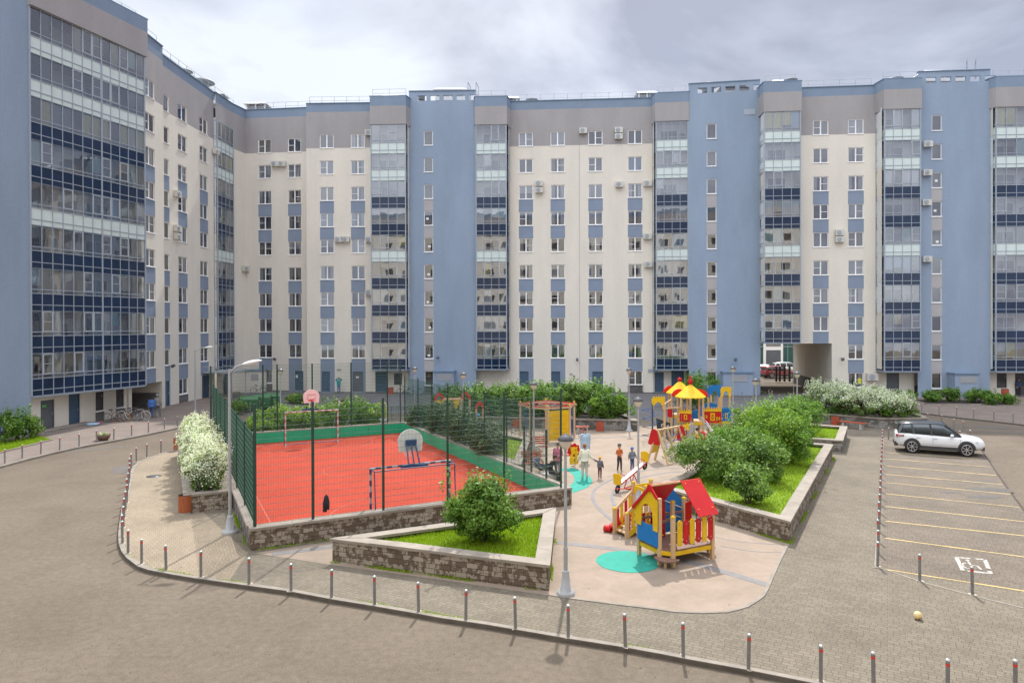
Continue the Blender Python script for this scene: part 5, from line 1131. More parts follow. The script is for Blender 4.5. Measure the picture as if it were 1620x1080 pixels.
# ================================================================= STREET FURNITURE
M['bollard'] = mat('grey_bollard_steel', (0.20, 0.195, 0.195), 0.5, 0.12, 6)
M['redband'] = mat('red_reflective_band', (0.62, 0.045, 0.03), 0.45, 0.05, 6)
M['silver'] = mat('bright_steel', (0.55, 0.56, 0.57), 0.35, 0.08, 6, metal=.5)
M['concpatch'] = mat('concrete_patch', (0.50, 0.43, 0.33), 0.95, 0.15, 9)
rb = random.Random(11)
g = MB(); g.tube((0, 0, 0), (0, 0, .70), .038, m=M['bollard'], n=12); bm_post = g.mesh('bollard_post')
g = MB(); g.tube((0, 0, .60), (0, 0, .65), .0395, m=M['redband'], n=12, cap=False); bm_band = g.mesh('bollard_band')
g = MB(); g.lathe((0, 0, 0), [(.041, .695), (.041, .715), (.03, .73), (.001, .735)], M['silver'], 12); bm_cap = g.mesh('bollard_cap')
g = MB(); blob(g, (0, 0), .11, .075, .3, .004, M['concpatch'], 5, 10); bm_patch = g.mesh('bollard_footing')
nb = 0
def bollard(p, label, group, patch=True, z=KH, lean=1.0):
    o = empty('bollard', (p[0], p[1], z), label, 'bollard', group=group)
    inst(bm_post, 'post', o); inst(bm_band, 'red_band', o); inst(bm_cap, 'cap', o)
    if patch: inst(bm_patch, 'footing', o, (0, 0, .003), rb.random()*6)
    o.rotation_euler = (rb.gauss(0, .012)*lean, rb.gauss(0, .014)*lean, rb.random()*6)
    return o
GF = 'grey bollards with red bands along the front kerb of the pavement'
bases = [(193.8, 858.9), (202.7, 874.9), (224, 891), (262.7, 901.8), (317.8, 912.2), (393.8, 924), (460.4, 934.4), (524.4, 944.9), (592.7, 955.6), (662.2, 967.3), (737, 980.4), (815.6, 993.3), (898.9, 1007), (989.3, 1022.2), (1080.9, 1037.8), (1184, 1057.3), (1298.4, 1078.2)]
what = ['at the tightest part of the left kerb curve', 'just after the tightest part of the left kerb curve', 'where the left kerb curve turns into the front kerb', 'first of the straight front row, counted from the left', 'standing in front of the path to the cobra lamp post',
        'nearest the front left corner of the court wall', 'before the left tip of the triangular planter', 'just right of the left tip of the triangular planter', 'before the left half of the triangular planter', 'before the middle of the triangular planter', 'before the right half of the triangular planter',
        'before the right corner of the triangular planter', 'directly in front of the tall globe lamp base', 'first to the right of the tall globe lamp', 'before the curved front edge of the playground', 'before the right curve of the playground edge', 'with a rusty foot in the front row, touching the bottom edge']
for (x, y), w_ in zip(bases, what): bollard(G(x, y, KH), 'bollard '+w_, GF)
tops6 = [(1382.2, 1030.7), (1499.3, 1041.8), (1606.7, 1042.7)]
for (x, y), w_ in zip(tops6, ['leaning bollard at the bottom edge, left of the ball', 'bollard at the bottom edge, right of the ball', 'bollard nearest the bottom right corner']): bollard(G(x, y, KH+.73), w_, GF)
GL = 'grey bollards with red bands down the left curve of the pavement'
tl = [(1018, 380), (1007, 415), (1005, 450), (1000, 485), (993, 528), (988, 572), (985, 618), (974, 670), (963, 725), (958, 788), (947, 853)]
for i, (x, y) in enumerate(tl): bollard(G(x/4.909, 640+y/4.909, KH+.73), 'bollard in the tight left-hand line seen end on, number %s from the far end' % ['one', 'two', 'three', 'four', 'five', 'six', 'seven', 'eight', 'nine', 'ten', 'eleven'][i], GL)
for (x, y), w_ in zip([(279, 710.3), (254.6, 716.4), (232.2, 723.1), (215.5, 730)], ['beside the wooden litter bin at the far end of the left row', 'second from the litter bin in the left row', 'third from the litter bin in the left row', 'fourth from the litter bin in the left row']): bollard(G(x, y, KH), 'bollard '+w_, GL)
GO = 'grey bollards with red bands on the outer pavement at the left'
wo = ['cut near the left edge of the picture', 'below the left end of the weedy bed', 'below the right end of the weedy bed', 'below the grey steel door', 'left of the flower bowl', 'just beside the flower bowl', 'right of the flower bowl', 'below the parked bicycles', 'just right of the parked bicycles', 'below the walking couple', 'right of the walking couple', 'left of the far cobra lamp', 'right of the far cobra lamp']
for (x, y), w_ in zip([(7.5, 732.7), (35, 724.5), (64.4, 717.8), (94.3, 711.7), (125, 705.6), (153, 699.5), (180, 695), (208.2, 688.9), (234.9, 683.8), (260, 678.7), (280.7, 674.6), (300.7, 671.6), (319.8, 667.5)], wo): bollard(G(x, y, KH), 'bollard '+w_, GO, False)
GP = 'close row of bollards between the pavement and the parking'
pb = G(1388.4, 896, KH); d28 = Vector((math.sin(R(28.8)), math.cos(R(28.8)), 0))
ordn = ['one', 'two', 'three', 'four', 'five', 'six', 'seven', 'eight', 'nine', 'ten', 'eleven', 'twelve', 'thirteen', 'fourteen', 'fifteen', 'sixteen', 'seventeen', 'eighteen', 'nineteen', 'twenty']
for i in range(20): bollard(pb+d28*(1.27*i), 'bollard in the long row left of the parking, number %s from the camera' % ordn[i], GP, i == 0)
bollard(G(1455, 918.2, KH), 'bollard standing below the nearest parking line, left of the wheelchair symbol', 'bollards at the near edge of the parking'); bollard(G(1538.4, 940, KH), 'bollard standing just below the wheelchair symbol', 'bollards at the near edge of the parking')
GQ = 'bollards beyond the white car'
for (x, y), w_ in zip([(1405.6, 695), (1467.4, 670.4), (1489.6, 673), (1509.3, 680), (1524, 683.7)], ['by the rear corner of the white car', 'at the right end of the blossom planter', 'behind the roof of the white car', 'behind the windscreen of the white car', 'behind the bonnet of the white car']): bollard(G(x, y, KH), 'bollard '+w_, GQ, False)
for (x, y), w_ in zip([(1518, 681), (1535, 680)], ['half hidden behind the white car bonnet', 'beyond the front of the white car']): bollard(G(x, y, KH+.73), 'bollard '+w_, GQ, False)
for i, (x, y) in enumerate([(1458.5, 651.9), (1485.6, 654.8), (1513.3, 658), (1540.4, 661.5), (1572.6, 665.2), (1603, 668.5)]): bollard(G(x, y, KH), 'bollard on the far right kerb, %s from the left' % ['first', 'second', 'third', 'fourth', 'fifth', 'sixth'][i], 'bollards along the far right kerb', False)
for i, (x, y) in enumerate([(373.5, 652), (385.5, 653.5), (395.7, 651), (410.5, 648), (424.5, 646)]): bollard(G(x, y, KH), 'bollard in front of the green refuse containers, %s from the left' % ['first', 'second', 'third', 'fourth', 'fifth'][i], 'bollards by the refuse containers', False)
for i, (x, y) in enumerate([(1216.5, 629), (1221.5, 630), (1174, 630)]): bollard(G(x, y, 0), ['left one of the pair of bollards before the archway', 'right one of the pair of bollards before the archway', 'small bollard before the vestibule left of the archway'][i], 'bollards before the archway', False, z=0)

# lamps
M['lampgrey'] = mat('grey_lamp_post_paint', (0.34, 0.35, 0.36), 0.5, 0.08, 4)
M['lampcap'] = mat('dark_lamp_cap', (0.07, 0.072, 0.08), 0.4, 0.1, 4)
M['lampbowl'] = mat('milky_lamp_bowl', (0.62, 0.56, 0.48), 0.25, 0.12, 3, spec=.6)
def globe_meshes():
    a = MB(); a.tube((0, 0, .62), (0, 0, 1.2), .055, m=M['lampgrey'], n=12); a.tube((0, 0, 1.15), (0, 0, 3.80), .045, .036, M['lampgrey'], 12); a.lathe((0, 0, 0), [(.056, 1.17), (.064, 1.2), (.05, 1.24)], M['lampgrey'], 12)
    b = MB(); b.lathe((0, 0, 0), [(.24, 0), (.24, .06), (.22, .10), (.15, .13), (.085, .60), (.08, .63), (.05, .64)], M['lampgrey'], 20)
    c = MB(); c.lathe((0, 0, 3.80), [(.05, -.02), (.08, 0), (.10, .02), (.155, .12), (.172, .215)], M['lampbowl'], 20)
    d = MB(); d.lathe((0, 0, 3.80), [(.198, .212), (.202, .23), (.18, .285), (.115, .34), (.045, .375), (.022, .40), (.001, .41)], M['lampcap'], 20)
    return a.mesh('lamp_post'), b.mesh('lamp_base'), c.mesh('lamp_bowl'), d.mesh('lamp_cap')
gm = globe_meshes()
def globe(p, label, h=4.2, z=KH):
    o = empty('street_lamp', (p[0], p[1], z), label, 'street lamp', group='globe lamps with dark caps'); 
    for me, nm in zip(gm, ('post', 'base', 'lamp_bowl', 'lamp_cap')): inst(me, nm, o)
    o.scale = (1, 1, (h-z)/4.2) if abs(h-z-4.2) > .15 else (1, 1, 1); return o
c = G(895, 940, KH); globe(c, 'tall globe lamp at the right corner of the triangular planter, nearest the camera')
for px, D, lb in [(1009.5, 26.9, 'globe lamp rising behind the playhouse stairs'), (844, 34.4, 'globe lamp between the court gate and the hexagonal climbing frame'), (995, 45.2, 'globe lamp at the right end of the low stone wall under the hedge'), (1159.5, 46.5, 'globe lamp just right of the toy castle'),
                  (1196, 36.2, 'globe lamp rising out of the bushes of the large planter'), (1261, 41.4, 'globe lamp in front of the archway'), (443.3, 45.5, 'globe lamp beside the green refuse containers'), (655.6, 47, 'globe lamp near the two bicycles behind the court'), (732.8, 41.4, 'globe lamp over the junipers, beside the red arches')]:
    globe(atd(px, D), lb, 4.3)
def cobra(p, h, arm, label):
    o = empty('street_lamp', (p[0], p[1], KH), label, 'street lamp', group='tall lamps with a side arm')
    g = MB(); g.tube((0, 0, .55), (0, 0, h), .055, .042, M['lampgrey'], 12); g.build('post', o)
    g = MB(); g.lathe((0, 0, 0), [(.27, 0), (.27, .05), (.24, .09), (.15, .13), (.10, .53), (.09, .58), (.05, .60)], M['lampgrey'], 20); g.build('base', o)
    g = MB(); g.tube((0, 0, h-.12), (arm[0]*.35, arm[1]*.35, h+.08), .03, m=M['lampgrey'], n=8); g.tube((arm[0]*.35, arm[1]*.35, h+.08), (arm[0]*.75, arm[1]*.75, h+.17), .028, m=M['lampgrey'], n=8); g.build('arm', o)
    g = MB(); e = Vector((arm[0], arm[1], .13)).normalized(); sd_ = Vector((-e.y, e.x, 0)).normalized(); uu = e.cross(sd_)*1; uu = uu if uu.z > 0 else -uu
    c = Vector((arm[0]*.65, arm[1]*.65, h+.15)); vs = []; prof = [(0, .03, .03), (.08, .075, .06), (.25, .12, .085), (.45, .125, .075), (.58, .08, .05), (.64, .01, .01)]; n = 12
    for x, wy, wz in prof:
        for i in range(n): t = 2*math.pi*i/n; vs.append(c+e*x+sd_*(wy*math.cos(t))+uu*(wz*math.sin(t)*(1 if math.sin(t) > 0 else .55)))
    g.add(vs, [(j*n+i, j*n+(i+1) % n, (j+1)*n+(i+1) % n, (j+1)*n+i) for j in range(len(prof)-1) for i in range(n)], M['whitemetal'], True); g.build('lamp_head', o)
cobra(G(364, 842, KH), 5.55, (.62, .18), 'tall lamp with a white side-arm head beside the near end of the blossom hedge')
cobra(G(309, 660, KH), 5.2, (1.0, .25), 'tall lamp with a side arm by the entrance canopy at the left')

# bins, benches, bowls
M['slat'] = mat('orange_brown_wood_slats', (0.36, 0.10, 0.035), 0.6, 0.22, 7, stretch=(1, 1, .2))
M['brownslat'] = mat('weathered_brown_wood', (0.16, 0.075, 0.04), 0.8, 0.3, 7)
M['redwood'] = mat('red_stained_wood', (0.42, 0.085, 0.04), 0.55, 0.15, 5)
M['concrete'] = mat('cast_concrete', (0.42, 0.40, 0.37), 0.9, 0.12, 4)
def bin_(p, label, h=.72, r=.22, m=None, z=KH, square=False):
    o = empty('litter_bin', (p[0], p[1], z), label, 'litter bin', group='slatted litter bins'); m = m or M['slat']
    g = MB(); g.lathe((0, 0, 0), [(r*.95, 0), (r*.95, .06), (r*.8, .07)], M['concrete'], 16); g.build('base', o)
    g = MB(); n = 22
    for i in range(n):
        t = 2*math.pi*i/n; c = Vector((math.cos(t), math.sin(t), 0)); s = Vector((-c.y, c.x, 0)); g.obox(c*r+Vector((0, 0, .08+(h-.1)/2)), s*(r*.118), c*.012, (0, 0, (h-.1)/2), m)
    g.build('slats', o)
    g = MB(); g.lathe((0, 0, 0), [(r*.93, .08), (r*.93, h-.04), (r*.88, h-.04), (r*.88, .2), (.01, .2)], M['black'], 16); g.torus((0, 0, h-.02), r*1.0, .012, (1, 0, 0), (0, 1, 0), M['black'], 20, 5); g.build('liner', o)
bin_(G(292.8, 812, KH), 'orange slatted litter bin at the corner of the blossom planter, nearest the camera')
bin_(G(281.5, 712, KH), 'orange slatted litter bin at the far end of the left bollard row')
bin_(G(53, 690, KH), 'old weathered brown slatted bin under the blue wall at the left', .62, .25, M['brownslat'])
bin_(G(1321.5, 674, KH), 'red slatted bin at the left end of the long bench', .72, .24, M['redwood'])
bin_(G(949, 683, KH), 'red slatted bin against the low stone wall under the hedge', .72, .24, M['redwood'])
bin_(G(816, 677, KH), 'red slatted bin behind the left leg of the hexagonal climbing frame', .65, .22, M['redwood'])
bin_(G(618, 622.5, KH), 'small red bin by the double blue doors behind the court', .75, .28, M['redwood'], z=.01)
bin_(G(664.5, 668, KH), 'brown bin beyond the far right corner of the court', .5, .24, M['brownslat'])
bin_(G(1590, 628, KH), 'red bin under the window of the right-hand building', .8, .3, M['redwood'])
def bench(a, b, label, h=.45, w_=.42):
    a = Vector(a); b = Vector(b); c = (a+b)/2; o = empty('bench', (c.x, c.y, KH), label, 'bench', math.atan2(b.y-a.y, b.x-a.x), 'backless red benches'); L_ = (b-a).length
    g = MB()
    for i in range(4): y = -w_/2+i*w_/3.7; g.box(-L_/2, L_/2, y, y+.09, h-.045, h, M['redwood'])
    g.build('seat', o)
    for sx in (-1, 1): g = MB(); g.box(sx*L_*.33-.07, sx*L_*.33+.07, -w_/2+.03, w_/2-.03, 0, h-.045, M['concrete']); g.build('leg', o)
bench(G(1328, 675.5, KH), G(1370, 680, KH), 'long red bench on concrete blocks before the white blossom planter')
bench(G(911, 685, KH), G(931, 685, KH), 'short red bench against the low wall under the hedge', .45, .5)
def bowl(p, label, r=.42, fl=True, z=KH):
    o = empty('flower_bowl', (p[0], p[1], z), label, 'planter bowl'); m = mat('brown_concrete_bowl', (0.14, 0.08, 0.055), .8, .2, 6)
    g = MB(); g.lathe((0, 0, 0), [(r*.5, 0), (r*.6, .03), (r*.85, .15), (r, .36), (r*.92, .36), (r*.85, .28), (.01, .28)], m, 20); g.build('bowl', o)
    rs = np.random.default_rng(5); V, F, mi, p_, nr = crown(rs, (0, 0, .34), (r*.8, r*.8, .12), 500, .05, 12); inst(raw('flowers', V, F, [LEAF['bright'][0], PETAL], (np.arange(500) % 3 > 0).astype(int)), 'flowers', o)
bowl(G(163.5, 696, KH), 'round brown bowl of white flowers on the left pavement')
bowl(G(536.5, 638, KH), 'small dark planting bowl on the road behind the far goal', .5)
g = MB(); c = G(243.5, 753, KH); g.lathe((c.x, c.y, KH), [(.33, .003), (.33, .006), (.001, .007)], M['lampcap'], 24); o = g.build('lamp_shadow_disc'); tag(o, 'dark round painted shadow of a lamp head on the left pavement', 'painted shadow')  # flat dark disc painted in for the cast shadow of a lamp head
# ball
g = MB(); M['bally'] = mat('yellow_ball', (0.70, 0.42, 0.06), .4, .0, alt=(0.75, 0.62, 0.35), scale=4)
c = G(1452, 979, KH); g.ball((0, 0, 0), .095, M['bally'], 16); o = g.build('ball'); o.location = (c.x, c.y, KH+.095); tag(o, 'small yellow ball with blue and white patches lying on the pavers', 'ball')
g = MB()
for dx, dz, m in [(.05, -.03, mat('ball_blue', (0.05, 0.15, 0.4), .4)), (-.01, -.06, mat('ball_red', (0.5, .05, .04), .4)), (.09, .01, M['paper'])]:
    q = Vector((dx, -.085, dz)).normalized(); g.ball(q*.078, .024, m, 8)
oo = g.build('ball_patch', o)

# goals
M['goalw'] = mat('striped_goal_white', (0.62, 0.58, 0.56), 0.6, 0.1, 3); M['goalr'] = mat('goal_faded_red', (0.55, 0.20, 0.17), 0.6, 0.1, 3); M['navyp'] = mat('navy_paint', (0.02, 0.05, 0.16), .4, .1, 3)
def goal(c, ang, cols, label):
    o = empty('football_goal', (c[0], c[1], KH), label, 'goal', ang, 'football goals'); W_, H_ = 3.0, 2.0
    def striped(g, p, q, r):
        p = Vector(p); q = Vector(q); n = int((q-p).length/.2)
        for i in range(n): g.tube(p+(q-p)*i/n, p+(q-p)*(i+1)/n, r, m=cols[i % 2], n=8, cap=False)
    for sx in (-1, 1): g = MB(); striped(g, (sx*W_/2, 0, 0), (sx*W_/2, 0, H_), .042); g.build('goal_post', o)
    g = MB(); striped(g, (-W_/2-.04, 0, H_), (W_/2+.04, 0, H_), .042); g.build('crossbar', o)
    for sx in (-1, 1): g = MB(); g.path([(sx*W_/2, .0, H_), (sx*W_/2, .45, H_-.02), (sx*W_/2, .62, .02), (sx*W_/2, 0, .02)], .02, M['navyp']); g.build('side_frame', o)
    g = MB(); g.tube((-W_/2, .45, H_-.02), (W_/2, .45, H_-.02), .02, m=M['navyp']); g.tube((-W_/2, .62, .02), (W_/2, .62, .02), .02, m=M['navyp']); g.build('back_bar', o)
    return o
gc = (G(452.6, 707, KH)+G(533.5, 700.5, KH))/2; goal((gc.x, gc.y), R(25), (M['goalw'], M['goalr']), 'pink and white football goal at the far end of the court')
goal((-3.65, 24.6), R(28.5+180), (mat('goal_grey', (0.45, .46, .48), .5), M['navyp']), 'dark blue and white football goal at the near end, behind the shrub')
# hoops
def hoop(c, ang, zb, label, bcol, ring, arm_m, marks=None, legs=True):
    o = empty('basketball_hoop', (c[0], c[1], KH), label, 'basketball hoop', ang, 'basketball hoops')
    pts = [(-.43, -.36), (.43, -.36)]+[(.46*math.cos(t)*1.03, .02+.42*math.sin(t)) for t in [i*math.pi/14 for i in range(0, 15)]]
    g = MB(); g.plate(pts, (0, 0, zb), (1, 0, 0), (0, 0, 1), .04, bcol); bd = g.build('backboard', o)
    if marks:
        g = MB()
        for a, b in (((-.22, -.15), (.22, -.15)), ((.22, -.15), (.22, .14)), ((.22, .14), (-.22, .14)), ((-.22, .14), (-.22, -.15))): g.bar((a[0], .028*marks[1], zb+a[1]), (b[0], .028*marks[1], zb+b[1]), .008, .03, marks[0], (0, 0, 1))
        g.build('board_marking', bd)
    s = ring[1]; g = MB(); g.torus((0, s*.28, zb-.22), .225, .012, (1, 0, 0), (0, 1, 0), ring[0], 24, 5); g.obox((0, s*.04, zb-.22), (.1, 0, 0), (0, .03, 0), (0, 0, .05), ring[0]); g.build('ring', o)
    g = MB()
    for i in range(10):
        t = 2*math.pi*i/10; t2 = t+.31; g.bar((.22*math.cos(t), s*.28+.22*math.sin(t), zb-.22), (.13*math.cos(t2), s*.28+.13*math.sin(t2), zb-.6), .006, .006, M['paper']); g.bar((.22*math.cos(t), s*.28+.22*math.sin(t), zb-.22), (.13*math.cos(t-.31), s*.28+.13*math.sin(t-.31), zb-.6), .006, .006, M['paper'])
    g.build('net', o)
    g = MB()
    for sx in (-.17, .0, .17): g.bar((sx, -s*.06, zb-.05), (sx*1.2, -s*.5, zb-.78), .045, .045, arm_m)
    g.obox((0, -s*.08, zb-.05), (.2, 0, 0), (0, .04, 0), (0, 0, .12), arm_m); g.obox((0, -s*.5, zb-.80), (.5, 0, 0), (0, .06, 0), (0, 0, .04), arm_m); g.build('bracket', o)
    return o
c = atd(492, 40.6); hoop((c.x, c.y), R(25), 2.80, 'pink basketball backboard with a red square above the far goal', mat('pink_backboard', (0.76, 0.57, 0.55), .5, .06, 3), (M['redband'], -1), M['navyp'], (M['redband'], -1))
c = atd(648.5, 25.0); hoop((c.x, c.y), R(25), 2.78, 'white basketball backboard seen from behind above the near goal', mat('white_backboard', (0.70, 0.70, 0.67), .5, .06, 3), (M['redband'], 1), M['navyp'])
# jacket hung on the fence
g = MB(); sF = Seg(fposts[0], fposts[-1]); s0, z0 = sF.at(515.5, 794)
jk = mat('black_jacket_cloth', (0.022, 0.024, 0.035), .9, .4, 7)
prof = [(-.12, -.42), (-.16, -.44), (-.15, 0), (-.10, .28), (-.03, .38), (.03, .40), (.09, .30), (.14, .05), (.15, -.30), (.10, -.36), (.04, -.33), (.0, -.46)]
vs = []; n = len(prof)
for k, (sc_, o_) in enumerate(((.82, .02), (1, .05), (.95, .09), (.7, .115))):
    for x, z in prof: vs.append(sF.P(s0+x*sc_*.72+.01*math.sin(9*z), z0+.68*z*(.92+.08*sc_), o_+.012*math.sin(14*x+5*z)))
g.add(vs, [(k*n+i, k*n+(i+1) % n, (k+1)*n+(i+1) % n, (k+1)*n+i) for k in range(3) for i in range(n)]+[tuple(range(n-1, -1, -1)), tuple(range(3*n, 4*n))], jk, True)
o = g.build('jacket'); tag(o, 'black jacket hanging on the near court fence', 'jacket')

# refuse containers
M['bingreen'] = mat('green_container_plastic', (0.035, 0.15, 0.055), .5, .15, 3)
def container(p, ang, label):
    o = empty('refuse_container', (p[0], p[1], .004), label, 'refuse container', ang, 'green refuse containers')
    g = MB(); a, b = (.60, .40), (.68, .50); z0, z1 = .2, 1.05
    v = [(-a[0], -a[1], z0), (a[0], -a[1], z0), (a[0], a[1], z0), (-a[0], a[1], z0), (-b[0], -b[1], z1), (b[0], -b[1], z1), (b[0], b[1], z1), (-b[0], b[1], z1)]
    g.add(v, [(0, 3, 2, 1), (4, 5, 6, 7), (0, 1, 5, 4), (1, 2, 6, 5), (2, 3, 7, 6), (3, 0, 4, 7)], M['bingreen'])
    for x in (-.45, -.15, .15, .45): g.obox((x, -.465, .6), (.02, 0, 0), (0, .03, .0), (0, .04, .38), M['bingreen'])
    g.build('tub', o)
    g = MB(); vs = []; n = 7
    for sx in (-.71, .71):
        for i in range(n): t = math.pi*i/(n-1); vs.append((sx, -.52*math.cos(t), 1.05+.24*math.sin(t)))
    g.add(vs, [(i, i+1, n+i+1, n+i) for i in range(n-1)]+[tuple(range(n)), tuple(range(2*n-1, n-1, -1))], M['bingreen'], False); g.build('lid', o)
    for sx in (-1, 1):
        for sy in (-1, 1): g = MB(); g.torus((sx*.5, sy*.33, .09), .055, .03, (1, 0, 0), (0, 0, 1), M['rubber'], 14, 6); g.tube((sx*.5, sy*.33, .09), (sx*.5, sy*.33, .2), .02, m=M['steelrail'], n=6); g.build('castor', o)
c = G(393, 652, 0); container((c.x, c.y+.4), R(10), 'green wheeled refuse container with a curved lid, left of the two'); c = G(412, 649, 0); container((c.x, c.y+.5), R(12), 'green wheeled refuse container between its two neighbours'); c = G(428, 646.5, 0); container((c.x, c.y+.5), R(12), 'green wheeled refuse container, right end of the group')

# bicycles
def bicycle(p, ang, label, col, kid=1.0, tyre=None, lean=.12, z=KH, group='parked bicycles'):
    o = empty('bicycle', (p[0], p[1], z), label, 'bicycle', ang, group); o.rotation_euler = (lean, 0, ang); o.scale = (kid, kid, kid); tm = tyre or M['rubber']
    for nm, x in (('wheel', -.52), ('wheel', .52)):
        g = MB(); g.torus((x, 0, .34), .32, .02, (1, 0, 0), (0, 0, 1), tm, 24, 5); g.torus((x, 0, .34), .295, .008, (1, 0, 0), (0, 0, 1), M['silver'], 24, 4)
        for i in range(14): t = 2*math.pi*i/14; g.bar((x, 0, .34), (x+.29*math.cos(t), 0, .34+.29*math.sin(t)), .004, .004, M['silver'])
        g.build(nm, o)
    g = MB(); r = .019; BB_ = (-.08, 0, .30); ST = (-.20, 0, .78); HT = (.33, 0, .80); HB = (.37, 0, .68)
    g.tube(BB_, ST, r, m=col); g.tube(ST, HT, r, m=col); g.tube(BB_, HB, r*1.2, m=col); g.tube(HT, HB, r, m=col); g.tube(ST, (-.52, .0, .34), r*.6, m=col); g.tube(BB_, (-.52, 0, .34), r*.7, m=col); g.tube(HB, (.52, 0, .34), r*.9, m=col); g.build('frame', o)
    g = MB(); g.tube(HT, (.31, 0, .93), .014, m=M['black']); g.tube((.33, -.28, .95), (.33, .28, .95), .014, m=M['black']); g.build('handlebar', o)
    g = MB(); g.tube(ST, (-.22, 0, .90), .013, m=M['black']); g.obox((-.24, 0, .92), (.13, 0, 0), (0, .07, 0), (0, 0, .025), M['black']); g.build('saddle', o)
    g = MB(); g.torus(BB_, .09, .008, (1, 0, 0), (0, 0, 1), M['black'], 14, 4); g.tube((-.08, -.09, .30), (.02, -.09, .17), .01, m=M['black']); g.tube((-.08, .09, .30), (-.18, .09, .43), .01, m=M['black']); g.build('crank', o)
bc = {n: mat('bike_'+n, c, .35, .05, 5) for n, c in dict(black=(0.02, .02, .022), white=(.6, .6, .6), orange=(.5, .2, .03), grey=(.2, .21, .22), green=(.02, .12, .10), red=(.5, .03, .03), blue=(.03, .1, .35)).items()}
for i, (x, y, a, cn, lb) in enumerate([(182, 667.3, .1, 'grey', 'grey bicycle at the left end of the parked group'), (192, 666.8, -.25, 'orange', 'cream bicycle with orange wheels in the parked group'), (203, 665.5, .35, 'black', 'black bicycle in the middle of the parked group'), (211, 664.6, -.1, 'black', 'black mountain bicycle right of the middle of the group'), (219.5, 663.8, .2, 'white', 'white bicycle with mudguards at the right end of the group')]):
    bicycle(G(x, y, KH), a, lb, bc['white'] if cn == 'orange' else bc[cn], 1.0, bc['orange'] if cn == 'orange' else (bc['white'] if cn == 'white' else None))
bicycle(G(409, 622.5, 0), .1, 'grey bicycle against the plinth of the corner block', bc['grey'], z=.01); bicycle(G(641, 624.5, 0), .25, 'dark green bicycle left of the pair behind the court', bc['green'], z=.01, lean=-.1); bicycle(G(658, 624.5, 0), -.2, 'dark green bicycle right of the pair behind the court', bc['green'], z=.01)
bicycle(G(812, 688, KH), .3, 'tiny grey balance bike on the playground by the junipers', bc['grey'], .5)
bicycle(G(921, 690, KH), 1.0, 'small red child bicycle before the short bench', bc['red'], .62, lean=.05)
g = MB(); c = G(145, 673, KH)
# plastic sheet and pink toy by the doorstep
c = G(147, 672, KH); g = MB(); g.lathe((0, 0, 0), [(.35, 0), (.42, .05), (.40, .12), (.30, .14), (.01, .10)], mat('pale_blue_plastic', (.35, .5, .65), .4, .1, 5), 14); o = g.build('plastic_basin'); o.location = (c.x, c.y, KH); tag(o, 'pale blue plastic basin lying beside the doorstep', 'basin')
g = MB(); c = G(156, 670.5, KH); g.lathe((0, 0, 0), [(.12, 0), (.16, .06), (.12, .12), (.02, .14)], mat('pink_plastic', (.6, .08, .18), .4), 12); o = g.build('plastic_toy'); o.location = (c.x, c.y, KH); tag(o, 'small pink plastic toy beside the pale blue basin', 'toy')

# air conditioners and lights on the walls
M['acw'] = mat('ac_casing', (.58, .56, .50), .5, .06, 4)
def acmesh():
    a = MB(); a.box(-.41, .41, -.40, -.08, -.28, .28, M['acw']); a.bar((-.3, -.24, -.31), (-.3, 0, -.31), .03, .04, M['steelrail']); a.bar((.3, -.24, -.31), (.3, 0, -.31), .03, .04, M['steelrail']); a.bar((-.3, -.01, -.31), (-.3, -.01, -.1), .03, .02, M['steelrail'])
    b = MB(); b.lathe((-.09, -.40, 0), [(.235, .0), (.235, .012), (.20, .015)], M['frame'], 20, axis=(Vector((1, 0, 0)), Vector((0, 0, 1)), Vector((0, -1, 0)))); b.lathe((-.09, -.405, 0), [(.2, .002), (.001, .004)], M['black'], 20, axis=(Vector((1, 0, 0)), Vector((0, 0, 1)), Vector((0, -1, 0))))
    for i in range(5): b.torus((-.09, -.42, 0), .04+.037*i, .004, (1, 0, 0), (0, 0, 1), M['acw'], 18, 4)
    return a.mesh('casing'), b.mesh('fan_grille')
acm = acmesh()
def ac(seg, px, py, label, sc=1.0):
    s, z = seg.at(px, py); o = empty('air_conditioner', seg.P(s, z), label, 'air conditioner', seg.ang, 'air conditioner units on the walls'); inst(acm[0], 'casing', o); inst(acm[1], 'fan_grille', o); o.scale = (sc,)*3
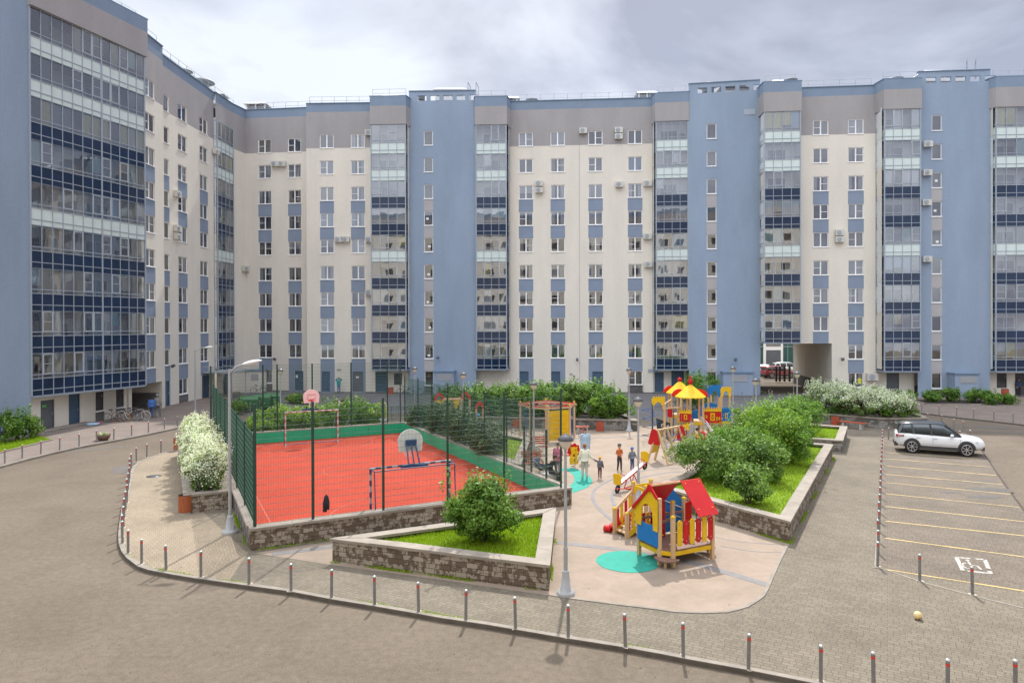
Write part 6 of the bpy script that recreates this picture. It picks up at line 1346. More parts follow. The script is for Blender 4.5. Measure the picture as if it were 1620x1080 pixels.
AC = [(sA, 436.4, 260, 'left of the pair on the ninth floor of the corner block'), (sA, 447.5, 260, 'right of the pair on the ninth floor of the corner block'), (Seg((-29.75, 72.9), (-29.2, 75.05)), 385.5, 425, 'alone on the narrow wall in the courtyard corner'),
      (sB, 584.5, 211, 'on the grey top storey just left of the first glazed bay'), (sB, 536.5, 379, 'left of the pair on the sixth floor beside the first bay'), (sB, 547.8, 379, 'right of the pair on the sixth floor beside the first bay'), (sB, 584.8, 379, 'against the edge of the first glazed bay on the sixth floor'), (sB, 584.8, 462.5, 'against the edge of the first glazed bay on the fourth floor'),
      (sC, 922.5, 208, 'by the expansion joint on the top storey'), (sC, 978.6, 207, 'upper of the stacked two on the top storey of the middle block'), (sC, 978.6, 216.8, 'lower of the stacked two on the top storey of the middle block'), (sC, 853, 291, 'upper of the stacked two on the eighth floor'), (sC, 853, 301.5, 'lower of the stacked two on the eighth floor'), (sC, 979.5, 292.5, 'on the eighth floor left of the last window column'), (sC, 1024, 291, 'beside the second glazed bay on the eighth floor'), (sC, 1024, 374.4, 'beside the second glazed bay on the sixth floor'), (sC, 1025.3, 418.5, 'beside the second glazed bay on the fifth floor'),
      (sT3, 1466, 229, 'highest of the column on the right stair tower'), (sT3, 1465, 274, 'second from the top on the right stair tower'), (sT3, 1464, 321, 'third from the top on the right stair tower'), (sT3, 1464.8, 410, 'lowest of the column on the right stair tower'), (sD, 1327, 368.5, 'upper of the stacked two above the archway'), (sD, 1327, 379, 'lower of the stacked two above the archway'), (sD, 1377.8, 595.5, 'large one at ground level right of the archway'),
      (sL2, 277, 307, 'on the left wing at the eighth floor'), (sL2, 276.7, 361.5, 'upper of the stacked two on the left wing'), (sL2, 277.5, 374.3, 'lower of the stacked two on the left wing'), (sL2, 338.0, 240, 'beside the corner glazed bay on the left wing')]
for sg, x, y, lb in AC: ac(sg, x, y, 'air conditioner '+lb, 1.25 if 'large' in lb else 1.0)
def flood(seg, px, py, label):
    s, z = seg.at(px, py); o = empty('wall_light', seg.P(s, z), label, 'wall light', seg.ang, 'wall lights'); g = MB(); g.tube((0, 0, .1), (0, -.35, .0), .03, m=M['steelrail'], n=6); g.build('arm', o)
    g = MB(); g.obox((0, -.45, -.05), (.12, 0, 0), (0, .13, -.08), (0, .05, .09), M['lampcap']); g.build('lamp_head', o)
for sg, x, y, lb in [(sA, 437, 567, 'wall floodlight on the corner block above the bicycle'), (sT1, 693.5, 564, 'wall floodlight above the first blue vestibule'), (sC, 913, 567.5, 'wall floodlight left of the expansion joint'), (sT2, 1162.5, 567, 'wall floodlight above the second blue vestibule'), (sD, 1330.5, 567, 'wall floodlight right of the archway'), (sL2, 266, 578, 'wall floodlight on the left wing by the narrow windows')]: flood(sg, x, y, lb)
def plaque(seg, x0, x1, y0, y1, m, name, label, cat, out=.02):
    s0, z1 = seg.at(x0, y0); s1, _ = seg.at(x1, y0); z0 = seg.at(x0, y1)[1]; g = MB(); g.obox(seg.P((s0+s1)/2, (z0+z1)/2, out), seg.e.to_3d()*(s1-s0)/2, seg.n.to_3d()*.012, (0, 0, (z1-z0)/2), m); o = g.build(name); tag(o, label, cat)
plaque(sD, 1357.5, 1363, 598, 606.5, mat('yellow_notice', (.62, .62, .05), .6), 'notice', 'yellow notice in the ground-floor window right of the archway', 'notice', out=-.05)
plaque(sA, 467.5, 470.5, 593, 597.5, M['paper'], 'notice', 'white notice on the blue door of the corner block', 'notice', out=-.06)
plaque(sB, 563, 567.5, 595.5, 597.5, M['paper'], 'notice', 'small white plate on the grey door of the corner block', 'notice', out=-.06)
plaque(sB, 533, 540, 583, 586.5, M['greypanel'], 'vent_grille', 'small grey vent grille above the person by the wall', 'vent')
plaque(sC, 901, 906, 590, 593, M['greypanel'], 'vent_grille', 'small grey vent grille low on the middle block', 'vent')
plaque(sC, 1025, 1041, 584, 588.5, M['frame'], 'house_sign', 'dark strip sign under the second glazed bay', 'sign', out=.05)
for i, (sg, yy) in enumerate([(sT1, k) for k in (3, 4, 5, 6)] + [(sT1, 1), (sT1, 2)]+[(sT3, 6), (sT3, 7)]+[(sT3, 5)]):
    s0 = sg.at(678.5 if sg is sT1 else 1482)[0]; g = MB(); g.obox(sg.P(s0-.02+.1*((i*7) % 3-1), yy*FH+1.2+.12*((i*5) % 4), -.085), sg.e.to_3d()*.13, sg.n.to_3d()*.006, (0, 0, .11), M['paper']); o = g.build('notice')
    tag(o, 'white sheet taped inside the %s stair window, storey %s' % ('first' if sg is sT1 else 'right', ['one', 'two', 'three', 'four', 'five', 'six', 'seven', 'eight'][yy]), 'notice', 'white sheets in the stair windows')
# ================================================================= PLAYGROUND EQUIPMENT
M['wood'] = mat('turned_pine', (0.50, 0.33, 0.17), 0.65, 0.0, alt=(0.62, 0.43, 0.24), scale=5, stretch=(1, 1, .15))
M['pred'] = mat('red_play_panel', (0.50, 0.012, 0.014), 0.5, 0.08, 3, spec=.3); M['pyel'] = mat('yellow_play_panel', (0.70, 0.43, 0.010), 0.5, 0.08, 3, spec=.3)
M['pblue'] = mat('blue_play_panel', (0.010, 0.16, 0.45), 0.5, 0.08, 3, spec=.3); M['deck'] = mat('brown_deck_board', (0.20, 0.115, 0.085), 0.7, 0.12, 6)
M['ropeb'] = mat('blue_rope', (0.03, 0.10, 0.30), .8); M['rope'] = mat('grey_rope', (0.38, 0.36, 0.33), .9); M['metalblk'] = mat('dark_blue_grey_steel', (.05, .065, .09), .45)
U = cu_.to_3d(); V_ = cv_.to_3d(); Z3 = Vector((0, 0, 1))
def frame_at(o, x, y, z=0): return Vector(o)+U*x+V_*y+Z3*z
def post(g, p, h, w_=.05, cap=True, m=None, ang=27):
    e = Vector((math.cos(R(ang)), math.sin(R(ang)), 0)); n_ = Vector((-e.y, e.x, 0)); p = Vector(p)
    g.obox(p+Z3*h/2, e*w_, n_*w_, Z3*h/2, m or M['wood'])
    if cap: g.obox(p+Z3*(h+.02), e*w_*1.08, n_*w_*1.08, Z3*.022, M['pyel']); g.obox(p+Z3*(h+.05), e*w_*.7, n_*w_*.7, Z3*.012, M['pyel'])
def arcpts(cx, cy, r, a0, a1, n=10, ry=None): return [(cx+r*math.cos(a0+(a1-a0)*i/n), cy+(ry or r)*math.sin(a0+(a1-a0)*i/n)) for i in range(n+1)]
def slat(x, z0, z1, w_=.07): return arcpts(x, z1-w_, w_, 0, math.pi, 6)+arcpts(x, z0+w_, w_, math.pi, 2*math.pi, 6)

# ---- playhouse
HO = Vector((4.65, 19.75, KH)); ph = empty('playhouse', HO, 'red-roofed wooden playhouse with coloured slats, steps and a blue window panel', 'playhouse')
Q = lambda x, y, z=0: frame_at(HO, x, y, z)
def pb_(g, nm, par=ph):
    o = g.build(nm, par); o.matrix_parent_inverse = Matrix.Translation(-HO); return o
for (x, y, h) in [(-.22, 1.3, 1.45), (-.25, .3, 1.95), (0, 0, 1.42), (1.5, 0, 1.52), (1.55, 1.3, 1.5), (.45, 1.3, 1.6), (.62, .75, 1.62), (1.9, 2.7, 1.62), (1.9, 3.4, 1.62), (1.15, 3.4, 1.62), (1.15, 2.7, 1.62), (.38, 3.4, .82), (.42, 2.78, .80)]:
    g = MB(); post(g, Q(x, y), h, .05 if h > 1 else .055, cap=(h not in (1.95, 1.45))); pb_(g, 'post')
g = MB(); pf = [Q(-.25, .3), Q(0, 0), Q(1.5, 0), Q(1.55, 1.3), Q(-.22, 1.3)]; g.prism([p.xy for p in pf], .44+KH, .48+KH, M['deck']); pb_(g, 'deck')
g = MB(); g.prism([Q(1.1, 1.3).xy, Q(1.55, 1.3).xy, Q(1.9, 2.7).xy, Q(1.9, 3.4).xy, Q(1.15, 3.4).xy, Q(1.15, 2.7).xy], .50+KH, .54+KH, M['deck']); pb_(g, 'deck')
g = MB()
for a, b in ((0, 1), (1, 2), (2, 3), (3, 4), (4, 0)): A_, B_ = pf[a], pf[b]; g.bar(A_+Z3*.37, B_+Z3*.37, .03, .12, M['pyel'])
pb_(g, 'skirt_board')
# semicircular steps
for (cx, cy, a0, r) in ((-.12, .12, R(125), .36), (1.56, .45, R(-90), .36)):
    g = MB(); pts = [Q(cx+r*math.cos(a0+math.pi*i/12), cy+r*math.sin(a0+math.pi*i/12)).xy for i in range(13)]; g.prism(pts, .22+KH, .255+KH, M['deck'])
    st = pb_(g, 'step'); g = MB(); q = Q(cx+.2*math.cos(a0+math.pi/2), cy+.2*math.sin(a0+math.pi/2)); g.obox(q+Z3*.11, U*.03, V_*.03, Z3*.11, M['wood']); g.bar(Q(cx-.25*math.sin(a0+math.pi/2), cy+.25*math.cos(a0+math.pi/2), .18), Q(cx+.25*math.sin(a0+math.pi/2), cy-.25*math.cos(a0+math.pi/2), .18), .03, .07, M['pyel']); pb_(g, 'step_support')
for i in range(6):   # picket slats on the front
    g = MB(); x = .20+i*.235; g.plate(slat(x, .58+.02*(i % 2), 1.34-.02*(i % 2), .092), Q(0, -.06, 0), U, Z3, .025, M['pyel'] if i % 2 == 0 else M['pred']); s_ = pb_(g, 'slat')
    g = MB()
    for zz in (.72, 1.22): g.tube(Q(x, -.07, zz), Q(x, -.085, zz), .014, m=M['silver'], n=8)
    pb_(g, 'bolt')
g = MB(); g.bar(Q(.0, -.03, .70), Q(1.5, -.03, .70), .03, .06, M['deck']); g.bar(Q(.0, -.03, 1.24), Q(1.5, -.03, 1.24), .03, .06, M['deck']); pb_(g, 'rail')
# inner far-side slats
for i in range(4):
    g = MB(); x = .0+i*.16; g.plate(slat(x, .62, 1.25, .06), Q(0, 1.36, 0), U, Z3, .022, M['pyel'] if i % 2 else M['pred']); pb_(g, 'slat')
g = MB(); g.bar(Q(-.2, 1.3, 1.12), Q(1.5, 1.3, 1.12), .03, .07, M['deck']); g.bar(Q(-.2, .78, 1.02), Q(.62, .78, 1.12), .035, .08, M['deck']); pb_(g, 'rail')
# blue panel on the left side between A and B
e_ab = (Q(-.25, .3)-Q(-.22, 1.3)).normalized()
pts = [(.0, .52), (1.0, .52), (1.0, 1.18)]+arcpts(.5, 1.20, .40, 0, -math.pi, 10, .12)+[(0, 1.18)]
g = MB(); g.plate(pts, Q(-.28, 1.3, 0), e_ab, Z3, .025, M['pblue']); pb_(g, 'window_panel')
# yellow gable with an arched opening
n = 12; ar = arcpts(.52, 1.42, .27, 0, math.pi, n)
pts = [(.98, 1.25)]+[(.98, 1.55), (.98, 1.62), (.70, 2.20), (-.05, 1.50), (-.08, 1.35), (-.02, 1.25), (.0, 1.05), (.1, .95), (.2, 1.2)]
outl = [(1.02, .98), (1.02, 1.85), (.70, 2.24), (-.10, 1.52), (-.14, 1.40), (-.04, 1.26), (-.10, 1.14), (.0, .98), (.22, .98), (.25, 1.36)]+arcpts(.52, 1.42, .27, math.pi, 0, n)+[(.80, 1.36), (.82, .98)]
g = MB(); g.plate(outl, Q(-.31, 1.3, 0), e_ab, Z3, .025, M['pyel']); pb_(g, 'gable')
# roof: near slope over the right half, far slope over the left half, wavy lower edge
def roofpanel(u0, u1, vr, zr, ve, ze, nm, wav=True):
    a = Q(u0, vr, zr); sl = (Q(u0, ve, ze)-a); Ls = sl.length; ed = sl.normalized(); n_ = 12
    low = [(u1-u0)*(1-i/n_) for i in range(n_+1)]
    pts = [(0, 0), (u1-u0, 0)]+[(x, Ls+(.05*abs(math.sin(math.pi*i/3.0)) if wav else 0)) for i, x in enumerate(low)]
    g = MB(); g.plate(pts, a, U, ed, .025, M['pred']); o = pb_(g, nm); g = MB()
    for x, y in ((.12, .12), (u1-u0-.12, .12), (.12, Ls-.2), (u1-u0-.12, Ls-.2)):
        q = a+U*x+ed*y; nn = U.cross(ed); nn = nn if nn.z > 0 else -nn; g.tube(q+nn*.013, q+nn*.03, .018, m=M['pyel'], n=8)
    pb_(g, 'bolt_cap'); return o
roofpanel(.78, 1.55, .60, 2.30, -.20, 1.42, 'roof_panel'); roofpanel(-.33, .80, .62, 2.30, 1.42, 1.45, 'roof_panel', False)
g = MB(); g.bar(Q(-.36, .60, 2.24), Q(-.36, 1.44, 1.43), .04, .09, M['pred']); g.bar(Q(-.36, .60, 2.24), Q(-.36, .28, 1.96), .04, .09, M['pred']); g.plate(arcpts(0, 0, .11, 0, 2*math.pi, 14), Q(-.37, .60, 2.2), V_, Z3, .03, M['pred']); g.bar(Q(-.3, .6, 2.27), Q(1.5, .6, 2.27), .05, .05, M['wood']); pb_(g, 'roof_trim')
# inner red divider and blue far wall with white seams
g = MB(); g.plate([(0, .5), (.34, .5), (.34, 1.5), (.17, 2.1), (0, 1.9)], Q(.28, 1.20, 0), (U-V_*.4), Z3, .025, M['pred']); g.plate([(0, .5), (.2, .5), (.2, 1.6), (0, 1.5)], Q(1.25, .9, 0), (U-V_*.4), Z3, .025, M['pred']); pb_(g, 'divider_panel')
g = MB(); g.plate([(0, .5), (.95, .5), (.95, 1.45), (.45, 1.95), (0, 1.62)], Q(.62, 1.42, 0), U, Z3, .025, M['pblue']); bp_ = pb_(g, 'back_panel')
g = MB(); g.bar(Q(.62, 1.40, 1.25), Q(1.5, 1.40, .9), .01, .022, M['paper']); g.bar(Q(.62, 1.40, 1.62), Q(1.55, 1.40, 1.2), .01, .022, M['paper'])
for x in (.85, 1.0, 1.15): g.obox(Q(x, 1.40, 1.45-.25*(x-.85)), U*.018, V_*.004, Z3*.05, M['liner'])
pb_(g, 'panel_trim')
# side climbing loops on the right
for i in range(3): g = MB(); g.path([Q(1.62, .55+.2*i, .55), Q(1.74, .55+.2*i, .60), Q(1.74, .55+.2*i, 1.30), Q(1.62, .55+.2*i, 1.36)], .016, M['navyp']); pb_(g, 'grab_loop')
g = MB(); g.bar(Q(-.05, .95, .64), Q(.35, .95, .64), .2, .025, M['pyel']); pb_(g, 'seat')
# stairs on the left
for i in range(4):
    g = MB(); z = .14+.11*i; x = .5+.18*i; g.obox(Q(x, 3.09, z), U*.11, V_*.28, Z3*.018, M['wood']); pb_(g, 'stair_tread')
for y in (2.78, 3.40):
    g = MB(); g.bar(Q(.42, y, .05), Q(1.15, y, .52), .03, .16, M['pyel']); pb_(g, 'stringer'); g = MB(); g.bar(Q(.38, y, .78), Q(1.15, y, 1.38), .05, .09, M['wood']); pb_(g, 'handrail')
    for i in range(4): g = MB(); x = .5+.17*i; z = .16+.105*i*1.0; g.plate(slat(0, z+.05, z+.72, .055), Q(x, y, .02), U, Z3, .022, M['pyel'] if i % 2 else M['pred']); pb_(g, 'slat')
for a, b in (((1.15, 2.7), (1.15, 3.4)), ((1.15, 3.4), (1.9, 3.4))):
    g = MB(); p = Q(*a); d = (Q(*b)-p); ln = d.length; g.plate([(0, 1.30), (.14, 1.30)]+arcpts(ln/2, 1.30, ln/2-.14, math.pi, 0, 8, .17)+[(ln, 1.30), (ln, 1.56), (0, 1.56)], p, d, Z3, .025, M['pyel']); pb_(g, 'arch_panel')
g = MB(); g.bar(Q(.9, 4.1, 1.30), Q(1.9, 3.45, 1.34), .025, .025, M['pred']); g.tube(Q(.34, 3.55, .12), Q(.2, 3.75, .12), .12, m=M['pred'], n=14); g.tube(Q(.32, 3.55, .14), Q(1.1, 3.5, .52), .13, m=M['pred'], n=12); pb_(g, 'slide')
def localise(root):
    L0 = Vector(root.location)
    for c in root.children_recursive:
        pass
# children of children got the world offset twice: none were nested above

# ---- generic helper for equipment built in world coordinates
class Eq:
    def __init__(s, name, loc, label, cat): s.o = Vector((loc[0], loc[1], KH)); s.r = empty(name, s.o, label, cat)
    def part(s, g, nm):
        o = g.build(nm, s.r); o.matrix_parent_inverse = Matrix.Translation(-s.o); return o
    def __call__(s, x, y, z=0, ang=0):
        c, s_ = math.cos(ang), math.sin(ang); return s.o+Vector((x*c-y*s_, x*s_+y*c, z))
# ---- climbing A-frame
E = Eq('climbing_frame', (7.9, 35.0), 'wooden A-frame climber with a yellow slope and red plates, beside the seesaw', 'climbing frame')
W3 = lambda x, y, z: Vector((x, y, KH+z))
BL, BR_ = W3(7.45, 34.95, 1.62), W3(8.75, 35.85, 1.68)
g = MB(); g.bar(BL-(BR_-BL)*.06, BR_+(BR_-BL)*.06, .10, .10, M['wood']); E.part(g, 'top_beam')
feet = [(W3(6.85, 34.75, 0), BL), (W3(7.42, 35.55, 0), BL+(BR_-BL)*.25), (W3(7.82, 34.15, 0), BL), (W3(8.46, 35.05, 0), BL.lerp(BR_, .45)), (W3(9.2, 35.35, 0), BR_), (W3(8.3, 36.5, 0), BR_)]
for a, b in feet: g = MB(); g.bar(a, b, .09, .09, M['wood']); E.part(g, 'leg')
g = MB(); a, b = feet[0][0]+(BL-feet[0][0])*.28+Vector((0, 0, .02)), feet[1][0]+(feet[1][1]-feet[1][0])*.28; c_, d_ = BL, BL.lerp(BR_, .22); g.quad(a, b, d_, c_, M['pyel']); nn = (b-a).cross(d_-b).normalized()*.025; g.quad(a+nn, b+nn, d_+nn, c_+nn, M['pyel']); g.quad(a, a+nn, c_+nn, c_, M['pyel']); g.quad(a, b, b+nn, a+nn, M['pyel']); E.part(g, 'slope_board')
for (c0, ex, nm) in ((BL+Vector((-.22, -.12, -.33)), (feet[2][0]-feet[0][0]), 'red_plate'), (BR_+Vector((.12, -.1, -.36)), (feet[4][0]-feet[5][0]), 'red_plate')):
    ex = Vector(ex).normalized(); g = MB(); g.plate([(-.32, -.34), (-.20, -.40), (0, -.34), (.20, -.40), (.32, -.34), (.17, .25)]+arcpts(0, .25, .17, 0, math.pi, 8)+[(-.17, .25)], c0, ex, Z3, .03, M['pred']); E.part(g, nm)
g = MB()
for i in range(5):
    t = .12+i*.17; g.tube(feet[3][0].lerp(feet[3][1], t), feet[4][0].lerp(feet[4][1], t), .018, m=M['ropeb'], n=6)
E.part(g, 'rungs')
g = MB()
for i in range(6):
    t = i/5; g.tube(feet[2][0].lerp(feet[2][1], .15+.8*t), feet[3][0].lerp(feet[3][1], .15+.8*t), .010, m=M['rope'], n=4); g.tube(feet[2][0].lerp(feet[3][0], .15+.14*i)+Z3*.1, BL.lerp(BR_, .05+.08*i), .010, m=M['rope'], n=4)
E.part(g, 'rope_net')
# ---- seesaw
E = Eq('seesaw', (5.15, 29.4), 'white and red seesaw with yellow seat backs, its left end on the ground', 'seesaw')
a, b = W3(4.42, 28.55, .34), W3(5.85, 30.25, .92); d = (b-a).normalized(); sd_ = Vector((-d.y, d.x, 0)).normalized()
g = MB(); g.bar(a, b, .20, .04, M['whitemetal']); E.part(g, 'beam')
g = MB(); 
for s_ in (-1, 1): g.bar(a+sd_*.11*s_, b+sd_*.11*s_, .022, .06, M['pred'])
E.part(g, 'side_rail')
for p, s_ in ((a, -1), (b, 1)):
    g = MB(); q = p+d*.05*s_; g.plate([(-.17, 0), (.17, 0), (.20, .38), (.12, .46), (-.12, .46), (-.20, .38)], q+Z3*.02, sd_, Z3, .03, M['pyel']); E.part(g, 'seat_back')
    g = MB(); g.torus(q-Z3*.17+d*.02, .13, .05, d, Z3, M['rubber'], 16, 6); E.part(g, 'rubber_tyre')
    g = MB(); q2 = p-d*.32*s_; g.path([q2+sd_*.16, q2+sd_*.16+Z3*.28, q2-sd_*.16+Z3*.28, q2-sd_*.16], .014, M['pred']); E.part(g, 'handle')
m_ = (a+b)/2; g = MB()
for s_ in (-1, 1):
    for k in (-1, 1): g.tube(m_+sd_*.12*s_-Z3*.03, Vector((m_.x, m_.y, KH))+sd_*.16*s_+d.cross(sd_).cross(sd_)*0+Vector((d.x, d.y, 0)).normalized()*.36*k, .02, m=M['pred'])
g.path([Vector((m_.x, m_.y, KH+.02))+Vector((d.x, d.y, 0)).normalized()*.36*k+sd_*.16*s_ for k, s_ in ((-1, -1), (1, -1), (1, 1), (-1, 1))], .018, M['pred'], closed=True); E.part(g, 'pivot_stand')
# ---- lion spring rider
c = atd(906.5, 33.6); E = Eq('spring_rider', (c.x, c.y), 'red and yellow spring rider shaped like a maned animal, near the turquoise crescent', 'spring rider')
fx = Vector((.97, .24, 0)); side = Vector((-.24, .97, 0))
pts = [(.33*math.cos(t)*(1+.10*math.cos(9*t)), .33*math.sin(t)*(1+.10*math.cos(9*t))) for t in [2*math.pi*i/54 for i in range(54)]]
g = MB(); g.plate(pts, E(0.02, 0, .86), fx, Z3, .05, M['pred']); E.part(g, 'mane')
g = MB(); g.plate([(-.17, .02), (-.16, .12), (-.2, .2), (-.1, .17), (0, .2), (.1, .17), (.2, .2), (.16, .12), (.17, .02), (.10, -.12), (0, -.2), (-.10, -.12)], E(0.02, 0, .84)-side*.045, fx, Z3, .03, M['pyel']); E.part(g, 'face')
g = MB(); g.ball(E(-.05, 0, .90)-side*.06+Vector((0, 0, 0)), .022, M['black'], 8); g.ball(E(.08, .0, .90)-side*.06, .022, M['black'], 8); E.part(g, 'eye')
for s_ in (-1, 1):
    g = MB(); g.plate([(-.1, 0), (.06, .02), (.10, .25), (.02, .5), (.12, .62), (.0, .66), (-.1, .45), (-.14, .2)], E(.05, -.12, .18)+fx*.12*s_, Vector((.9, -.3, 0)), Z3, .04, M['pyel']); E.part(g, 'leg_panel')
g = MB(); g.obox(E(-.2, .0, .62), fx*.26, side*.12, Z3*.02, M['pred']); E.part(g, 'seat')
g = MB()
for i in range(40):
    t = i*.55; t2 = (i+1)*.55; g.tube(E(.10*math.cos(t), .10*math.sin(t), .02+i*.010), E(.10*math.cos(t2), .10*math.sin(t2), .02+(i+1)*.010), .013, m=M['black'], n=5)
g.obox(E(0, 0, .44), fx*.14, side*.10, Z3*.015, M['metalblk']); E.part(g, 'spring')
# ---- hexagonal climbing frame
E = Eq('climbing_frame', (2.15, 43.0), 'hexagonal wooden climbing frame with a red-edged roof grid and a yellow wall', 'climbing frame')
hx = [Vector((.54, 43.6, KH)), Vector((2.06, 40.6, KH)), Vector((3.86, 43.2, KH)), Vector((3.0, 44.9, KH)), Vector((1.9, 45.6, KH)), Vector((1.0, 45.2, KH))]
hx = [Vector((2.2+1.72*math.cos(R(a)), 42.6+1.9*math.sin(R(a)), KH)) for a in (170, 230, 268, 318, 10, 90)]
for p in hx: g = MB(); post(g, p, 2.2, .05); E.part(g, 'post')
cc_ = sum(hx, Vector())/6+Z3*2.12
g = MB()
for i in range(6):
    a, b = hx[i]+Z3*2.05, hx[(i+1) % 6]+Z3*2.05; g.bar(a+(a-b)*.08, b+(b-a)*.08, .06, .10, M['wood'])
E.part(g, 'top_beam')
g = MB()
for i in range(6):
    a, b = hx[i]+Z3*2.12, hx[(i+1) % 6]+Z3*2.12; g.tube(a, b, .022, m=M['pred'], n=6); g.tube(a, cc_+Z3*.08, .018, m=M['pred'], n=6)
    for k in (.33, .66): g.tube(a.lerp(cc_, k), b.lerp(cc_, k), .012, m=M['rope'], n=4)
E.part(g, 'rope_roof')
g = MB(); a, b = hx[2], hx[3]; g.quad(a+Z3*.12, b+Z3*.12, b+Z3*1.9, a+Z3*1.9, M['pyel']); n_ = Vector((-(b-a).y, (b-a).x, 0)).normalized()*.03; g.quad(a+n_+Z3*.12, b+n_+Z3*.12, b+n_+Z3*1.9, a+n_+Z3*1.9, M['pyel']); w_ = E.part(g, 'climbing_wall')
g = MB()
for i in range(6): z = .35+i*.26; g.tube(a.lerp(b, .25)-n_*1.8+Z3*z, a.lerp(b, .85)-n_*1.8+Z3*z, .018, m=M['pyel'], n=6)
E.part(g, 'rungs')
for (i, j) in ((0, 1), (3, 4), (4, 5)):
    g = MB(); a, b = hx[i], hx[j]
    for k in range(6): g.tube(a.lerp(b, .03)+Z3*(.3+.32*k), a.lerp(b, .97)+Z3*(.3+.32*k), .012, m=M['ropeb'], n=4)
    for k in range(1, 5): g.tube(a.lerp(b, k/5)+Z3*.1, a.lerp(b, k/5)+Z3*2.0, .012, m=M['ropeb'], n=4)
    E.part(g, 'rope_net')
# ---- red arch unit behind the junipers
c = atd(727, 46.2); E = Eq('climbing_frame', (c.x, c.y), 'wooden play unit with red arches and yellow pennant panels behind the junipers', 'climbing frame')
for px, dy, w2, ar in ((694.5, 0, 12, 1), (736, .4, 13, 1), (758.5, -.8, 11, .75)):
    D = 46.2+dy; a, b = atd(px-w2/2, D, KH), atd(px+w2/2, D+.2, KH)
    for p in (a, b): g = MB(); post(g, p, 1.95*ar, .05, cap=False); E.part(g, 'post')
    ln = (b-a).length; g = MB(); g.plate(arcpts(ln/2, 0, ln/2+.07, 0, math.pi, 14, ln/2+.25)+arcpts(ln/2, 0, ln/2-.08, math.pi, 0, 14, ln/2+.06), a+Z3*1.93*ar, (b-a), Z3, .06, M['pred']); E.part(g, 'arch')
for px0, px1 in ((690, 703), (716, 728)):
    a = atd(px0, 46.1, KH); b = atd(px1, 46.1, KH); ln = (b-a).length; g = MB(); g.plate([(0, 1.95), (ln, 1.95), (ln*.35, 1.25)], a, (b-a), Z3, .03, M['pyel']); E.part(g, 'pennant_panel')
g = MB(); g.bar(atd(700, 46.2, KH+2.0), atd(731, 46.6, KH+2.0), .08, .08, M['wood']); g.bar(atd(700, 46.9, KH+2.0), atd(731, 47.1, KH+2.0), .08, .08, M['wood']); E.part(g, 'top_beam')
g = MB()
for i in range(6): g.tube(atd(703, 46.3, KH+.3+i*.3), atd(730, 46.6, KH+.3+i*.3), .012, m=M['rope'], n=4); g.tube(atd(704+i*4.6, 46.4, KH+.2), atd(704+i*4.6, 46.4, KH+1.95), .012, m=M['rope'], n=4)
E.part(g, 'rope_net')
g = MB(); g.obox(atd(748, 46.2, KH+.95), (.45, 0, 0), (0, .4, 0), (0, 0, .05), M['pblue']); E.part(g, 'deck')
# ---- exercise machines
for px, D, lb in ((533, 51.0, 'yellow and white exercise machine left, beyond the court'), (602, 51.0, 'yellow and white exercise machine right, beyond the court')):
    c = atd(px, D); E = Eq('exercise_machine', (c.x, c.y), lb, 'exercise machine'); ym = mat('pale_yellow_tube', (.68, .60, .18), .4)
    g = MB(); g.tube(E(.15, 0), E(.15, 0, 1.45), .07, m=M['whitemetal']); g.obox(E(.15, 0, .02), (.3, 0, 0), (0, .25, 0), (0, 0, .02), M['whitemetal']); E.part(g, 'post')
    g = MB(); g.path([E(-.45, .1, .55), E(-.3, .1, 1.1), E(.1, .1, 1.1), E(.35, .1, .5)], .04, ym); g.path([E(-.4, -.2, .05), E(-.25, -.2, 1.15), E(.0, 0, 1.3)], .035, ym); g.path([E(.4, -.1, .0), E(.42, -.1, 1.2), E(.15, 0, 1.35)], .04, ym); E.part(g, 'arm')
    g = MB(); g.obox(E(-.25, -.05, .45), (.16, 0, 0), (0, .16, 0), (0, 0, .03), M['pyel']); E.part(g, 'footrest')

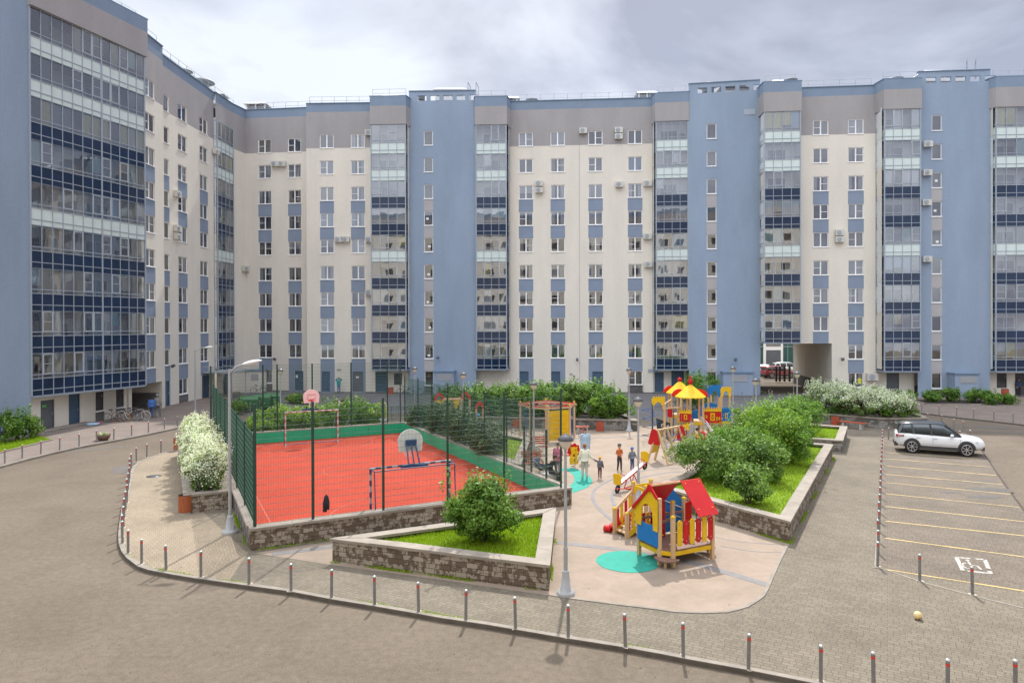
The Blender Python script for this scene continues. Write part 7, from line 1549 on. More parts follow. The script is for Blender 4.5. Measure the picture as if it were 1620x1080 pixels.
# ---- toy castle
E = Eq('toy_castle', (11.6, 42.5), 'large toy castle with yellow pointed tower roofs, red walls and blue arches', 'playground castle')
def tower(px, D, r, zdeck, hpost, roof, ang=45):
    c = atd(px, D, KH); P = [c+Vector((r*math.cos(R(ang+90*i)), r*math.sin(R(ang+90*i)), 0)) for i in range(4)]
    for p in P: g = MB(); post(g, p, hpost, .05, cap=False, ang=ang); E.part(g, 'post')
    g = MB(); g.prism([p.xy for p in P], KH+zdeck-.05, KH+zdeck, M['wood']); E.part(g, 'deck')
    g = MB()
    for i in range(4): g.bar(P[i]+Z3*(zdeck-.12), P[(i+1) % 4]+Z3*(zdeck-.12), .03, .16, M['pyel'])
    E.part(g, 'skirt_board')
    if roof:
        zr, za = hpost, hpost+.80; g = MB(); n = 8; ap = c+Z3*za; rr = r*1.04; ring = []
        for i in range(n):
            t = R(ang)+2*math.pi*i/n; ring.append(c+Vector((rr*math.cos(t), rr*math.sin(t), zr)))
        for i in range(n):
            a, b = ring[i], ring[(i+1) % n]; m1 = a.lerp(b, .5)-Z3*.09; g.add([ap, a, a.lerp(b, .25)-Z3*.07, m1*1+Z3*.05, a.lerp(b, .75)-Z3*.07, b], [(0, 1, 2, 3, 4, 5)], M['pyel'])
        E.part(g, 'roof')
        for i in (1, 3, 5, 7):
            a, b = ring[i], ring[(i+2) % n]; m2 = a.lerp(b, .5)
            if (m2-c).y < -.2*r: continue
            ex = (b-a); ln = ex.length; g = MB(); g.plate([(0, 0)]+arcpts(ln/2, 0, ln/2, math.pi, 0, 10, .42)+[(ln, 0)], a+(m2-c-Z3*zr)*.35-Z3*0.02, ex, Z3, .03, M['pred'])
            E.part(g, 'gable')
        g = MB(); g.lathe(ap-Z3*.08, [(.05, 0), (.16, .12), (.17, .22), (.07, .36), (.05, .42), (.075, .47), (.07, .54), (.001, .56)] if roof == 1 else [(.05, 0), (.14, .08), (.15, .2), (.001, .3)], M['pred'], 12); E.part(g, 'finial')
    return c, P
c1, P1 = tower(1092, 42.2, .92, 1.13, 2.60, 1, 40)
c2, P2 = tower(1075, 45.2, .85, 1.13, 2.55, 2, 40)
c3, P3 = tower(1138, 43.5, .80, 1.0, 1.25, 0, 40)
def crenel(p, q, z0, z1, m, top=None, nm='wall_panel', teeth=5, win=None):
    d = q-p; ln = d.length; g = MB(); g.plate([(0, z0), (ln, z0), (ln, z1), (0, z1)], p, d, Z3, .03, m); o = E.part(g, nm)
    g = MB(); n_ = Vector((d.y, -d.x, 0)).normalized()*.03; pts = [(0, z1-.16), (ln, z1-.16), (ln, z1+.1)]; st = ln/teeth
    for i in range(teeth): x = ln-i*st; pts += [(x-st*.25, z1+.1), (x-st*.25, z1-.02), (x-st*.8, z1-.02), (x-st*.8, z1+.1)]
    pts += [(0, z1+.1)]; g.plate(pts, p+n_, d, Z3, .025, top or M['pyel']); E.part(g, 'battlement')
    if win:
        for (x, w2, h2, m2) in win: g = MB(); zc = (z0+z1)/2-.06; g.plate([(x-w2, zc-h2), (x+w2, zc-h2), (x+w2, zc+h2), (x-w2, zc+h2)], p+n_*1.05, d, Z3, .012, m2); g.plate([(x-w2*.45, zc-h2*.6), (x+w2*.45, zc-h2*.6), (x+w2*.45, zc+h2*.6), (x-w2*.45, zc+h2*.6)], p+n_*1.5, d, Z3, .012, m); E.part(g, 'window_panel')
    return n_
a, b = atd(1074.8, 41.6, KH), atd(1094, 41.35, KH); crenel(a, b, 1.16, 1.80, M['pred'], teeth=5, win=[(.36, .10, .15, M['pyel'])])
a, b = atd(1110, 42.0, KH), atd(1141, 42.0, KH); n_ = crenel(a, b, 1.0, 1.85, M['pred'], teeth=8, win=[(.66, .14, .24, M['pyel'])])
for s, x in (('E3', .22), ('E4', 1.0), ('1', .66)):
    q = a+(b-a).normalized()*x+n_*(1.15 if s != '1' else 2.3)+Z3*(1.36 if s == 'E3' else 1.25 if s == 'E4' else 1.36); o = textobj(s, .26, M['pyel'], 'lettering', q, (b-a), (0, 0, 1), None, .003, .008); o.parent = E.r; o.matrix_parent_inverse = Matrix.Translation(-E.o)
a, b = atd(1142, 42.2, KH), atd(1156, 42.3, KH); crenel(a, b, 1.05, 1.85, M['pblue'], M['pblue'], teeth=3, win=[(.28, .09, .17, M['pyel'])])
g = MB(); g.bar(a+Z3*.98, b+Z3*.98, .03, .12, M['pyel']); g.bar(atd(1075, 41.6, KH+.98), atd(1109, 41.6, KH+.98), .03, .14, M['pyel']); E.part(g, 'skirt_board')
def archpanel(px0, px1, D, ztop, m, nm='arch_panel', drop=.62):
    a, b = atd(px0, D, KH), atd(px1, D, KH); d = b-a; ln = d.length; g = MB(); pts = [(0, ztop-drop), (.10, ztop-drop-.04), (.14, ztop-drop+.12)]+arcpts(ln/2, ztop-drop+.12, ln/2-.15, math.pi, 0, 8, .28)+[(ln-.14, ztop-drop+.12), (ln-.10, ztop-drop-.04), (ln, ztop-drop), (ln+.03, ztop-.05)]
    k = 5; st = (ln+.06)/k
    for i in range(k): x = ln+.03-i*st; pts += [(x, ztop+.10), (x-st*.5, ztop+.14), (x-st*.55, ztop)]
    pts += [(-.03, ztop-.05)]; g.plate(pts, a, d, Z3, .03, m); E.part(g, nm)
    return a, b
for px0, px1, D, zt, m, dr in ((1119.5, 1139, 43.4, 3.05, M['pblue'], .6), (1140.5, 1156, 42.6, 3.05, M['pyel'], .55), (1031.5, 1051, 41.0, 2.62, M['pyel'], .62), (1124, 1142, 44.6, 3.0, M['pblue'], .55)):
    a, b = archpanel(px0, px1, D, zt, m, drop=dr)
    for p in (a, b):
        g = MB(); 
        if px0 < 1040: g.bar(p, p+Z3*2.3, .05 if p is a else .12, .12 if p is b else .05, M['metalblk'] if p is a else M['wood'])
        else: post(g, p+(Vector((.05, .05, 0)) if p is a else Vector((-.05, .05, 0))), zt-.45, .045, cap=False)
        E.part(g, 'post')
g = MB(); g.path([atd(1032.5, 41.0, KH), atd(1032.5, 41.0, KH+2.15), atd(1048, 41.0, KH+2.15)], .03, M['metalblk']); g.path([atd(1065.5, 41.0, KH), atd(1065.5, 41.0, KH+1.9)], .03, M['metalblk']); E.part(g, 'steel_pole')
g = MB(); pr_ = None   # blue spiral climber
for i in range(60):
    t = i*.42; q = atd(1034, 41.0, KH+.15+i*.034)+Vector((-.28+.42*math.cos(t), .42*math.sin(t), 0))
    if pr_ is not None: g.tube(pr_, q, .02, m=M['ropeb'] if i > 25 else M['metalblk'], n=5)
    pr_ = q
E.part(g, 'spiral_climber')
g = MB(); g.bar(atd(1051, 41.0, KH+2.0), P1[2]*1+Z3*2.0, .05, .08, M['wood']); g.bar(atd(1051, 42.0, KH+2.15), P2[2]+Z3*2.15, .05, .08, M['wood']); E.part(g, 'beam')
g = MB(); prev = None
for i in range(7): t = R(40)+math.pi*i/3; g.torus(atd(1056, 41.6, KH+1.95), .38, .015, (1, 0, 0), (0, 1, 0), M['ropeb'], 16, 4)
E.part(g, 'ring')
g = MB(); a = atd(1038, 43.0, KH+1.15); b = atd(1060, 41.2, KH+1.1); c_ = atd(1062, 40.6, KH+.02); d_ = atd(1040, 42.6, KH+.25); g.quad(d_, c_, b, a, M['liner']); g.quad(d_+Vector((0, .05, 0)), c_+Vector((0, .05, 0)), b+Vector((0, .05, 0)), a+Vector((0, .05, 0)), M['liner'])
cw = E.part(g, 'climbing_slope'); g = MB()
for i, (s_, t_) in enumerate(((.2, .3), (.45, .7), (.7, .35), (.85, .75), (.15, .75))): q = d_.lerp(c_, s_).lerp(a.lerp(b, s_), t_)-Vector((0, .03, 0)); g.torus(q, .09, .022, (1, 0, 0), (0, -.2, 1), M['paper'] if i % 2 else M['ropeb'], 10, 4)
E.part(g, 'climbing_hold')
# blue slide trough / bridge wall from the tower to the right
g = MB(); pts = [(1094, 43.2, 1.55), (1104, 43.6, 1.62), (1114, 43.9, 1.95), (1124, 44.0, 2.02), (1134, 44.0, 1.9)]
for i in range(len(pts)-1):
    (x0, d0, z0), (x1, d1, z1) = pts[i], pts[i+1]; a, b = atd(x0, d0, KH+z0), atd(x1, d1, KH+z1); g.quad(a-Z3*.62, b-Z3*.62, b, a, M['pblue']); y_ = Vector((0, .04, 0)); g.quad(a-Z3*.62+y_, a+y_, b+y_, b-Z3*.62+y_, M['pblue']); g.quad(a, b, b+y_, a+y_, M['pblue'])
E.part(g, 'slide')
g = MB()
for k, dz in enumerate((.0, .14)): g.path([atd(1108, 41.2, KH+1.35+dz), atd(1118, 40.6, KH+1.1+dz), atd(1131, 39.6, KH+.5+dz)], .022, M['silver'])
E.part(g, 'handrail')
g = MB()   # yellow curved slide under the tower, red panel with small window on the left tower
pr2 = [atd(1084, 41.2, KH+1.0), atd(1092, 40.9, KH+.7), atd(1100, 40.9, KH+.35), atd(1107, 41.2, KH+.12)]
for i in range(3): g.bar(pr2[i], pr2[i+1], .45, .04, M['pyel']); g.bar(pr2[i]+Vector((0, -.22, .08)), pr2[i+1]+Vector((0, -.22, .08)), .03, .18, M['pyel'])
E.part(g, 'slide')
g = MB(); g.path([atd(1078, 41.0, KH+.1+.0*i) for i in range(2)], .01, M['metalblk']); 
for i in range(5): g.tube(atd(1077, 41.2, KH+.2+.22*i), atd(1086, 41.1, KH+.2+.22*i), .02, m=M['metalblk'], n=5)
for px in (1077, 1086): g.tube(atd(px, 41.15, KH), atd(px, 41.15, KH+1.2), .022, m=M['metalblk'], n=5)
E.part(g, 'ladder')
a, b = atd(1056, 44.0, KH), atd(1065, 43.6, KH); g = MB(); g.plate([(0, 1.1), (.4, 1.1), (.4, 1.75), (0, 1.75)], a, b-a, Z3, .03, M['pred']); E.part(g, 'wall_panel')
# striped benches by the gate
M['stripeb'] = M['redwood']
for px, D, lb in ((840, 32.6, 'small red slatted bench by the court gate, nearer one'), (852, 37.0, 'small red slatted bench by the court gate, farther one')):
    c = atd(px, D); E = Eq('bench', (c.x, c.y), lb, 'bench'); 
    g = MB()
    for i in range(5): g.bar(E(-.5, -.2+.1*i, .45), E(.5, -.2+.1*i, .45), .07, .03, M['redwood'])
    E.part(g, 'seat'); g = MB()
    for i in range(4): g.bar(E(-.5, .28+.03*i, .58+.11*i), E(.5, .28+.03*i, .58+.11*i), .03, .075, M['redwood'])
    E.part(g, 'backrest')
    for sx in (-.42, .42): g = MB(); g.bar(E(sx, -.2), E(sx, -.2, .44), .04, .04, M['concrete']); g.bar(E(sx, .2), E(sx, .38, .95), .04, .04, M['concrete']); E.part(g, 'leg')
# pushchair
def pushchair(p, ang, label, col, sc=1.0):
    E = Eq('pushchair', p, label, 'pushchair'); F_ = lambda x, y, z: E(x*sc, y*sc, z*sc, ang)
    for x in (-.3, .35):
        for y in (-.25, .25): g = MB(); c = F_(x, y, .12); g.torus(c, .10*sc, .025, (math.cos(ang), math.sin(ang), 0), (0, 0, 1), M['rubber'], 16, 5); g.tube(F_(x, y-.02, .12), F_(x, y+.02, .12), .03, m=M['silver']); E.part(g, 'wheel')
    g = MB()
    for y in (-.24, .24): g.path([F_(.35, y, .12), F_(-.25, y, .7), F_(-.5, y, 1.0)], .014, M['silver']); g.path([F_(-.3, y, .12), F_(.25, y, .6)], .014, M['silver'])
    g.tube(F_(-.5, -.24, 1.0), F_(-.5, .24, 1.0), .02, m=M['black']); E.part(g, 'chassis')
    g = MB(); vs = []; n = 8
    for x, hw, zt in ((-.32, .20, .78), (-.1, .24, .62), (.2, .23, .60), (.4, .16, .66)):
        for i in range(n): t = math.pi+math.pi*i/(n-1); vs.append(F_(x, hw*math.cos(t), zt+.26*math.sin(t)))
    g.add(vs, [(k*n+i, (k+1)*n+i, (k+1)*n+i+1, k*n+i+1) for k in range(3) for i in range(n-1)]+[tuple(range(n)), tuple(range(4*n-1, 3*n-1, -1))], col, True); E.part(g, 'carrycot')
    g = MB(); vs = []
    for k in range(5):
        a = R(200-28*k); c = (-.08+.34*math.cos(a)*.9, .68+.36*math.sin(R(180)-a)*.0)
        for i in range(n): t = math.pi*i/(n-1); vs.append(F_(-.12+.30*math.cos(R(95+22*k)), .24*math.cos(t), .66+.36*math.sin(t)*math.sin(R(95+22*k)) if k < 4 else .66+.1*math.sin(t)))
    g.add(vs, [(k*n+i, (k+1)*n+i, (k+1)*n+i+1, k*n+i+1) for k in range(4) for i in range(n-1)], col, True); E.part(g, 'hood')
c = atd(857, 31.3); pushchair((c.x, c.y), R(10), 'dark grey-blue pushchair parked by the court gate', mat('pushchair_cloth', (.06, .09, .13), .8, .2, 5))
c = atd(846, 34.6); pushchair((c.x, c.y), R(120), 'beige pushchair beside the farther small bench', mat('pushchair_beige', (.30, .26, .20), .8, .2, 5), .95)
# ================================================================= CAR
M['carwhite'] = mat('white_car_paint', (0.72, 0.73, 0.75), 0.28, 0.0, spec=.5, coat=.8); M['carblack'] = mat('black_car_roof', (0.02, 0.022, 0.03), 0.2, coat=.8); M['clad'] = mat('grey_black_cladding', (0.045, 0.045, 0.048), .6)
M['carglass'] = mat('tinted_car_glass', (0.03, 0.045, 0.055), 0.05, spec=.8); M['chrome'] = mat('alloy_wheel', (0.55, 0.55, 0.57), .3, metal=.7); M['tail'] = mat('tail_lamp', (0.35, 0.02, 0.02), .2); M['headl'] = mat('head_lamp', (0.55, .58, .6), .1, spec=.8)
def loft(g, secs, m, smooth=True, caps=True):
    n = len(secs[0]); vs = [p for s in secs for p in s]
    g.add(vs, [(k*n+i, k*n+(i+1) % n, (k+1)*n+(i+1) % n, (k+1)*n+i) for k in range(len(secs)-1) for i in range(n)], m, smooth)
    if caps: g.add(secs[0], [tuple(range(n-1, -1, -1))], m); g.add(secs[-1], [tuple(range(n))], m)
def car(p, ang, label, paint, roof, tail_h=1.0, z=KH, cat='car'):
    o = empty('parked_car', (p[0], p[1], z), label, cat, ang)
    # lower body: x, z_bottom, z_shoulder, z_top, half width
    st = [(-2.18, .50, .80, .95, .70), (-2.12, .40, .86, 1.03, .82), (-1.95, .34, .92, 1.08, .89), (-1.5, .30, .95, 1.08, .93), (-.7, .28, .94, 1.04, .94), (.2, .28, .91, 1.01, .94), (.9, .28, .88, .99, .935), (1.4, .30, .85, .95, .92), (1.8, .33, .82, .92, .90), (2.05, .36, .78, .87, .83), (2.15, .40, .72, .80, .76), (2.20, .45, .66, .72, .70)]
    secs = []
    for x, zb, zs, zt, hw in st:
        secs.append([(x, -hw*.90, zb), (x, -hw, zb+.16), (x, -hw, (zb+zs)/2+.08), (x, -hw*.965, zs), (x, -hw*.86, zt-.01), (x, -hw*.45, zt+.02), (x, 0, zt+.03), (x, hw*.45, zt+.02), (x, hw*.86, zt-.01), (x, hw*.965, zs), (x, hw, (zb+zs)/2+.08), (x, hw, zb+.16), (x, hw*.90, zb)])
    g = MB(); loft(g, secs, paint); g.build('body', o)
    def green(grow, zlo, zhi, xs):
        out_ = []
        for x, zr, zb, hb, ht in xs: out_.append([(x, -(hb+grow), zb), (x, -(ht+grow), zr-.03), (x, -ht*.75, zr), (x, 0, zr+.02), (x, ht*.75, zr), (x, (ht+grow), zr-.03), (x, (hb+grow), zb)])
        return out_
    xs = [(-2.06, 1.10, 1.03, .78, .76), (-1.98, 1.34, 1.04, .82, .66), (-1.75, 1.50, 1.05, .85, .62), (-1.1, 1.56, 1.02, .87, .645), (-.2, 1.59, 1.0, .88, .66), (.25, 1.55, .99, .88, .65), (.62, 1.36, .98, .87, .70), (1.02, 1.06, .97, .84, .78), (1.12, .985, .965, .80, .78)]
    g = MB(); loft(g, green(0, 0, 0, xs), M['carglass']); g.build('windows', o)
    g = MB(); rx = [(-2.02, 1.36, .60), (-1.78, 1.52, .625), (-1.1, 1.58, .65), (-.2, 1.61, .665), (.22, 1.575, .655), (.30, 1.54, .64)]
    loft(g, [[(x, -hw, zr-.06), (x, -hw*.97, zr-.01), (x, -hw*.6, zr+.015), (x, 0, zr+.03), (x, hw*.6, zr+.015), (x, hw*.97, zr-.01), (x, hw, zr-.06)] for x, zr, hw in rx], roof); g.obox((-2.0, 0, 1.45), (.14, 0, .02), (0, .58, 0), (0, 0, .02), roof); g.build('roof', o)
    g = MB()
    for s in (-1, 1):
        for (x0, z0, y0, x1, z1, y1, w_) in ((.30, 1.54, .66, 1.08, 1.0, .81, .06), (-.42, 1.55, .67, -.36, 1.0, .885, .09), (-1.35, 1.53, .655, -1.22, 1.02, .87, .10), (-1.80, 1.45, .64, -2.0, 1.05, .82, .12)): g.bar((x0, s*y0, z0), (x1, s*y1, z1), .03, w_, roof, (1, 0, 0))
    g.build('window_pillar', o)
    g = MB()
    for s in (-1, 1): g.obox((.02, s*.925, .35), (1.0, 0, 0), (0, .03, 0), (0, 0, .09), M['clad']); g.obox((0.05, s*.948, .53), (1.0, 0, .0), (0, .005, 0), (0, 0, .012), M['chrome'])
    g.obox((2.1, 0, .42), (.10, 0, 0), (0, .74, 0), (0, 0, .09), M['clad']); g.obox((-2.13, 0, .44), (.09, 0, 0), (0, .80, 0), (0, 0, .11), M['clad']); g.obox((2.165, 0, .66), (.03, 0, .012), (0, .45, 0), (-.01, 0, .045), M['clad']); g.build('cladding', o)
    for x in (-1.33, 1.33):
        for s in (-1, 1):
            g = MB(); g.add([(x+.44*math.cos(t), s*(.925 if k else .955), max(.24, .36+.44*math.sin(t))) for k in (0, 1) for t in [math.pi*i/16 for i in range(17)]], [tuple(range(17))[::s], *[(i, i+1, 18+i, 17+i)[::s] for i in range(16)]], M['clad']); g.build('wheel_arch', o)
            ax = (Vector((1, 0, 0)), Vector((0, 0, 1)), Vector((0, -1, 0))) if s < 0 else (Vector((1, 0, 0)), Vector((0, 0, 1)), Vector((0, 1, 0)))
            g = MB(); g.lathe((x, s*.74, .36), [(.24, 0), (.35, .0), (.365, .03), (.365, .20), (.345, .235), (.265, .24), (.25, .215)], M['rubber'], 28, axis=ax); w_ = g.build('wheel', o)
            g = MB(); g.lathe((x, s*.74, .36), [(.25, .215), (.255, .235), (.24, .225), (.23, .16), (.01, .16)], M['clad'], 24, axis=ax, caps=False); g.lathe((x, s*.74, .36), [(.262, .232), (.262, .245), (.235, .245), (.235, .225)], M['chrome'], 28, axis=ax, caps=False); g.lathe((x, s*.74, .36), [(.06, .20), (.05, .235), (.01, .24)], M['chrome'], 14, axis=ax)
            for i in range(7): t = 2*math.pi*i/7; c0 = Vector((x, s*.97, .36)); g.bar(c0+Vector((.04*math.cos(t), 0, .04*math.sin(t))), c0+Vector((.245*math.cos(t), s*.004, .245*math.sin(t))), .03, .045, M['chrome'], (0, 1, 0))
            g.build('rim', w_)
    for s in (-1, 1):
        g = MB(); g.ball((.62, s*1.02, 1.04), .12, paint, 12, (.8, 1.0, .65)); g.bar((.70, s*.86, .99), (.66, s*.98, 1.01), .05, .05, M['clad']); g.build('mirror', o)
        g = MB(); g.add([(2.13, s*.50, .70), (2.03, s*.74, .73), (1.72, s*.905, .80), (1.78, s*.895, .72), (2.02, s*.79, .65), (2.15, s*.52, .64)], [tuple(range(6))[::-s]], M['headl']); c_ = Vector((.02, s*.02, .008)); g.v = [tuple(Vector(v)+c_) for v in g.v]; g.build('headlight', o)
        g = MB(); g.obox((-2.08, s*.80, .90), (.05, s*.06, 0), (-.02, s*.12, 0), (0, 0, .06), M['tail']); g.obox((-1.86, s*.925, .90), (.13, -s*.0, 0), (0, .015, 0), (0, 0, .035), M['tail']); g.build('tail_light', o)
        for xx in (-.30,):
            g = MB()
            for x2 in (1.02, -.30, -1.12): g.obox((x2, s*.942, .70), (.005, 0, 0), (0, .004, 0), (0, 0, .20 if x2 > -1 else .12), M['clad'])
            for x2 in (-.22+.05, -1.02): g.obox((x2, s*.948, .84), (.09, 0, 0), (0, .012, 0), (0, 0, .012), M['chrome'])
            g.build('door_seam', o)
    return o
rw = G(1443, 716.5, KH); fw = G(1529.6, 722.5, KH); e = (fw-rw); e.z = 0; ea = math.atan2(e.y, e.x); e.normalize(); nrm = Vector((-e.y, e.x, 0)); cc0 = (rw+fw)/2+nrm*.86; carA = ea
car(cc0, ea, 'white compact SUV with a black roof parked at the far end of the painted bays', M['carwhite'], M['carblack']).scale = ((fw-rw).length/2.66, (fw-rw).length/2.66, 1.04)
# ---- beyond the archway
M['greenclad'] = mat('dark_green_glazed_cladding', (0.02, 0.085, 0.075), .3, .15, 1.0)
E = Eq('office_building', (41, 112), 'dark green glazed building with a pale door seen through the archway', 'building'); E.o.z = 0
g = MB(); g.box(24, 66, 112, 126, 0, 14, M['greenclad'])
for i in range(12): g.box(26+i*3.2, 26.06+i*3.2, 111.95, 112, 0, 14, M['frame'])
for z in (3.4, 6.8): g.box(24, 66, 111.93, 112.0, z, z+.1, M['frame'])
E.part(g, 'wall'); g = MB(); g.box(41.2, 44.4, 111.8, 112, 0, 6.6, M['pvc']); g.box(41.6, 44.0, 111.76, 111.8, .3, 2.9, M['door_grey']); g.box(41.6, 44.0, 111.76, 111.8, 3.5, 6.2, M['glass']); g.box(41.6, 44.0, 111.77, 111.79, 3.5, 6.2, M['room']); E.part(g, 'entrance')
for px, D, lb, pt, rf, an in ((1231, 92, 'dark red car beyond the archway', mat('red_car_paint', (.30, .02, .03), .3, coat=.6), mat('red_car_paint', (.3, .02, .03)), .1), (1209, 96, 'white car at the left edge of the archway opening', M['carwhite'], M['carwhite'], 1.2), (1247, 101, 'white car behind the red one beyond the archway', M['carwhite'], M['carwhite'], -.2)):
    c = atd(px, D); car(c, an, lb, pt, rf, z=0)
c = atd(1226, 84.5); E = Eq('metal_gate', (c.x, c.y), 'black iron gate at the far mouth of the archway', 'gate'); E.o.z = 0
for px in (1228, 1233.5, 1241, 1249): g = MB(); p = atd(px, 84.5); g.obox(p+Z3*.95, (.10, 0, 0), (0, .10, 0), (0, 0, .95), M['black']); E.part(g, 'post')
g = MB()
for z in (.25, 1.5): g.tube(atd(1208, 84.5, z), atd(1252, 84.5, z), .03, m=M['black'])
for i in range(26): g.tube(atd(1208+i*1.75, 84.5, .2), atd(1208+i*1.75, 84.5, 1.6), .012, m=M['black'], n=4)
E.part(g, 'bars')
for px, lb in ((1220, 'globe street lamp standing in the archway light'),): pass

# ================================================================= PEOPLE
SKIN = mat('skin', (0.50, 0.30, 0.21), .6, .05, 8)
CL = {}
def cloth(n, c): 
    if n not in CL: CL[n] = mat('cloth_'+n, c, .9, .10, 9, bump=.3, bscale=40)
    return CL[n]
def rotx(v, piv, a): v = Vector(v)-piv; c, s = math.cos(a), math.sin(a); return piv+Vector((v.x, v.y*c-v.z*s, v.y*s+v.z*c))
def person(p, face, h, label, top, legs, hair, shoes=(.05, .045, .04), arms=None, stride=.0, bend=0.0, seated=False, coat=None, coat_len=.55, hat=None, hood=False, longhair=False, z=KH, child=False, turn=0.0, extra=None, backpack=None):
    """a figure 1.75 m tall scaled to h, front towards -Y of its own frame; arms: ((elbow),(wrist)) for left (+x) and right (-x)"""
    o = empty('person', (p[0], p[1], z), label, 'person', face); S = h/1.75; hs = 1.28 if child else 1.0
    J = {}; hipz = .93
    J['pelvis'] = (0, 0, hipz+.02); J['waist'] = (0, .005, 1.12); J['chest'] = (0, .0, 1.33); J['neck'] = (0, .005, 1.475); J['head0'] = (0, -.01, 1.545)
    J['shR'] = (-.165, 0, 1.41); J['shL'] = (.165, 0, 1.41)
    ar = arms or (((.235, .03, 1.14), (.25, -.05, .90)), ((-.235, .03, 1.14), (-.25, -.05, .90)))
    J['elL'], J['wrL'] = ar[0]; J['elR'], J['wrR'] = ar[1]
    st = stride
    J['hipL'] = (.085, 0, hipz-.04); J['knL'] = (.095, -.03-st*.5, .50); J['anL'] = (.10, .02-st, .09+abs(st)*.05); J['toL'] = (.115, -.12-st, .045)
    J['hipR'] = (-.085, 0, hipz-.04); J['knR'] = (-.095, -.03+st*.3, .50); J['anR'] = (-.10, .02+st, .09+abs(st)*.12); J['toR'] = (-.115, -.11+st, .045+abs(st)*.04)
    if seated:
        for s, k in ((1, 'L'), (-1, 'R')): J['kn'+k] = (s*.12, -.44, .50+.38); J['an'+k] = (s*.12, -.46, .09+.38); J['to'+k] = (s*.13, -.60, .05+.38)
    piv = Vector(J['pelvis'])
    if bend:
        for k in ('waist', 'chest', 'neck', 'head0', 'shR', 'shL', 'elR', 'elL', 'wrR', 'wrL'): 
            a = bend*(.6 if k == 'waist' else 1); J[k] = rotx(J[k], piv, a)
    J = {k: Vector(v) for k, v in J.items()}
    if seated: 
        for k in J: J[k] = J[k]-Vector((0, 0, .38))
    rad = dict(pelvis=(.135, .105), waist=(.115, .09), chest=(.135, .10), neck=(.052, .052), head0=(.05, .05), shR=(.068, .065), shL=(.068, .065), elL=(.042, .042), elR=(.042, .042), wrL=(.030, .026), wrR=(.030, .026),
               hipL=(.10, .105), hipR=(.10, .105), knL=(.072, .074), knR=(.072, .074), anL=(.055, .058), anR=(.055, .058), toL=(.038, .030), toR=(.038, .030))
    names = list(J); E_ = [('pelvis', 'waist'), ('waist', 'chest'), ('chest', 'neck'), ('neck', 'head0'), ('chest', 'shL'), ('chest', 'shR'), ('shL', 'elL'), ('elL', 'wrL'), ('shR', 'elR'), ('elR', 'wrR'), ('pelvis', 'hipL'), ('pelvis', 'hipR'), ('hipL', 'knL'), ('knL', 'anL'), ('anL', 'toL'), ('hipR', 'knR'), ('knR', 'anR'), ('anR', 'toR')]
    me = bpy.data.meshes.new('skel'); me.from_pydata([J[n] for n in names], [(names.index(a), names.index(b)) for a, b in E_], []); so_ = bpy.data.objects.new('skel', me); COL.objects.link(so_)
    mo = so_.modifiers.new('s', 'SKIN'); mo.use_smooth_shade = True; sv = me.skin_vertices[0].data
    for i, n in enumerate(names): sv[i].radius = rad[n]; sv[i].use_root = (n == 'pelvis')
    sb = so_.modifiers.new('d', 'SUBSURF'); sb.levels = 1; sb.render_levels = 1
    dg = bpy.context.evaluated_depsgraph_get(); ev = bpy.data.meshes.new_from_object(so_.evaluated_get(dg)); bpy.data.objects.remove(so_)
    mt, ml, ms = cloth(*top), cloth(*legs), cloth('shoe%d' % int(shoes[0]*100), shoes)
    g = MB(); vv = [v.co.copy() for v in ev.vertices]
    def seg_d(c, a, b): ab = b-a; t = max(0, min(1, (c-a).dot(ab)/ab.length_squared)); return (c-(a+ab*t)).length
    bm_ = {('neck', 'head0'): SKIN, ('anL', 'toL'): ms, ('anR', 'toR'): ms, ('hipL', 'knL'): ml, ('knL', 'anL'): ml, ('hipR', 'knR'): ml, ('knR', 'anR'): ml, ('pelvis', 'hipL'): ml, ('pelvis', 'hipR'): ml}
    by = {}
    for f in ev.polygons:
        c = sum((vv[i] for i in f.vertices), Vector())/len(f.vertices); best = min(E_, key=lambda e_: seg_d(c, J[e_[0]], J[e_[1]])); mm = bm_.get(best, mt); by.setdefault(mm.name, (mm, []))[1].append(tuple(f.vertices))
    base = len(g.v); g.v += [tuple(v) for v in vv]
    for mm, fs in by.values():
        k = g.mi(mm)
        for f in fs: g.f.append(f); g.m.append(k); g.sm.append(True)
    # head with face
    hd = (J['head0']-J['neck']).normalized() if bend else Vector((0, 0, 1)); hc = J['head0']+hd*.09*hs; fw_ = Vector((0, -1, 0)) if not bend else Vector((0, -math.cos(bend*.8), -math.sin(bend*.8)*1.0)).normalized()
    rx_ = Vector((1, 0, 0)); upv = rx_.cross(fw_).normalized(); upv = upv if upv.dot(hd) > 0 else -upv
    def H(x, y, zz): return hc+(rx_*x+fw_*y+upv*zz)*hs
    prof = [(.012, -.115), (.045, -.105), (.062, -.07), (.072, -.02), (.078, .03), (.074, .075), (.052, .108), (.012, .122)]; n = 14; vs = []
    for r_, zz in prof:
        for i in range(n): t = 2*math.pi*i/n; vs.append(H(math.cos(t)*r_*.97, math.sin(t)*r_*1.18-.008*(zz < -.05), zz))
    g.add(vs, [(j*n+i, j*n+(i+1) % n, (j+1)*n+(i+1) % n, (j+1)*n+i) for j in range(len(prof)-1) for i in range(n)], SKIN, True)
    g.add([H(-.012, .083, -.02), H(.012, .083, -.02), H(0, .088, .02), H(0, .112, -.018)], [(0, 1, 3), (1, 2, 3), (2, 0, 3)], SKIN)
    lip = cloth('lips', (.38, .14, .11)); g.bar(H(-.02, .088, -.052), H(.02, .088, -.052), .008, .009, lip)
    for s in (-1, 1): g.ball(H(s*.028, .080, .012), .009*hs, M['black'], 6); g.ball(H(s*.078, -.005, .0), .02*hs, SKIN, 6, (.5, 1, 1.4)); g.bar(H(s*.018, .088, .032), H(s*.042, .082, .032), .005, .005, cloth(*hair))
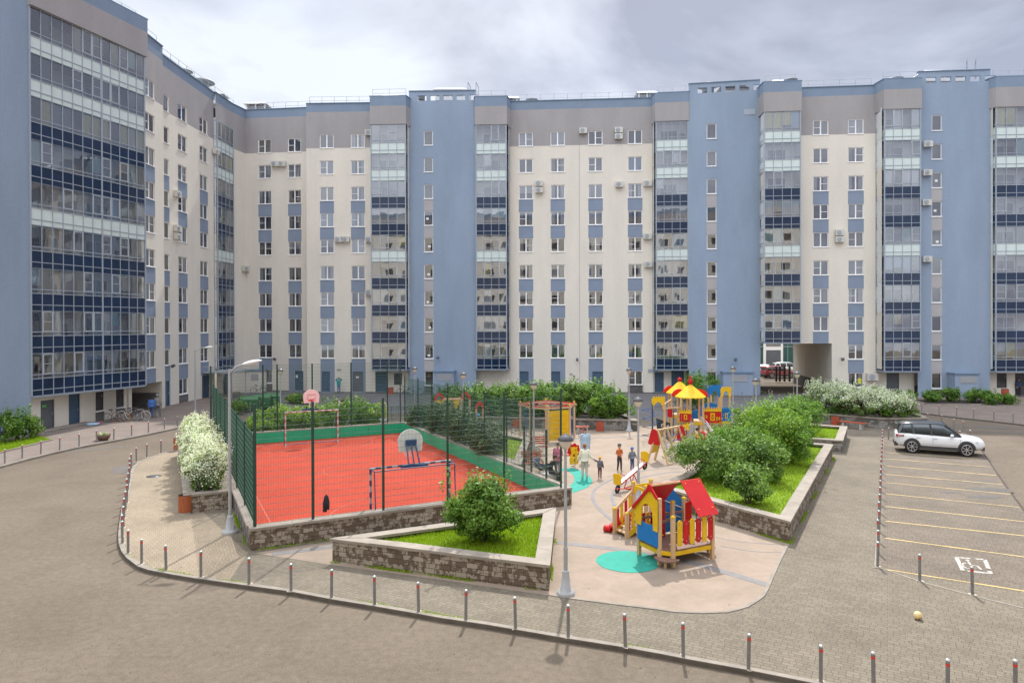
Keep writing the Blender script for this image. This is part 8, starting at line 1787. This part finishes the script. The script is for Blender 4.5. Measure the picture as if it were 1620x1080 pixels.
    # hands with five fingers
    for k in ('L', 'R'):
        w_ = J['wr'+k]; d = (w_-J['el'+k]).normalized(); sd_ = d.cross(Vector((0, -1, .3))).normalized(); nn = d.cross(sd_).normalized(); s = 1 if k == 'L' else -1
        g.obox(w_+d*.045, d*.045, nn*.036, sd_*.014, SKIN)
        for i in range(4): b0 = w_+d*.088+nn*(-.027+.018*i); L0 = (.055, .068, .072, .062)[i]; m1 = b0+d*L0*.55+sd_*.008*s; g.tube(b0, m1, .0085, .008, SKIN, 6); g.tube(m1, m1+(d*.8+sd_*.55*s).normalized()*L0*.5, .008, .006, SKIN, 6)
        b0 = w_+d*.03-nn*.036*1; g.tube(b0, b0+(d*.7-nn*.6).normalized()*.035, .010, .009, SKIN, 6); g.tube(b0+(d*.7-nn*.6).normalized()*.035, b0+(d*.9-nn*.35).normalized()*.07, .009, .007, SKIN, 6)
    body = g.build('body', o); body.scale = (S, S, S)
    def part(g, nm): q = g.build(nm, o); q.scale = (S, S, S); return q
    # hair
    g = MB(); hm = cloth(*hair); vs = []; prof = [(.070, .0), (.084, .035), (.082, .08), (.060, .115), (.014, .134)]
    for r_, zz in prof:
        for i in range(n):
            t = 2*math.pi*i/n; back = -math.sin(t); drop = (-.075 if back > .1 else (-.02 if back > -.5 else .03)) if zz == 0 else 0
            if longhair and zz == 0 and back > -.3: drop -= .10
            vs.append(H(math.cos(t)*r_*1.04, math.sin(t)*r_*1.2-.008, zz+drop))
    g.add(vs, [(j*n+i, j*n+(i+1) % n, (j+1)*n+(i+1) % n, (j+1)*n+i) for j in range(len(prof)-1) for i in range(n)], hm, True); part(g, 'hair')
    if hat:
        g = MB(); m_ = cloth(*hat[:2]); pr = [(.088, .03), (.096, .06), (.09, .10), (.06, .138), (.01, .152)]; vs = []
        for r_, zz in pr:
            for i in range(n): t = 2*math.pi*i/n; vs.append(H(math.cos(t)*r_*1.06, math.sin(t)*r_*1.22, zz))
        g.add(vs, [(j*n+i, j*n+(i+1) % n, (j+1)*n+(i+1) % n, (j+1)*n+i) for j in range(len(pr)-1) for i in range(n)], m_, True)
        if hat[2] == 'helmet':
            for x in (-.04, 0, .04): g.bar(H(x, -.09, .11), H(x, .08, .125), .01, .012, M['black'])
        if hat[2] == 'brim': g.lathe(H(0, 0, .035), [(.09*hs, 0), (.15*hs, -.015), (.15*hs, -.008), (.09*hs, .01)], m_, n, caps=False)
        part(g, 'helmet' if hat[2] == 'helmet' else 'hat')
    if hood:
        g = MB(); m_ = mt; pr = [(.06, -.12), (.095, -.06), (.10, .02), (.095, .09), (.06, .135), (.01, .15)]; vs = []
        for r_, zz in pr:
            for i in range(n): t = 2*math.pi*i/n; f_ = -.03 if math.sin(t) > .6 else 0; vs.append(H(math.cos(t)*r_*1.02, math.sin(t)*r_*1.15-.02+f_, zz))
        g.add(vs, [(j*n+i, j*n+(i+1) % n, (j+1)*n+(i+1) % n, (j+1)*n+i) for j in range(len(pr)-1) for i in range(n)], m_, True); part(g, 'hood')
    if coat:
        g = MB(); m_ = cloth(*coat); a = J['neck'].lerp(J['chest'], .25); b_ = J['chest']; c_ = J['waist']; d_ = J['pelvis']; low = d_-Vector((0, -.0, coat_len)); rings = [(a, .085, .08), (b_+Vector((0, 0, .05)), .205, .145), (b_-Vector((0, 0, .08)), .212, .165), (c_, .212, .165), (d_, .235, .185), (d_.lerp(low, .5), .25, .20), (low, .262, .21)]; vs = []; n2 = 16
        for i_, (c0, rx2, ry2) in enumerate(rings):
            for i in range(n2): t = 2*math.pi*i/n2; w2 = 1+(.04*math.sin(5*t+i_) if i_ > 3 else 0); vs.append(c0+Vector((math.cos(t)*rx2*w2, math.sin(t)*ry2*w2, .0)))
        g.add(vs, [(j*n2+i, (j+1)*n2+i, (j+1)*n2+(i+1) % n2, j*n2+(i+1) % n2) for j in range(len(rings)-1) for i in range(n2)], m_, True)
        for s, k in ((1, 'L'), (-1, 'R')): g.tube(J['sh'+k], J['el'+k], .088, .075, m_, 10); g.ball(J['sh'+k], .09, m_, 10); g.tube(J['el'+k], J['el'+k].lerp(J['wr'+k], .9), .075, .06, m_, 10); g.ball(J['el'+k], .075, m_, 8)
        g.tube(J['neck']-Vector((0, 0, .03)), J['neck']+Vector((0, 0, .03)), .07, .062, m_, 10); part(g, 'coat')
    if backpack:
        g = MB(); m_ = cloth(*backpack); g.ball(J['chest']+Vector((0, .15, -.06)), .15, m_, 12, (.9, .55, 1.15)); part(g, 'backpack')
    if extra: extra(o, J, part)
    return o
# facing: 0 looks at the camera (-Y); pi looks away
sh_w = (.35, .35, .36)
c = G(240, 661, KH); person(c, R(195), 1.66, 'person walking away in a blue jacket and blue jeans, dark hair, left of the pair', ('bluejacket', (.05, .13, .36)), ('jeans', (.05, .09, .19)), ('darkhair', (.02, .016, .014)), stride=.14, coat=('bluejacket', (.05, .13, .36)), coat_len=.02)
c = G(249.5, 660, KH); person(c, R(170), 1.82, 'person walking away in a grey hooded jacket, right of the pair', ('greyhood', (.22, .21, .20)), ('greytrousers', (.16, .18, .19)), ('greyhair', (.3, .3, .3)), stride=-.16, hood=True, coat=('greyhood', (.22, .21, .20)), coat_len=.05, shoes=sh_w)
c = G(536, 622.5, 0); person(c, R(15), 1.68, 'person in a teal top and blue jeans with both hands raised to the head', ('teal', (.01, .24, .24)), ('jeans2', (.08, .15, .36)), ('brownhair', (.14, .07, .04)), arms=(((.30, -.02, 1.50), (.12, .0, 1.66)), ((-.30, -.02, 1.50), (-.12, .0, 1.66))), coat=('teal', (.01, .24, .24)), coat_len=.0, z=.01)
c = atd(925.5, 34.9); person(c, R(8), 1.74, 'person in a long pale blue coat facing the camera', ('paleblue', (.34, .46, .56)), ('sandtrousers', (.45, .40, .34)), ('darkhair2', (.05, .03, .025)), arms=(((.22, .02, 1.15), (.19, -.06, .93)), ((-.22, .02, 1.15), (-.19, -.06, .93))), coat=('paleblue', (.34, .46, .56)), coat_len=.30)
c = atd(924.5, 31.1); person(c, R(178), 1.60, 'person from behind in a loose cream sweater, holding a child by the hand', ('cream', (.66, .64, .52)), ('paletrousers', (.50, .48, .42)), ('auburn', (.30, .10, .035)), stride=.05, arms=(((-.0+.24, .02, 1.16), (.33, -.04, .92)), ((-.27, .05, 1.17), (-.42, .04, 1.0))), coat=('cream', (.66, .64, .52)), coat_len=.02, shoes=sh_w)
o_ = c; c = atd(948.5, 31.2); person(c, R(165), .97, 'toddler in an orange hat and grey jacket with one arm stretched up to an adult', ('greyjacket', (.12, .11, .12)), ('plumtrousers', (.16, .06, .08)), ('fairhair', (.4, .28, .14)), arms=(((.40, .03, 1.50), (.62, .02, 1.70)), ((-.25, .03, 1.14), (-.29, -.04, .92))), hat=('orangehat', (.72, .34, .04), 'cap'), child=True, stride=.1, coat=('greyjacket', (.12, .11, .12)), coat_len=-.02)
c = G(980, 745.5, KH); person(c, R(20), 1.28, 'child in a grey helmet and a black and orange jacket, hands in front', ('orangejacket', (.55, .13, .03)), ('blacktrousers', (.045, .035, .04)), ('darkhair', (.02, .016, .014)), arms=(((.24, .03, 1.16), (.10, -.17, 1.12)), ((-.24, .03, 1.16), (-.10, -.17, 1.12))), hat=('greyhelmet', (.10, .11, .12), 'helmet'), child=True, stride=.06, shoes=(.16, .11, .06), backpack=('whitepack', (.5, .5, .48)))
c = G(1000, 744, KH); person(c, R(25), 1.08, 'child in a blue helmet, grey hoodie and blue jeans, arms held out', ('greyhoodie', (.17, .18, .21)), ('jeans3', (.06, .11, .24)), ('darkhair', (.02, .016, .014)), arms=(((.29, .0, 1.20), (.36, -.06, 1.02)), ((-.29, .0, 1.20), (-.36, -.06, 1.02))), hat=('bluehelmet', (.04, .17, .52), 'helmet'), child=True, coat=('greyhoodie', (.17, .18, .21)), coat_len=-.03, shoes=(.07, .07, .12))
c = atd(882, 31.5); person(c, R(-30), 1.58, 'person in a pink cardigan and grey trousers looking down beside the court gate', ('pinkcardigan', (.42, .12, .18)), ('greytrousers2', (.24, .24, .25)), ('darkhair', (.02, .016, .014)), arms=(((.22, .0, 1.16), (.12, -.20, 1.10)), ((-.22, .02, 1.15), (-.22, -.05, .92))), coat=('pinkcardigan', (.42, .12, .18)), coat_len=.08)
c = atd(869.5, 30.4); person((c.x, c.y), R(60), 1.66, 'person in black sitting hunched on the low wall by the gate', ('black', (.02, .02, .024)), ('black2', (.03, .03, .034)), ('darkhair', (.02, .016, .014)), seated=True, bend=.35, arms=(((.22, -.10, 1.18), (.10, -.30, 1.05)), ((-.22, -.10, 1.18), (-.10, -.30, 1.05))))
g = MB(); g.obox((c.x, c.y, KH+.22), U*.35, V_*.25, Z3*.2, M['concrete']); o = g.build('stone_seat'); tag(o, 'low concrete block under the person in black', 'seat block')
c = atd(906, 44.4); person(c, R(-70), 1.66, 'person in a pale pink top and dark trousers bending over by the climbing frame net', ('palepink', (.50, .36, .36)), ('darktrousers', (.035, .04, .055)), ('greybrown', (.14, .11, .09)), bend=.95, arms=(((.2, -.22, 1.25), (.12, -.42, 1.15)), ((-.2, -.22, 1.25), (-.12, -.42, 1.15))), coat=None, shoes=(.04, .04, .04))
c = atd(1094.5, 39.2); person(c, R(-95), 1.66, 'person in a long grey-beige coat and dark shoes walking past the toy castle', ('greybeige', (.32, .31, .26)), ('darkbrown', (.08, .065, .055)), ('brownhair2', (.09, .05, .035)), stride=.12, coat=('greybeige', (.32, .31, .26)), coat_len=.50)
c = atd(1117, 37.6); person(c, R(-80), 1.62, 'person in a red top bending forward behind the bushes', ('redtop', (.60, .02, .05)), ('orangeprint', (.55, .14, .03)), ('darkhair', (.02, .016, .014)), bend=.9, arms=(((.24, -.05, 1.12), (.14, -.28, 1.0)), ((-.24, -.05, 1.12), (-.14, -.28, 1.0))))
c = atd(1127.5, 38.8); person(c, R(10), 1.02, 'small child in a white hat and pink jacket behind the bushes', ('pinkjacket', (.62, .30, .36)), ('pinktrousers', (.35, .15, .2)), ('fairhair', (.4, .28, .14)), hat=('whitehat', (.7, .7, .7), 'cap'), child=True)
c = atd(1612, 66.8); person(c, R(5), 1.75, 'person in a dark blue jacket standing in the right-hand doorway', ('navyjacket', (.03, .05, .10)), ('black2', (.03, .03, .034)), ('darkhair', (.02, .016, .014)), coat=('navyjacket', (.03, .05, .10)), coat_len=.08, z=KH)
